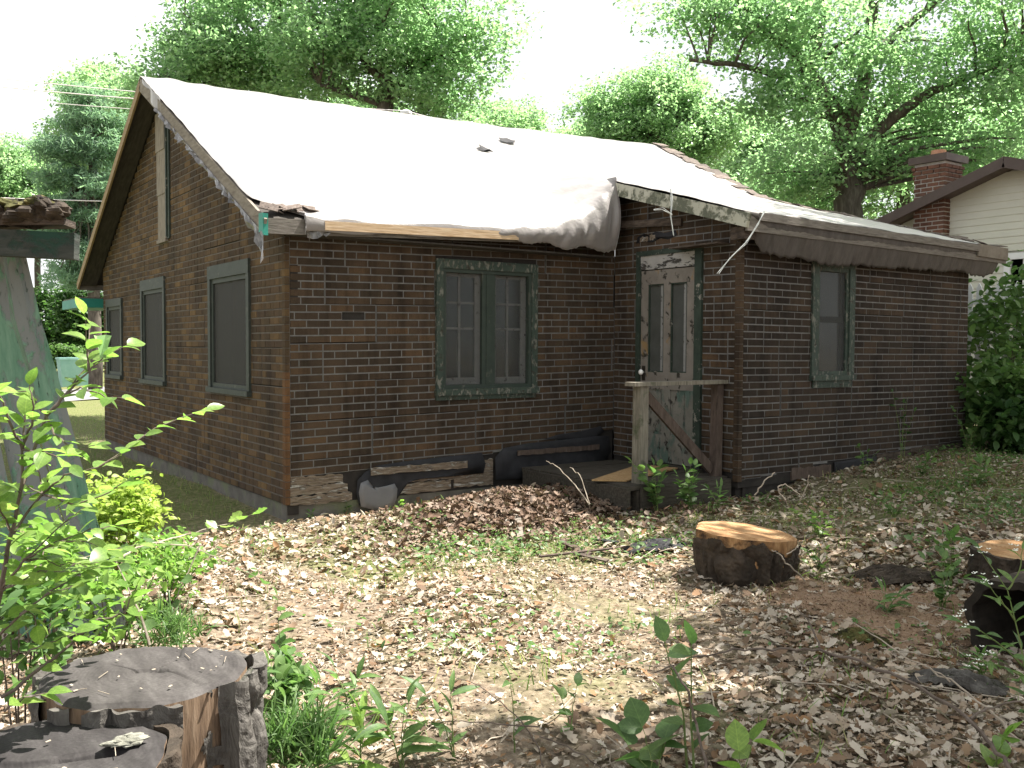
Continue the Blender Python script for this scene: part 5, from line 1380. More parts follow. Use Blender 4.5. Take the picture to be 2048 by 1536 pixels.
# grass and low green cover
def t_blade(b):
    v = np.array([(0, -.035, 0), (0, .035, 0), (.18 * b, -.026, .45), (.18 * b, .026, .45), (.55 * b, -.014, .82), (.55 * b, .014, .82), (b, 0, 1.0 - .25 * b)], float)
    return v, np.array([(0, 1, 3), (0, 3, 2), (2, 3, 5), (2, 5, 4), (4, 5, 6)])
BLADES = [t_blade(.2), t_blade(.45), t_blade(.8), t_blade(1.1)]
x, y, r = cover(150000, (-7, 12, -8, 14), 104)
ga = green_amount(x, y)
clump = np.clip(vnoise(x, y, 9, 3.2) * 1.3, 0, 1)
dens = np.where(y < 0.3, 0.40 * clump + 1.0 * ga * (0.35 + 0.65 * clump), 0.55)
dens *= np.where(y > 5, 0.8, 1)
k = r.uniform(0, 1, len(x)) < dens
x, y = x[k], y[k]; n = len(x)
pos = np.column_stack([x, y, ground_h(x, y)])
V, T, C = scatter(BLADES, pos, rot_mats(r, n, 0.25), r.uniform(0.03, 0.1, n) * np.where(y > 0, 0.8, 1), r)
o = obj('grass', np_mesh('grass', V, T, C, 'grass_blade')); tag(o, 'short sparse grass coming up through the leaves', 'grass', kind='stuff')
# broad-leaved low cover
x, y, r = cover(70000, (-1, 11, -7.5, -0.1), 105)
ga = green_amount(x, y); clump = np.clip(vnoise(x, y, 12, 2.6), 0, 1)
k = r.uniform(0, 1, len(x)) < (0.24 + 0.95 * ga) * clump; x, y = x[k], y[k]; n = len(x)
pos = np.column_stack([x, y, ground_h(x, y) + r.uniform(0.01, 0.07, n)])
V, T, C = scatter([t_oval(.6, .1, .3), t_rhomb(.6)], pos, rot_mats(r, n, 0.4), r.uniform(0.02, 0.05, n), r)
o = obj('ground_cover', np_mesh('ground_cover', V, T, C, 'weed_leaf')); tag(o, 'low broad leaved weeds spreading between the stump and the bump-out', 'weeds', kind='stuff')
# fine twigs in the litter
R = random.Random(71); mb = MB()
for k in range(420):
    a = R.uniform(0, 6.28); x0, y0 = R.uniform(-2.5, 6.5), R.uniform(-6.5, -0.5)
    if not bool(in_view(np.array([x0]), np.array([y0]))[0]) or not bool(outside_house(np.array([x0]), np.array([y0]), .3)[0]): continue
    l_ = R.uniform(0.08, 0.4); pts = []
    for i in range(4):
        x1 = x0 + math.cos(a) * l_ * i / 3 + R.uniform(-.012, .012); y1 = y0 + math.sin(a) * l_ * i / 3 + R.uniform(-.012, .012)
        pts.append((x1, y1, gz(x1, y1) + 0.02 + R.uniform(0, .025)))
    mb.tube(pts, [.003, .003, .0025, .0015], 4, R.random())
o = mb.build('fallen_twigs', 'twig_pale'); tag(o, 'thin dry twigs scattered through the leaf litter', 'twigs', kind='stuff')

# ================================================================== SMALL PLANTS
LEAFM = {}
def leaf_mesh(mat, kind, k):
    key = (mat, kind, k)
    if key not in LEAFM:
        tv, tt = {'oval': t_oval(.56 + .05 * k, .12, .12 + .13 * k), 'narrow': t_oval(.26, .1, .2 + .15 * k), 'lobed': t_oak(20 + k, .3), 'wide': t_oval(.8, .1, .2 + .1 * k)}[kind]
        tv = tv.copy()
        if kind == 'lobed': tv[:, 0] += 0.5; tv[:, 1] *= 1.5
        LEAFM[key] = np_mesh('leaf', tv, tt, np.zeros(len(tt)), mat + '_veined')
    return LEAFM[key]
def put_leaf(parent, p, direction, size, mat, kind, R, droop=0.0):
    d = Vector(direction).normalized(); d.z -= droop; d.normalize()
    q = d.to_track_quat('X', 'Z').to_matrix()
    roll = Matrix.Rotation(R.uniform(-.7, .7), 3, 'X')
    return obj('leaf', leaf_mesh(mat, kind, R.randrange(3)), parent, loc=p, rot=(q @ roll).to_euler(), scale=(size,) * 3)
def twig_leaves(parent, pts, r0, stem_mat, leaf, kind, size, spacing, R, start=0.15, stemmb=None, side=0.8, droop=0.1):
    pts = [Vector(p) for p in pts]
    fine = []
    for i in range(len(pts) - 1):
        for k in range(4): fine.append(pts[i].lerp(pts[i + 1], k / 4) + Vector((R.uniform(-1, 1), R.uniform(-1, 1), R.uniform(-1, 1))) * 0.003)
    fine.append(pts[-1])
    n = len(fine); stemmb.tube(fine, [r0 * (1 - 0.75 * i / n) for i in range(n)], 5)
    Lt = 0; nxt = start * sum((pts[i + 1] - pts[i]).length for i in range(len(pts) - 1)); s = R.choice([-1, 1])
    cnt = 0
    for i in range(n - 1):
        seg = fine[i + 1] - fine[i]; l_ = seg.length
        while nxt < Lt + l_:
            p = fine[i] + seg * ((nxt - Lt) / max(l_, 1e-6)); d = seg.normalized()
            sd = d.cross(Vector((0, 0, 1)))
            if sd.length < 0.3: sd = Vector((math.cos(cnt * 2.4), math.sin(cnt * 2.4), 0))
            sd.normalize(); s = -s
            dr = d * 0.6 + sd * s * side + Vector((R.uniform(-.3, .3), R.uniform(-.3, .3), R.uniform(-.1, .35)))
            put_leaf(parent, p, dr, size * R.uniform(.7, 1.2), leaf, kind, R, droop); cnt += 1
            nxt += spacing * R.uniform(.7, 1.3)
        Lt += l_
    put_leaf(parent, fine[-1], fine[-1] - fine[-2] + Vector((0, 0, .002)), size * R.uniform(.8, 1.1), leaf, kind, R, droop)

R = random.Random(23)
sh = thing('leafy_shrub', 'young shrub with bright oval leaves growing in front of the leaning shed', 'shrub', (-2.416, -3.285, 0.000))
sm = MB()
tw = [([(-2.724, -4.830, 0.639), (-2.700, -4.899, 0.848), (-2.675, -4.945, 1.002), (-2.659, -4.976, 1.111), (-2.656, -4.997, 1.218), (-2.649, -4.998, 1.306)], .0075, 5),
      ([(-2.659, -4.976, 1.111), (-2.585, -4.897, 1.295), (-2.537, -4.903, 1.352), (-2.481, -4.903, 1.411), (-2.449, -4.923, 1.447)], .005, 9),
      ([(-2.675, -4.945, 1.002), (-2.597, -4.898, 1.087), (-2.544, -4.908, 1.137), (-2.461, -4.929, 1.153), (-2.398, -4.934, 1.197)], .004, 9),
      ([(-2.656, -4.997, 1.218), (-2.691, -5.066, 1.299), (-2.713, -5.073, 1.361), (-2.735, -5.092, 1.398)], .004, 6),
      ([(-2.656, -4.997, 1.218), (-2.640, -5.029, 1.282), (-2.638, -5.052, 1.346), (-2.644, -5.047, 1.383)], .004, 6),
      ([(-2.537, -4.903, 1.352), (-2.511, -4.945, 1.370), (-2.457, -5.008, 1.345), (-2.422, -5.045, 1.342)], .003, 5),
      ([(-2.597, -4.898, 1.087), (-2.547, -5.056, 1.078), (-2.478, -5.126, 1.113), (-2.439, -5.176, 1.153)], .003, 7),
      ([(-2.700, -4.899, 0.848), (-2.653, -4.988, 0.938), (-2.590, -5.030, 0.983), (-2.513, -5.058, 1.011), (-2.453, -5.062, 1.018)], .004, 8),
      ([(-2.700, -4.899, 0.848), (-2.613, -4.776, 0.852), (-2.564, -4.809, 0.866), (-2.483, -4.804, 0.877), (-2.397, -4.804, 0.867)], .004, 8),
      ([(-2.729, -4.945, 0.723), (-2.673, -5.041, 0.813), (-2.621, -5.075, 0.863), (-2.554, -5.084, 0.881)], .004, 8),
      ([(-2.675, -4.945, 1.002), (-2.714, -5.000, 1.085), (-2.728, -4.987, 1.147)], .003, 5),
      ([(-2.585, -4.897, 1.295), (-2.576, -4.966, 1.249), (-2.540, -5.029, 1.214), (-2.502, -5.079, 1.229)], .003, 6),
      ([(-2.723, -5.075, 0.625), (-2.603, -5.035, 0.684), (-2.480, -4.995, 0.760), (-2.422, -5.010, 0.770), (-2.392, -5.028, 0.846)], .005, 7),
      ([(-2.656, -4.997, 1.218), (-2.605, -5.070, 1.215), (-2.568, -5.121, 1.187)], .003, 5),
      ([(-2.727, -5.195, 0.636), (-2.691, -5.242, 0.673), (-2.645, -5.250, 0.677)], .003, 6),
      ([(-2.692, -5.094, 0.695), (-2.662, -5.113, 0.743), (-2.618, -5.118, 0.755), (-2.562, -5.120, 0.771)], .003, 7)]
for q in range(20):
    s0 = Vector(tw[R.choice([0, 1, 2, 7, 8, 9])][0][R.choice([1, 2, 3])])
    e = s0 + Vector(RT) * R.uniform(-.12, .26) + Vector((0, 0, R.uniform(-.06, .2))) + Vector(FW) * R.uniform(-.1, .25)
    tw.append(([s0, s0.lerp(e, .5) + Vector((0, 0, R.uniform(0, .04))), e], .0025, 5))
for pts, r0, sp in tw:
    twig_leaves(sh, pts, r0, 'twig', 'bright_leaf', 'oval', 0.058, 0.026, R, stemmb=sm, start=0.2 if r0 < .007 else 0.45)
sm.build('stem', 'twig', sh)
# crumpled pale leaf at the tip
cr_ = MB(); p0 = Vector((-2.449, -4.923, 1.447)); rows = []
for i in range(6):
    rows.append([p0 + Vector(RT) * (0.012 * math.cos(k * 1.05) * (1 + .2 * i) * (.5 + .1 * i)) + Vector(FW) * (0.012 * math.sin(k * 1.05)) + Vector((0, 0, 0.012 * i + .003 * math.sin(3 * k))) for k in range(6)])
cr_.grid(rows, closed=True); cr_.build('curled_leaf', 'pale_leaf', sh)
# arching bramble
br = thing('bramble', 'arching bramble shoot with lobed leaves reaching over the sunny patch', 'bramble', (-1.934, -2.819, 0.000)); sm = MB()
twig_leaves(br, [(-2.284, -4.278, 0.754), (-2.213, -4.204, 0.773), (-2.121, -4.146, 0.775), (-2.002, -4.109, 0.748), (-1.893, -4.126, 0.691), (-1.750, -4.169, 0.601)], .004, 'twig_pale', 'weed_leaf', 'lobed', .055, .05, R, stemmb=sm)
twig_leaves(br, [(-2.195, -4.353, 0.473), (-2.234, -4.319, 0.625), (-2.284, -4.278, 0.754)], .005, 'twig_pale', 'weed_leaf', 'lobed', .05, .05, R, stemmb=sm)
twig_leaves(br, [(-2.121, -4.146, 0.775), (-1.944, -3.906, 0.745), (-1.862, -3.901, 0.761), (-1.778, -3.898, 0.768), (-1.697, -3.953, 0.810)], .003, 'twig_pale', 'bright_leaf', 'lobed', .06, .05, R, stemmb=sm, start=.5)
twig_leaves(br, [(-1.961, -4.137, 0.748), (-2.038, -4.152, 0.595), (-2.062, -4.139, 0.504)], .003, 'twig_pale', 'weed_leaf', 'lobed', .05, .06, R, stemmb=sm)
sm.build('stem', 'twig_pale', br)

def weed(label, base, h, n, kind, mat, size, R, group=None, lean=0.3, spacing=0.05, name='weed', stem='green_stem', r0=.003, cat='weed'):
    b = Vector(base); b.z = gz(b.x, b.y)
    t = thing(name, label, cat, b, group); sm = MB()
    for k in range(n):
        a = R.uniform(0, 6.28); l_ = R.uniform(0, lean) * h; hh = h * R.uniform(.6, 1)
        pts = [b + Vector((R.uniform(-.02, .02), R.uniform(-.02, .02), -0.01)), b + Vector((l_ * .3 * math.cos(a), l_ * .3 * math.sin(a), hh * .5)), b + Vector((l_ * math.cos(a), l_ * math.sin(a), hh))]
        twig_leaves(t, pts, r0, stem, mat, kind, size, spacing, R, stemmb=sm, start=.25, side=1.0)
    sm.build('stem', stem, t)
    return t
R = random.Random(29)
weed('tall thin seedling standing in the sunlit leaves left of centre', (-1.566, -3.929, 0.000), .50, 1, 'oval', 'weed_leaf', .06, R, lean=.15, spacing=.05)
weed('broad leaved sapling at the lower edge with big dark and light leaves', (-0.668, -5.367, 0.000), .52, 2, 'wide', 'weed_leaf', .095, R, lean=.3, spacing=.06, r0=.005)
weed('low broad leaved sapling at the bottom edge right of the watermark-free middle'[:0] + 'low broad leaved sapling touching the bottom edge right of centre', (-0.806, -5.340, 0.000), .2, 3, 'wide', 'weed_leaf', .13, R, lean=.8, spacing=.07)
weed('low bright sapling at the bottom edge between the other saplings', (-0.610, -5.539, 0.000), .18, 2, 'wide', 'bright_leaf', .11, R, lean=.8, spacing=.07)
weed('bright leafy weed in the lower right corner', (0.193, -5.955, 0.000), .14, 2, 'wide', 'bright_leaf', .09, R, lean=.8, spacing=.06)
weed('slender weed with narrow leaves in the lower middle', (-1.049, -4.865, 0.000), .36, 1, 'narrow', 'weed_leaf', .11, R, lean=.2, spacing=.06)
weed('narrow leaved weed right of the big dark stump', (-1.581, -4.343, 0.000), .30, 4, 'narrow', 'weed_leaf', .12, R, lean=.5, spacing=.05)
weed('leafy weed clump right of the big dark stump', (-1.634, -4.075, 0.000), .32, 5, 'oval', 'weed_leaf', .075, R, lean=.6, spacing=.05)
weed('green weed clump in the bottom edge beside the stump', (-1.602, -4.730, 0.000), .2, 4, 'narrow', 'bright_leaf', .13, R, lean=.7, spacing=.05)
weed('leafy vine climbing at the porch corner post', (2.62, -1.74, 0), .45, 7, 'wide', 'weed_leaf', .08, R, lean=.55, spacing=.055, r0=.003)
weed('bushy weed in front of the porch rim board', (2.9, -1.85, 0), .42, 8, 'oval', 'weed_leaf', .08, R, lean=.5, spacing=.05)
weed('grassy weed left of the fresh stump and under the porch', (3.15, -1.95, 0), .22, 5, 'narrow', 'weed_leaf', .1, R, lean=.6, spacing=.05)
weed('seedling before the grey metal patch at the wall foot', (0.563, 0.002, 0.000), .2, 2, 'oval', 'weed_leaf', .045, R, lean=.3, spacing=.035)
weed('seedling right of the grey metal patch', (0.935, -0.229, 0.020), .13, 3, 'oval', 'bright_leaf', .05, R, lean=.5, spacing=.035)
weed('tiny seedling at the bare house corner', (0.210, -0.055, 0.000), .08, 3, 'oval', 'weed_leaf', .04, R, lean=.6, spacing=.03)
weed('small seedling on the leaf pile below the casement window', (0.732, -2.324, 0.050), .12, 4, 'oval', 'weed_leaf', .05, R, lean=.7, spacing=.035)
weed('thin vine shoots against the dark bump-out wall', (5.85, -1.95, 0), .75, 4, 'oval', 'dark_leaf', .06, R, lean=.35, spacing=.08)
weed('leafy vine at the far end of the bump-out wall', (7.0, -2.0, 0), .5, 7, 'oval', 'weed_leaf', .07, R, lean=.6, spacing=.07)
weed('low leafy weed at the foot of the bump-out window', (5.0, -2.1, 0), .3, 4, 'oval', 'weed_leaf', .055, R, lean=.7, spacing=.06)
weed('weed clump in the sun before the middle of the bump-out wall', (5.4, -2.45, 0), .2, 8, 'oval', 'weed_leaf', .06, R, lean=.9, spacing=.05)
weed('weed growing beside the right side of the fresh stump', (2.250, -3.684, 0.080), .16, 5, 'oval', 'weed_leaf', .05, R, lean=.8, spacing=.04)
weed('grassy tuft beyond the sawdust', (1.732, -4.513, 0.060), .15, 5, 'narrow', 'weed_leaf', .1, R, lean=.6, spacing=.04)
weed('seedling left of the dark bark slab', (2.026, -3.854, 0.060), .14, 2, 'oval', 'bright_leaf', .055, R, lean=.6, spacing=.04)
weed('leafy weed left of the orange ended log', (2.082, -4.646, 0.080), .3, 7, 'oval', 'weed_leaf', .06, R, lean=.6, spacing=.05)
weed('leafy weed under the dark log', (1.199, -5.354, 0.030), .14, 5, 'narrow', 'weed_leaf', .08, R, lean=.8, spacing=.04)
weed('long leaved weed at the bottom edge below the sunny litter', (-1.462, -4.756, 0.000), .26, 4, 'narrow', 'weed_leaf', .13, R, lean=.6, spacing=.05)
weed('small narrow weed in the litter right of the stump weeds', (-1.404, -4.231, 0.000), .2, 3, 'narrow', 'weed_leaf', .09, R, lean=.6, spacing=.045)
weed('sparse upright weed in the lower middle left of the bent stalk', (-1.259, -4.773, 0.000), .24, 3, 'narrow', 'weed_leaf', .1, R, lean=.4, spacing=.06)
weed('small broad weed in the lower middle right of the bent stalk', (-0.802, -4.874, 0.000), .18, 2, 'oval', 'weed_leaf', .06, R, lean=.6, spacing=.05)
weed('sunlit weed patch between the fresh stump and the bump-out', (2.950, -3.152, 0.120), .2, 9, 'oval', 'bright_leaf', .055, R, lean=1.0, spacing=.045)
weed('sunlit weed patch farther right before the bump-out', (3.801, -3.218, 0.200), .22, 9, 'oval', 'weed_leaf', .06, R, lean=1.0, spacing=.05)
weed('leafy weed between the sawdust and the hollow log', (2.495, -4.448, 0.100), .34, 8, 'oval', 'weed_leaf', .065, R, lean=.7, spacing=.05)
weed('grassy weed at the right edge before the picket fence', (5.366, -3.045, 0.300), .22, 8, 'narrow', 'weed_leaf', .12, R, lean=.8, spacing=.05)
# white flowered weed at the right edge
b = Vector((0.666, -5.874, 0.000)); fw_ = thing('flowering_weed', 'tall weed with small white flower clusters at the right edge', 'weed', b); sm = MB(); pm = MB()
for pts in ([b, (0.720, -5.783, 0.292), (0.726, -5.715, 0.532), (0.688, -5.621, 0.679)], [(0.719, -5.784, 0.253), (0.550, -5.783, 0.362), (0.440, -5.764, 0.433), (0.331, -5.748, 0.475)], [(0.718, -5.751, 0.422), (0.652, -5.725, 0.506), (0.593, -5.706, 0.578)], [(0.742, -5.803, 0.195), (0.613, -5.771, 0.260), (0.494, -5.747, 0.304)], [(0.726, -5.715, 0.532), (0.768, -5.740, 0.611), (0.778, -5.743, 0.690)]):
    twig_leaves(fw_, pts, .004, 'green_stem', 'weed_leaf', 'narrow', .085, .05, R, stemmb=sm, start=.2)
    e = Vector(pts[-1])
    for q in range(9):
        p = e + Vector((R.gauss(0, .025), R.gauss(0, .025), R.gauss(0.01, .02)))
        for j in range(4):
            a = j * 1.57; d1 = Vector((math.cos(a), math.sin(a), .4)) * .008; d2 = Vector((-math.sin(a), math.cos(a), 0)) * .004
            pm.add([p, p + d1 + d2, p + d1 * 1.4, p + d1 - d2], [(0, 1, 2, 3)], R.random())
sm.build('stem', 'green_stem', fw_); pm.build('flower_clusters', 'white_petal', fw_)['kind'] = 'stuff'
# long dead branches in the foreground
def dead_branch(label, segs, mat='twig'):
    t = thing('dead_branch', label, 'branch', segs[0][0][0], 'dead branches in the foreground')
    for pts, r0, r1 in segs:
        pts = [Vector(p) for p in pts]; fine = []
        for i in range(len(pts) - 1):
            for k in range(5): fine.append(pts[i].lerp(pts[i + 1], k / 5) + Vector((R.uniform(-1, 1), R.uniform(-1, 1), R.uniform(-1, 1))) * .006)
        fine.append(pts[-1]); n = len(fine)
        MB().tube(fine, [r0 + (r1 - r0) * i / n for i in range(n)], 6).build('stem', mat, t)
dead_branch('long forked dead branch arching over the leaves at lower right', [([(-0.106, -6.189, 0.167), (-0.068, -6.090, 0.232), (-0.042, -5.984, 0.288), (-0.037, -5.802, 0.332), (-0.075, -5.653, 0.367), (-0.177, -5.519, 0.408), (-0.294, -5.437, 0.406), (-0.426, -5.345, 0.407), (-0.559, -5.254, 0.369), (-0.663, -5.184, 0.320)], .008, .0025), ([(-0.177, -5.519, 0.408), (-0.122, -5.432, 0.472), (-0.126, -5.366, 0.523)], .004, .0015), ([(-0.029, -5.993, 0.280), (0.151, -5.997, 0.284), (0.335, -6.004, 0.273)], .005, .002)])
dead_branch('thin pale dead twig lying across the grey bark slab', [([(0.332, -6.011, 0.073), (0.333, -5.885, 0.173), (0.297, -5.734, 0.263), (0.238, -5.568, 0.322), (0.234, -5.440, 0.377), (0.198, -5.352, 0.411)], .005, .0015), ([(0.297, -5.734, 0.263), (0.223, -5.679, 0.318), (0.132, -5.617, 0.299)], .003, .001)], 'twig_pale')
dead_branch('bent dry stalk in the lower middle of the litter', [([(-1.052, -5.051, -0.021), (-1.042, -4.992, 0.080), (-1.077, -4.903, 0.166), (-1.124, -4.745, 0.237), (-1.263, -4.524, 0.257)], .003, .001), ([(-1.041, -4.990, 0.141), (-1.151, -4.852, 0.139), (-1.258, -4.718, 0.118), (-1.474, -4.628, 0.110)], .003, .001), ([(-1.034, -4.996, 0.115), (-0.937, -5.127, 0.067), (-0.918, -5.264, 0.026)], .003, .002)])
dead_branch('leaning dark stalk of the sapling at the lower edge', [([(-0.876, -5.653, 0.163), (-0.838, -5.551, 0.291), (-0.859, -5.531, 0.417), (-0.864, -5.464, 0.464)], .005, .003)])
dead_branch('pale dry stalk leaning on the fresh stump', [([(1.835, -3.888, 0.045), (1.655, -3.878, 0.176), (1.631, -3.859, 0.227), (1.589, -3.829, 0.252)], .005, .003), ([(1.628, -3.918, 0.232), (1.716, -3.940, 0.287)], .004, .002)], 'twig_pale')
dead_branch('pale dry stalks arching before the bump-out corner', [([(2.525, -2.889, 0.386), (2.588, -2.928, 0.499), (2.651, -2.969, 0.555)], .006, .004), ([(2.628, -3.084, 0.366), (2.584, -3.049, 0.458), (2.630, -3.080, 0.484), (2.719, -3.146, 0.403)], .006, .003), ([(2.718, -3.147, 0.366), (2.766, -3.175, 0.477), (2.776, -3.179, 0.551)], .005, .003)], 'twig_pale')
dead_branch('dry twigs sticking out of the leaf pile by the porch', [([(1.575, -2.110, 0.290), (1.547, -1.962, 0.426), (1.485, -1.790, 0.567), (1.428, -1.749, 0.598)], .005, .002), ([(0.920, -1.410, 0.291), (0.961, -1.561, 0.270), (1.027, -1.600, 0.404)], .005, .003), ([(1.575, -2.110, 0.290), (1.580, -1.981, 0.503), (1.580, -1.857, 0.548)], .004, .002)], 'twig_pale')

# fine yellow-green bush beside the shed, grass tuft by the stump
def leaf_bush(name, label, c, radii, n, size, mat, seed, stems=8, tmpl=None, cat='shrub', group=None, ncl=24):
    r = np.random.default_rng(seed); base = Vector((c[0], c[1], gz(c[0], c[1])))
    t = thing(name, label, cat, base, group)
    cc = r.normal(0, 1, (ncl, 3)); cc /= np.linalg.norm(cc, axis=1)[:, None]; cc *= (r.uniform(0.15, 1, ncl) ** 0.5)[:, None]
    cc = cc * np.array(radii) + np.array(c)
    k = r.integers(0, ncl, n); pos = cc[k] + r.normal(0, 1, (n, 3)) * np.array(radii) * 0.2
    pos[:, 2] = np.maximum(pos[:, 2], ground_h(pos[:, 0], pos[:, 1]) + .01)
    V, T, C = scatter(tmpl or [t_oval(.5, .1, .2), t_oval(.6, .15, .3)], pos, rot_mats(r, n, .55), r.uniform(.7, 1.25, n) * size, r)
    o = obj('foliage', np_mesh('foliage', V, T, C, mat), t); o['kind'] = 'stuff'
    R = random.Random(seed); sm = MB()
    for q in range(stems):
        e = cc[q % ncl]; m_ = base.lerp(Vector(e), .5) + Vector((R.uniform(-.1, .1) * radii[0], R.uniform(-.1, .1) * radii[1], .1 * radii[2]))
        sm.tube([base + Vector((R.uniform(-.1, .1) * radii[0], R.uniform(-.1, .1) * radii[1], -.02)), m_, e], [.012 * radii[2] + .003, .008 * radii[2] + .002, .002], 5)
    sm.build('stems', 'twig', t)
    return t
leaf_bush('small_bush', 'sunlit yellow-green bush between the shed and the gable wall', (-1.680, -1.423, 0.383), (.26, .3, .30), 2600, .045, 'yellow_leaf', 201)
leaf_bush('small_bush', 'pale green undergrowth at the foot of the leaning shed', (-1.612, -2.328, 0.309), (.22, .3, .16), 900, .04, 'bright_leaf', 202)
leaf_bush('grass_tuft', 'long bright grass hanging beside the big dark stump', (-1.838, -4.738, 0.164), (.13, .13, .05), 420, .13, 'weed_leaf', 203, 3, BLADES, 'grass', ncl=10)
leaf_bush('grass_tuft', 'grass tuft at the shed foot behind the stump', (-1.859, -3.259, 0.173), (.16, .16, .05), 300, .11, 'weed_leaf', 204, 3, BLADES, 'grass', ncl=10)

leaf_bush('small_bush', 'thick bright leafy growth in front of the leaning shed boards', (-2.457, -4.037, 0.718), (.17, .25, .22), 280, .06, 'bright_leaf', 205, group='undergrowth by the shed', ncl=30)
leaf_bush('small_bush', 'low leafy growth left of the big dark stump', (-2.582, -4.323, 0.582), (.16, .2, .16), 260, .06, 'weed_leaf', 206, group='undergrowth by the shed', ncl=24)
leaf_bush('small_bush', 'tangle of light green leaves at the base of the shed corner', (-2.010, -3.026, 0.315), (.2, .25, .18), 360, .055, 'bright_leaf', 207, group='undergrowth by the shed', ncl=26)
leaf_bush('small_bush', 'leafy spray in the sun left of the house corner', (-1.448, -0.972, 0.442), (.2, .25, .18), 700, .05, 'yellow_leaf', 208, group='undergrowth by the shed', ncl=20)
leaf_bush('small_bush', 'low leaves between the stump and the sunny litter', (-1.692, -4.229, 0.198), (.12, .16, .1), 260, .06, 'weed_leaf', 209, group='undergrowth by the shed', ncl=14)

# ================================================================== NEIGHBOUR, FENCE, BIN
XN = 12.25
nb = thing('neighbour_house', 'neighbouring house with cream lap siding and brown rake at the right', 'house', (XN, 0, 0))
pk = (0.24, 4.36); ev = (2.75, 3.53)          # ridge and left eave of the gable (y, z)
slope = (pk[1] - ev[1]) / (pk[0] - ev[0])
def zroofn(y): return pk[1] + slope * (y - pk[0]) if y > pk[0] else pk[1] + slope * (pk[0] - y)
z = 0.3; k = 0
wbox = (-1.35, 0.42, 1.9, 3.02)                # window y0,y1,z0,z1
while z < 4.3:
    z1_ = z + 0.115; ys = [-3.6, 1.95]
    if z1_ > 3.4:
        lim = (z - .02 - pk[1]) / slope; ys = [pk[0] - lim, pk[0] + lim]
        ys = [max(-3.6, ys[0]), min(1.95, ys[1])]
    if ys[1] > ys[0]:
        segs = [(ys[0], ys[1])]
        if z1_ > wbox[2] and z < wbox[3]: segs = [(ys[0], wbox[0]), (wbox[1], ys[1])]
        for a, b in segs:
            if b - a > .02: MB().hexa([(XN, a, z), (XN + .05, a, z), (XN + .05, b, z), (XN, b, z), (XN + .014, a, z1_), (XN + .05, a, z1_), (XN + .05, b, z1_), (XN + .014, b, z1_)]).build('siding_board', 'vinyl_siding', nb)
    z = z1_
MB().box((XN + .055, -3.6, 0.2), (XN + .2, wbox[0], 3.4)).box((XN + .055, wbox[1], 0.2), (XN + .2, 2.5, 3.4)).box((XN + .055, wbox[0], 0.2), (XN + .2, wbox[1], wbox[2])).box((XN + .055, wbox[0], wbox[3]), (XN + .2, wbox[1], 3.4)).build('wall', 'vinyl_siding', nb)
MB().box((XN + .2, 2.3, 0.2), (XN + 6, 2.5, 3.4)).box((XN + 5.8, -3.6, .2), (XN + 6, 2.3, 3.4)).build('wall', 'vinyl_siding', nb)
fr = MB(); 
for a, b, c_, d_ in ((wbox[0], wbox[1], wbox[3] - .1, wbox[3]), (wbox[0], wbox[1], wbox[2], wbox[2] + .1), (wbox[0], wbox[0] + .1, wbox[2] + .1, wbox[3] - .1), (wbox[1] - .1, wbox[1], wbox[2] + .1, wbox[3] - .1)): fr.box((XN - .02, a, c_), (XN + .05, b, d_))
wn_ = fr.build('window', 'white_trim', nb)
MB().box((XN + .03, wbox[0] + .1, wbox[2] + .1), (XN + .04, wbox[1] - .1, wbox[3] - .1)).build('pane', 'glass', wn_)
mu = MB()
for yy in (-.1, .12, -.35, -.6, -.85): mu.box((XN + .015, yy - .012, wbox[2] + .1), (XN + .029, yy + .012, wbox[3] - .1))
mu.box((XN + .014, wbox[0] + .1, 2.42), (XN + .028, wbox[1] - .1, 2.46)); mu.build('muntin', 'white_trim', wn_)
MB().box((XN + .3, -3.4, .3), (XN + .35, 2.2, 3.3)).build('curtain_wall', 'interior', nb)
for sgn in (1, -1):
    y_e = pk[0] + sgn * (ev[0] - pk[0] + (.25 if sgn > 0 else 1.5)); z_e = pk[1] + slope * abs(y_e - pk[0])
    a0, a1 = (XN - .42, pk[0], pk[1] + .10), (XN - .42, y_e, z_e + .10)
    mb = MB(); mb.hexa([(XN - .42, pk[0], pk[1] + .06), (XN + 6.3, pk[0], pk[1] + .06), (XN + 6.3, y_e, z_e + .06), (XN - .42, y_e, z_e + .06), (XN - .42, pk[0], pk[1] + .14), (XN + 6.3, pk[0], pk[1] + .14), (XN + 6.3, y_e, z_e + .14), (XN - .42, y_e, z_e + .14)])
    mb.build('roof', 'shingle', nb)
    MB().bar((XN - .435, pk[0], pk[1] + .045), (XN - .435, y_e, z_e + .045), .025, .16).build('rake_board', 'brown_trim', nb)
    MB().bar((XN - .21, pk[0], pk[1] + .03), (XN - .21, y_e, z_e + .03), .42, .015).build('soffit', 'brown_trim', nb)
# chimney of single bricks
chm = bpy.data.objects.new('chimney', None); COL.objects.link(chm); chm.parent = nb; chm.matrix_parent_inverse = Matrix.Translation((-XN, 0, 0))
cx0, cx1, cy0, cy1, cz0, cz1 = XN - .17, XN + .36, 1.37, 1.93, 0.4, 4.66
MB().box((cx0 + .006, cy0 + .006, cz0), (cx1 - .006, cy1 - .006, cz1)).build('mortar_core', 'mortar_pale', chm)
MB().add([(XN + .056, pk[0] - 3.9, 3.4), (XN + .056, pk[0] + 2.3, 3.4), (XN + .056, pk[0] + 2.3, pk[1] + slope * 2.3), (XN + .056, pk[0], pk[1] + .03), (XN + .056, pk[0] - 3.9, pk[1] + slope * 3.9)], [(0, 1, 2, 3, 4)]).build('gable', 'vinyl_siding', nb)
bm_ = MB().box((0, 0, 0), (.198, .105, .055)).mesh('brick', 'brick_red'); bm2 = MB().box((0, 0, 0), (.105, .198, .055)).mesh('brick', 'brick_red')
z = 3.0; k = 0
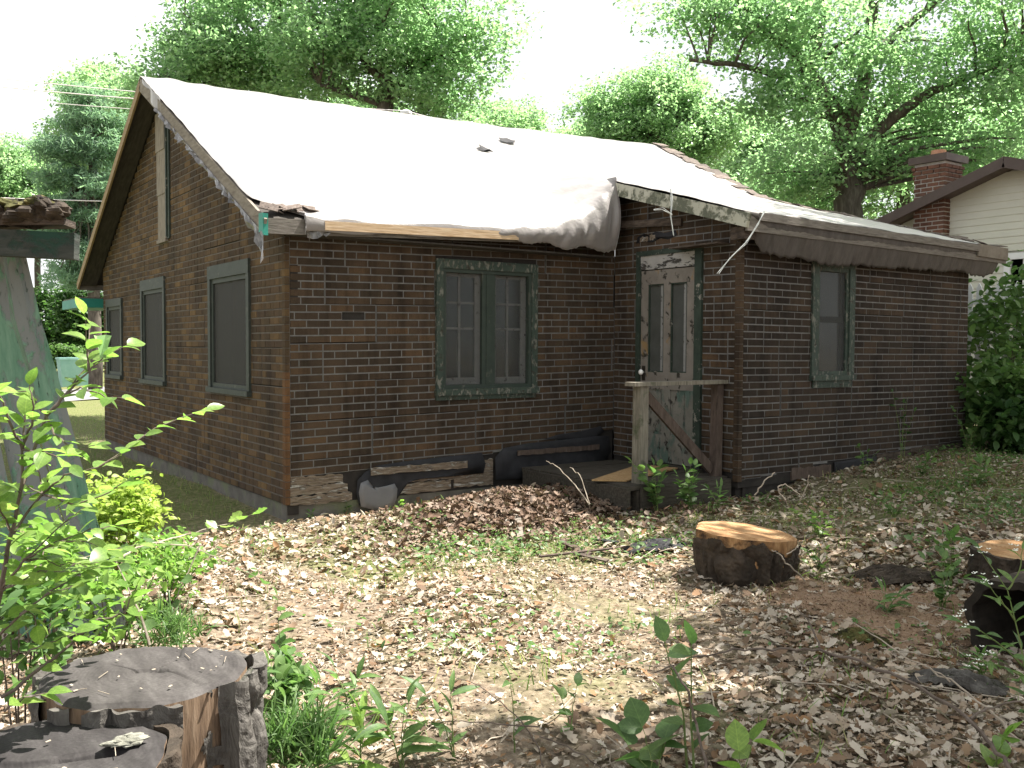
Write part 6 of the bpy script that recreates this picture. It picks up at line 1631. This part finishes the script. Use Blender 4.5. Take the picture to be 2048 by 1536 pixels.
while z < cz1 - .06:
    gro = .012 * max(0, (z - 4.3) / .1) if z > 4.3 else 0; gro = min(gro, .04)
    o_ = .11 if k % 2 else 0
    y = cy0 - gro + (0 if not o_ else 0)
    for (xx,) in ((cx0 - .004 - gro,),):
        y = cy0 - gro - o_
        while y < cy1 + gro - .02:
            a = max(y, cy0 - gro - .002); b = min(y + .21, cy1 + gro + .002)
            if b - a > .03: obj('brick', bm2, chm, loc=(xx, a, z), scale=(1, (b - a) / .21, 1))
            y += .22
    x = cx0 - gro - (.11 - o_)
    while x < cx1 + gro - .02:
        a = max(x, cx0 - gro + .105); b = min(x + .21, cx1 + gro)
        if b - a > .03: obj('brick', bm_, chm, loc=(a, cy0 - .004 - gro, z), scale=((b - a) / .21, 1, 1))
        x += .22
    z += .073; k += 1
MB().box((cx0 - .07, cy0 - .07, cz1 - .02), (cx1 + .07, cy1 + .07, cz1 + .10)).build('cap', 'brown_trim', chm)
MB().tube([(XN + .1, 1.65, cz1 + .1), (XN + .1, 1.65, cz1 + .22)], [.13, .12], 12).build('flue', 'clay', chm)
MB().box((cx0 + .2, cy0 - .03, 3.9), (cx1 + .02, cy0 - .012, 4.08)).build('flashing', 'flashing', chm)
# picket fence
a = Vector((8.788, -0.979, 1.538)); b = Vector((8.895, -2.273, 1.539)); d = (b - a); Lf = d.length; d.normalize()
fc = thing('picket_fence', 'pale picket fence behind the bushes at the right', 'fence', (a.x, a.y, gz(a.x, a.y)))
pkm = MB().add([(-.035, -.01, 0), (.035, -.01, 0), (.035, .01, 0), (-.035, .01, 0), (-.035, -.01, .92), (.035, -.01, .92), (.035, .01, .92), (-.035, .01, .92), (0, -.01, .99), (0, .01, .99)],
    [(0, 3, 2, 1), (0, 1, 5, 8, 4), (1, 2, 6, 5), (2, 3, 7, 9, 6), (3, 0, 4, 7), (4, 8, 9, 7), (8, 5, 6, 9)]).mesh('picket', 'white_trim')
s = 0
while s < Lf:
    p = a + d * s; obj('picket', pkm, fc, loc=(p.x, p.y, a.z - .2), rot=(0, 0, math.atan2(d.y, d.x))); s += .115
for h_ in (0.05, .55): MB().bar((a.x, a.y + .03, a.z + h_), (b.x, b.y + .03, a.z + h_), .03, .07).build('rail', 'white_trim', fc)
# bin across the lawn
p = Vector((3.371, 28.123, 0.598)); p.z = 0
bn = thing('wheeled_bin', 'pale teal bin standing across the lawn at the left', 'bin', p)
MB().hexa([(p.x - .42, p.y - .3, .05), (p.x + .42, p.y - .3, .05), (p.x + .42, p.y + .3, .05), (p.x - .42, p.y + .3, .05), (p.x - .5, p.y - .36, 1.0), (p.x + .5, p.y - .36, 1.0), (p.x + .5, p.y + .36, 1.0), (p.x - .5, p.y + .36, 1.0)]).build('body', 'bin_teal', bn)
MB().box((p.x - .53, p.y - .39, 1.0), (p.x + .53, p.y + .39, 1.07)).build('lid', 'bin_teal', bn)

# ================================================================== TREES
def make_tree(name, label, limbs, crowns, mat, n, size, seed, bark='bark', group='trees behind the cottage', tmpl=None, cr=.55, flat=.6, tilt=.6, cat='tree', twigs=True):
    r = np.random.default_rng(seed); R = random.Random(seed)
    b = Vector(limbs[0][0][0]); t = thing(name, label, cat, b, group)
    samples = []
    for i, (pts, r0, r1) in enumerate(limbs):
        pts = [Vector(p) for p in pts]; fine = []
        for a in range(len(pts) - 1):
            for k in range(5):
                fine.append(pts[a].lerp(pts[a + 1], k / 5) + Vector((R.uniform(-1, 1), R.uniform(-1, 1), R.uniform(-1, 1))) * r0 * .18 * (1 if a + k else 0))
        fine.append(pts[-1]); m_ = len(fine)
        MB().tube(fine, [r0 + (r1 - r0) * k / m_ for k in range(m_)], 9).build('trunk' if i == 0 else 'limb', bark, t, smooth=True)
        for k, p in enumerate(fine):
            if i or k > m_ * .45: samples.append((p, r0 + (r1 - r0) * k / m_))
    cl = []
    for c, rd, m_ in crowns:
        v = r.normal(0, 1, (m_, 3)); v /= np.linalg.norm(v, axis=1)[:, None]; v *= (r.uniform(.05, 1, m_) ** .42)[:, None]
        cl.append(v * np.array(rd) + np.array(c))
    cl = np.concatenate(cl); ncl = len(cl)
    if twigs:
        SP = np.array([tuple(p) for p, _ in samples]); tm = MB()
        for c in cl:
            d = np.linalg.norm(SP - c, axis=1) + 1.2 * np.maximum(0, SP[:, 2] - c[2] + .3)
            k = int(np.argmin(d)); p, rr = samples[k]; cv = Vector(c); L_ = (cv - p).length
            m1 = p.lerp(cv, .4) + Vector((R.uniform(-.1, .1), R.uniform(-.1, .1), .08)) * L_; m2 = p.lerp(cv, .75) + Vector((R.uniform(-.06, .06), R.uniform(-.06, .06), .06)) * L_
            r0 = min(rr * .7, .014 + .018 * L_)
            tm.tube([p, m1, m2, cv], [r0, r0 * .7, r0 * .45, .008], 5, cap=False)
        tm.build('branches', bark, t)
    per = max(1, n // (ncl * 7)); sub = np.repeat(cl, 7, axis=0) + r.normal(0, 1, (ncl * 7, 3)) * np.array([cr, cr, cr * flat]) * .75
    pos = np.repeat(sub, per, axis=0) + r.normal(0, 1, (len(sub) * per, 3)) * np.array([cr, cr, cr * flat]) * .38
    m_ = len(pos)
    V, T, C = scatter(tmpl or [t_rhomb(.55, .12), t_rhomb(.75, .2)], pos, rot_mats(r, m_, tilt), r.uniform(.7, 1.25, m_) * size, r)
    o = obj('crown', np_mesh('crown', V, T, C, mat), t); o['kind'] = 'stuff'
    return t
def copy_tree(src, loc, label, rotz=0.0, scale=1.0, group=None):
    c = src.copy(); COL.objects.link(c); c.location = loc; c.rotation_euler = (0, 0, rotz); c.scale = (scale,) * 3; c['label'] = label
    if group: c['group'] = group
    for ch in src.children:
        k = ch.copy(); COL.objects.link(k); k.parent = c; k.matrix_parent_inverse = ch.matrix_parent_inverse.copy()
    return c
def gr(p): return (p[0], p[1], gz(p[0], p[1]) - .1)

make_tree('oak_tree', 'large forked oak towering behind the bump-out at the right', [
    ([gr((13.426, 4.084, 1.560)), (13.457, 4.184, 4.157), (13.451, 4.235, 5.157), (13.406, 4.299, 5.836)], .30, .23),
    ([(13.406, 4.299, 5.836), (13.090, 4.550, 6.504), (12.769, 4.672, 6.923), (12.248, 4.813, 7.404), (11.419, 5.049, 7.935), (10.803, 5.263, 8.533)], .19, .05),
    ([(13.406, 4.299, 5.836), (13.858, 4.264, 6.610), (14.094, 4.261, 7.450), (14.303, 4.291, 8.603), (14.488, 4.358, 10.179)], .19, .06),
    ([(13.479, 4.225, 5.357), (14.050, 3.616, 6.061), (14.359, 3.176, 6.455), (14.876, 2.464, 6.764), (15.443, 1.712, 6.966)], .14, .04),
    ([(12.769, 4.672, 6.923), (12.949, 4.588, 7.819), (13.089, 4.423, 8.973)], .12, .04),
    ([(13.130, 4.520, 6.454), (12.117, 4.879, 6.863), (11.163, 5.183, 6.966), (10.157, 5.394, 6.938)], .09, .03),
    ([(14.092, 4.257, 7.348), (14.802, 4.038, 8.027), (15.582, 3.647, 8.683), (16.468, 3.307, 9.385)], .1, .04),
    ([(13.590, 4.116, 4.658), (14.033, 4.213, 5.521), (14.525, 4.278, 6.409)], .1, .04)],
    [((14.120, 4.267, 7.957), (2.6, 3.6, 2.2), 44), ((11.416, 5.043, 7.742), (1.1, 1.5, .9), 14), ((15.219, 2.366, 7.181), (1.2, 2.0, 1.6), 26), ((12.813, 4.429, 5.017), (1.2, 1.4, .5), 12), ((15.090, 2.853, 5.226), (1.2, 1.3, .8), 16), ((10.478, 5.462, 7.957), (.4, .8, .4), 6), ((11.867, 4.907, 6.344), (.6, 1.0, .4), 7)],
    'oak_leaf', 46000, .105, 301, cr=.54)
tl = make_tree('oak_tree', 'broad oak behind the middle of the ridge with two upright stems', [
    ([gr((5.563, 8.952, 1.518)), (5.646, 9.104, 5.994), (5.644, 9.141, 6.772), (5.594, 9.212, 7.550), (5.761, 9.155, 8.815)], .2, .07),
    ([(5.640, 9.135, 6.577), (5.207, 9.341, 7.128), (4.576, 9.556, 7.542), (4.115, 9.657, 8.042)], .09, .03),
    ([(5.637, 9.128, 6.383), (6.174, 8.900, 6.901), (6.798, 8.612, 7.425), (7.345, 8.373, 7.855)], .09, .03),
    ([(5.633, 9.122, 6.188), (4.990, 9.332, 6.327), (4.396, 9.385, 6.434)], .07, .03),
    ([gr((6.683, 9.391, 1.523)), (6.728, 9.581, 6.241), (6.791, 9.590, 7.369), (6.982, 9.514, 8.601)], .13, .05)],
    [((5.742, 9.119, 7.745), (1.5, 2.4, 1.3), 44), ((6.822, 8.462, 7.198), (.4, 1.2, .8), 14), ((4.568, 9.539, 7.064), (1.0, 1.4, .7), 20), ((6.375, 8.858, 6.390), (1.0, 1.2, .3), 11), ((5.045, 9.434, 9.310), (1.8, 2.0, .9), 18)],
    'oak_leaf', 38000, .1, 302, cr=.48)
make_tree('oak_tree', 'leafy oak rising behind the gable peak', [
    ([gr((4.600, 11.452, 1.512)), (4.677, 11.640, 6.666), (4.533, 11.770, 7.296), (4.480, 11.846, 8.138), (4.572, 11.841, 9.400)], .2, .07),
    ([(4.610, 11.691, 6.771), (3.947, 11.936, 7.340), (3.292, 12.165, 7.690), (2.734, 12.331, 8.134)], .09, .03),
    ([(4.614, 11.699, 6.981), (4.370, 11.908, 7.821), (3.779, 12.354, 8.555)], .08, .03),
    ([(4.649, 11.654, 6.561), (3.833, 12.233, 6.767), (3.059, 12.782, 6.973), (2.459, 13.210, 7.180)], .08, .03)],
    [((3.960, 11.961, 8.069), (1.2, 2.2, 1.2), 38), ((2.949, 12.394, 7.482), (.5, 1.2, .8), 16), ((2.313, 13.050, 6.810), (.3, .7, .5), 8), ((4.529, 11.761, 7.033), (1.0, 1.2, .5), 14), ((3.663, 11.989, 9.444), (1.2, 1.6, .7), 14)],
    'oak_leaf', 32000, .1, 303, cr=.48)
mt = make_tree('maple_tree', 'pale green rounded tree beyond the ridge right of centre', [
    ([gr((16.349, 13.026, 1.571)), (16.446, 13.206, 6.873), (16.407, 13.289, 8.050), (16.368, 13.371, 9.228)], .18, .04),
    ([(16.433, 13.243, 7.462), (15.750, 13.767, 8.489), (15.277, 14.124, 9.075)], .07, .02), ([(16.435, 13.248, 7.609), (17.322, 12.672, 8.497), (17.938, 12.271, 9.089)], .07, .02)],
    [((16.845, 13.021, 8.863), (.9, 1.4, .8), 30), ((15.326, 14.059, 8.413), (.35, .8, .6), 16), ((16.579, 13.145, 7.536), (1.9, 1.8, .8), 36), ((18.162, 12.070, 8.133), (.5, .9, .9), 16)],
    'pale_leaf', 40000, .115, 304, bark='bark', cr=.5, group='trees behind the cottage')
copy_tree(mt, gr((12.509, 14.481, 1.551)), 'lower pale green tree beyond the ridge near the torn tarp holes', 1.3, .86)
copy_tree(mt, gr((23.296, 14.285, 1.606)), 'pale green tree seen under the limbs of the large oak', 2.3, .95)
copy_tree(mt, gr((28.278, 12.034, 1.632)), 'pale green tree behind the brick chimney', 4.0, 1.05)
copy_tree(mt, gr((35.733, 11.720, 1.670)), 'farthest pale green tree behind the neighbouring roof', 5.0, 1.35)
copy_tree(mt, gr((12.550, 25.430, 1.548)), 'pale green tree far behind the ridge at left of centre', 5.2, 1.15)
copy_tree(mt, gr((23.850, 24.877, 1.605)), 'hazy farthest tree low over the ridge right of centre', 2.9, 1.15)
make_tree('slim_tree', 'slender dark trunked tree right of the large oak', [
    ([gr((18.890, 6.377, 1.587)), (18.885, 6.552, 5.247), (18.856, 6.631, 6.508), (18.847, 6.720, 8.275)], .2, .07), ([(18.881, 6.596, 6.130), (19.377, 6.274, 6.637), (19.900, 5.922, 6.893)], .06, .02), ([(18.876, 6.588, 5.878), (18.336, 6.987, 6.380), (17.820, 7.353, 6.503)], .06, .02)],
    [((18.746, 6.690, 6.129), (2.3, 2, 1.4), 46), ((20.413, 5.552, 6.643), (1.4, 1.6, 1.1), 26), ((16.765, 8.040, 5.488), (1.6, 1.2, .8), 24)], 'oak_leaf', 40000, .11, 305, cr=.5)
# pine
pts = []; pr = np.random.default_rng(306); crowns = []; limbs = [([gr((3.347, 24.515, 1.344)), (3.426, 24.660, 5.604), (3.399, 24.775, 7.654), (3.343, 24.902, 9.547)], .22, .05)]
for k, (yy, hw) in enumerate(((185, 25), (215, 55), (250, 70), (285, 85), (325, 90), (365, 100), (410, 95), (455, 90), (505, 80), (550, 70))):
    pass
for c, rd, m_ in (((3.338, 24.894, 9.311), (.35, .4, .35), 8), ((2.961, 25.120, 8.520), (.8, .9, .3), 12), ((3.805, 24.536, 8.603), (.7, .8, .25), 9), ((2.621, 25.316, 7.650), (.95, 1, .28), 14), ((3.787, 24.504, 7.656), (.8, .9, .3), 11), ((2.669, 25.239, 6.704), (1.0, 1.0, .28), 14), ((3.896, 24.376, 6.553), (.8, .9, .3), 11), ((2.781, 25.116, 5.758), (.9, 1, .28), 13), ((3.747, 24.429, 5.448), (.8, .9, .3), 12), ((2.634, 25.174, 4.811), (.8, .9, .3), 12), ((3.662, 24.436, 4.343), (.9, 1, .35), 12), ((2.873, 24.956, 3.708), (.9, 1, .4), 14)):
    crowns.append((c, rd, m_))
make_tree('pine_tree', 'layered blue-green pine left of the gable', limbs, crowns, 'pine_needle', 42000, .22, 306, tmpl=[t_rhomb(.16, .03), t_rhomb(.2, .04)], cr=.36, flat=.55, tilt=1.0)
copy_tree(mt, gr((2.360, 37.407, 1.492)), 'pale washed out tree at the far left edge', .6, 1.1)
copy_tree(mt, gr((5.152, 28.144, 1.509)), 'soft green tree filling the gap between the pine and the gable', 1.9, 1.2)
copy_tree(mt, gr((6.508, 46.715, 1.510)), 'farthest soft green tree showing through the pine', 4.4, 1.3)
copy_tree(mt, gr((4.555, 43.196, 1.501)), 'hazy low tree beyond the pine at the left', 3.3, 1.0)
leaf_bush('round_bush', 'dark evergreen bush beyond the lawn beside the gable corner', (5.641, 37.613, 2.613), (1.5, 1.3, 1.7), 9000, .2, 'dark_leaf', 307, ncl=60, group='bushes across the lawn')
leaf_bush('round_bush', 'dark bush across the lawn behind the leaning shed', (4.528, 40.819, 2.428), (1.8, 1.5, 1.6), 9000, .2, 'dark_leaf', 308, ncl=60, group='bushes across the lawn')
leaf_bush('clipped_hedge', 'light green clipped hedge behind the teal bin', (3.707, 32.790, 1.072), (1.3, .7, .45), 5000, .13, 'weed_leaf', 309, ncl=60, cat='hedge')
# bushes at the right
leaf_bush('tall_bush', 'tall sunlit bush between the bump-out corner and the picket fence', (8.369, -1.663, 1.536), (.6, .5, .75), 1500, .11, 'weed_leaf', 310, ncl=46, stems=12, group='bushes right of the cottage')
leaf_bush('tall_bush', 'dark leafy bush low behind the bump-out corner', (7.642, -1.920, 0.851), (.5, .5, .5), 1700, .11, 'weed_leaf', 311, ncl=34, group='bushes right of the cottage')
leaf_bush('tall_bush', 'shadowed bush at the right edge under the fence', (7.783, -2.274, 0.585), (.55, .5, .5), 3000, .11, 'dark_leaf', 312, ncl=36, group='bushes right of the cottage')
# trees beyond the right frame edge that throw the dappled shade over the yard
make_tree('oak_tree', 'spreading oak outside the right edge that shades the yard', [
    ([(10.2, -6.6, 0.2), (10.0, -6.4, 3.0), (9.7, -6.2, 5.0), (9.3, -6.0, 7.5), (9.2, -5.8, 10)], .3, .1), ([(9.8, -6.3, 4.4), (8.4, -5.6, 6.2), (6.8, -4.8, 7.2), (5.6, -4.4, 7.8)], .14, .04), ([(9.6, -6.1, 5.6), (9.2, -4.6, 7.2), (8.8, -3.2, 8.2)], .12, .04), ([(9.6, -6.2, 5.2), (8.0, -7.4, 6.8), (6.4, -8.4, 7.8)], .12, .04)],
    [((8.8, -4.2, 8.6), (2.5, 2.2, 1.3), 30), ((6.6, -5.8, 8.2), (1.4, 1.5, .7), 17), ((10.5, -3.6, 9.0), (2.4, 2.4, 1.5), 26), ((11.4, -1.9, 9.0), (2.2, 1.5, 1.1), 44), ((8.6, -3.0, 6.6), (1.4, .9, .8), 16)], 'oak_leaf', 32000, .15, 313, cr=.55, group='shade trees outside the picture')
make_tree('maple_tree', 'maple behind the photographer whose leaves shade the foreground', [
    ([(4.6, -12.2, -.05), (4.5, -12.0, 3.0), (4.2, -11.6, 5.0), (3.8, -11.0, 7.6)], .24, .08), ([(4.3, -11.8, 4.4), (3.4, -9.6, 6.0), (2.8, -7.4, 7.0)], .1, .03), ([(4.3, -11.7, 4.8), (5.0, -9.2, 6.2), (4.8, -7.2, 7.2)], .1, .03)],
    [((2.6, -6.6, 7.3), (1.5, .8, .6), 12), ((4.4, -6.2, 7.6), (1.3, .8, .6), 11), ((3.6, -11, 8.0), (2.2, 2, 1.2), 24)], 'pale_leaf', 10000, .15, 314, cr=.5, group='shade trees outside the picture')

# ================================================================== WIRES
def wire(label, a, b, sag, r=.008):
    a = Vector(a); b = Vector(b); pts = []
    for i in range(25):
        f = i / 24; p = a.lerp(b, f); p.z -= sag * 4 * f * (1 - f); pts.append(p)
    tag(MB().tube(pts, r, 5).build('overhead_wire', 'wire'), label, 'wire', 'overhead wires')
wire('upper overhead wire crossing behind the ridge to the insulator', (-4.292, 13.002, 6.473), (4.775, 6.636, 5.453), .12)
wire('second overhead wire crossing just below the first', (-4.295, 12.997, 6.330), (4.753, 6.649, 5.419), .16, .009)
wire('thin overhead wire left of the gable peak below the pair', (-4.299, 12.989, 6.094), (3.011, 7.860, 5.334), .1, .006)
wire('dark low wire from the shed roof edge to the gable', (-2.951, 13.183, 4.245), (2.795, 11.623, 4.351), .05, .01)
wire('service wire running from the insulator down to the ridge', (4.775, 6.636, 5.453), (3.987, 3.484, 4.547), .03)
ins = thing('insulator', 'pale ceramic insulator on its short mast behind the ridge', 'insulator', (4.750, 6.642, 5.217))
MB().tube([(4.742, 6.628, 4.796), (4.753, 6.648, 5.368)], [.03, .03], 8).build('mast', 'dark_metal', ins)
p = Vector((4.753, 6.649, 5.419)); MB().tube([p - Vector((0, 0, .06)), p - Vector((0, 0, .02)), p + Vector((0, 0, .02)), p + Vector((0, 0, .05))], [.05, .1, .1, .04], 12).build('cap', 'white_trim', ins)
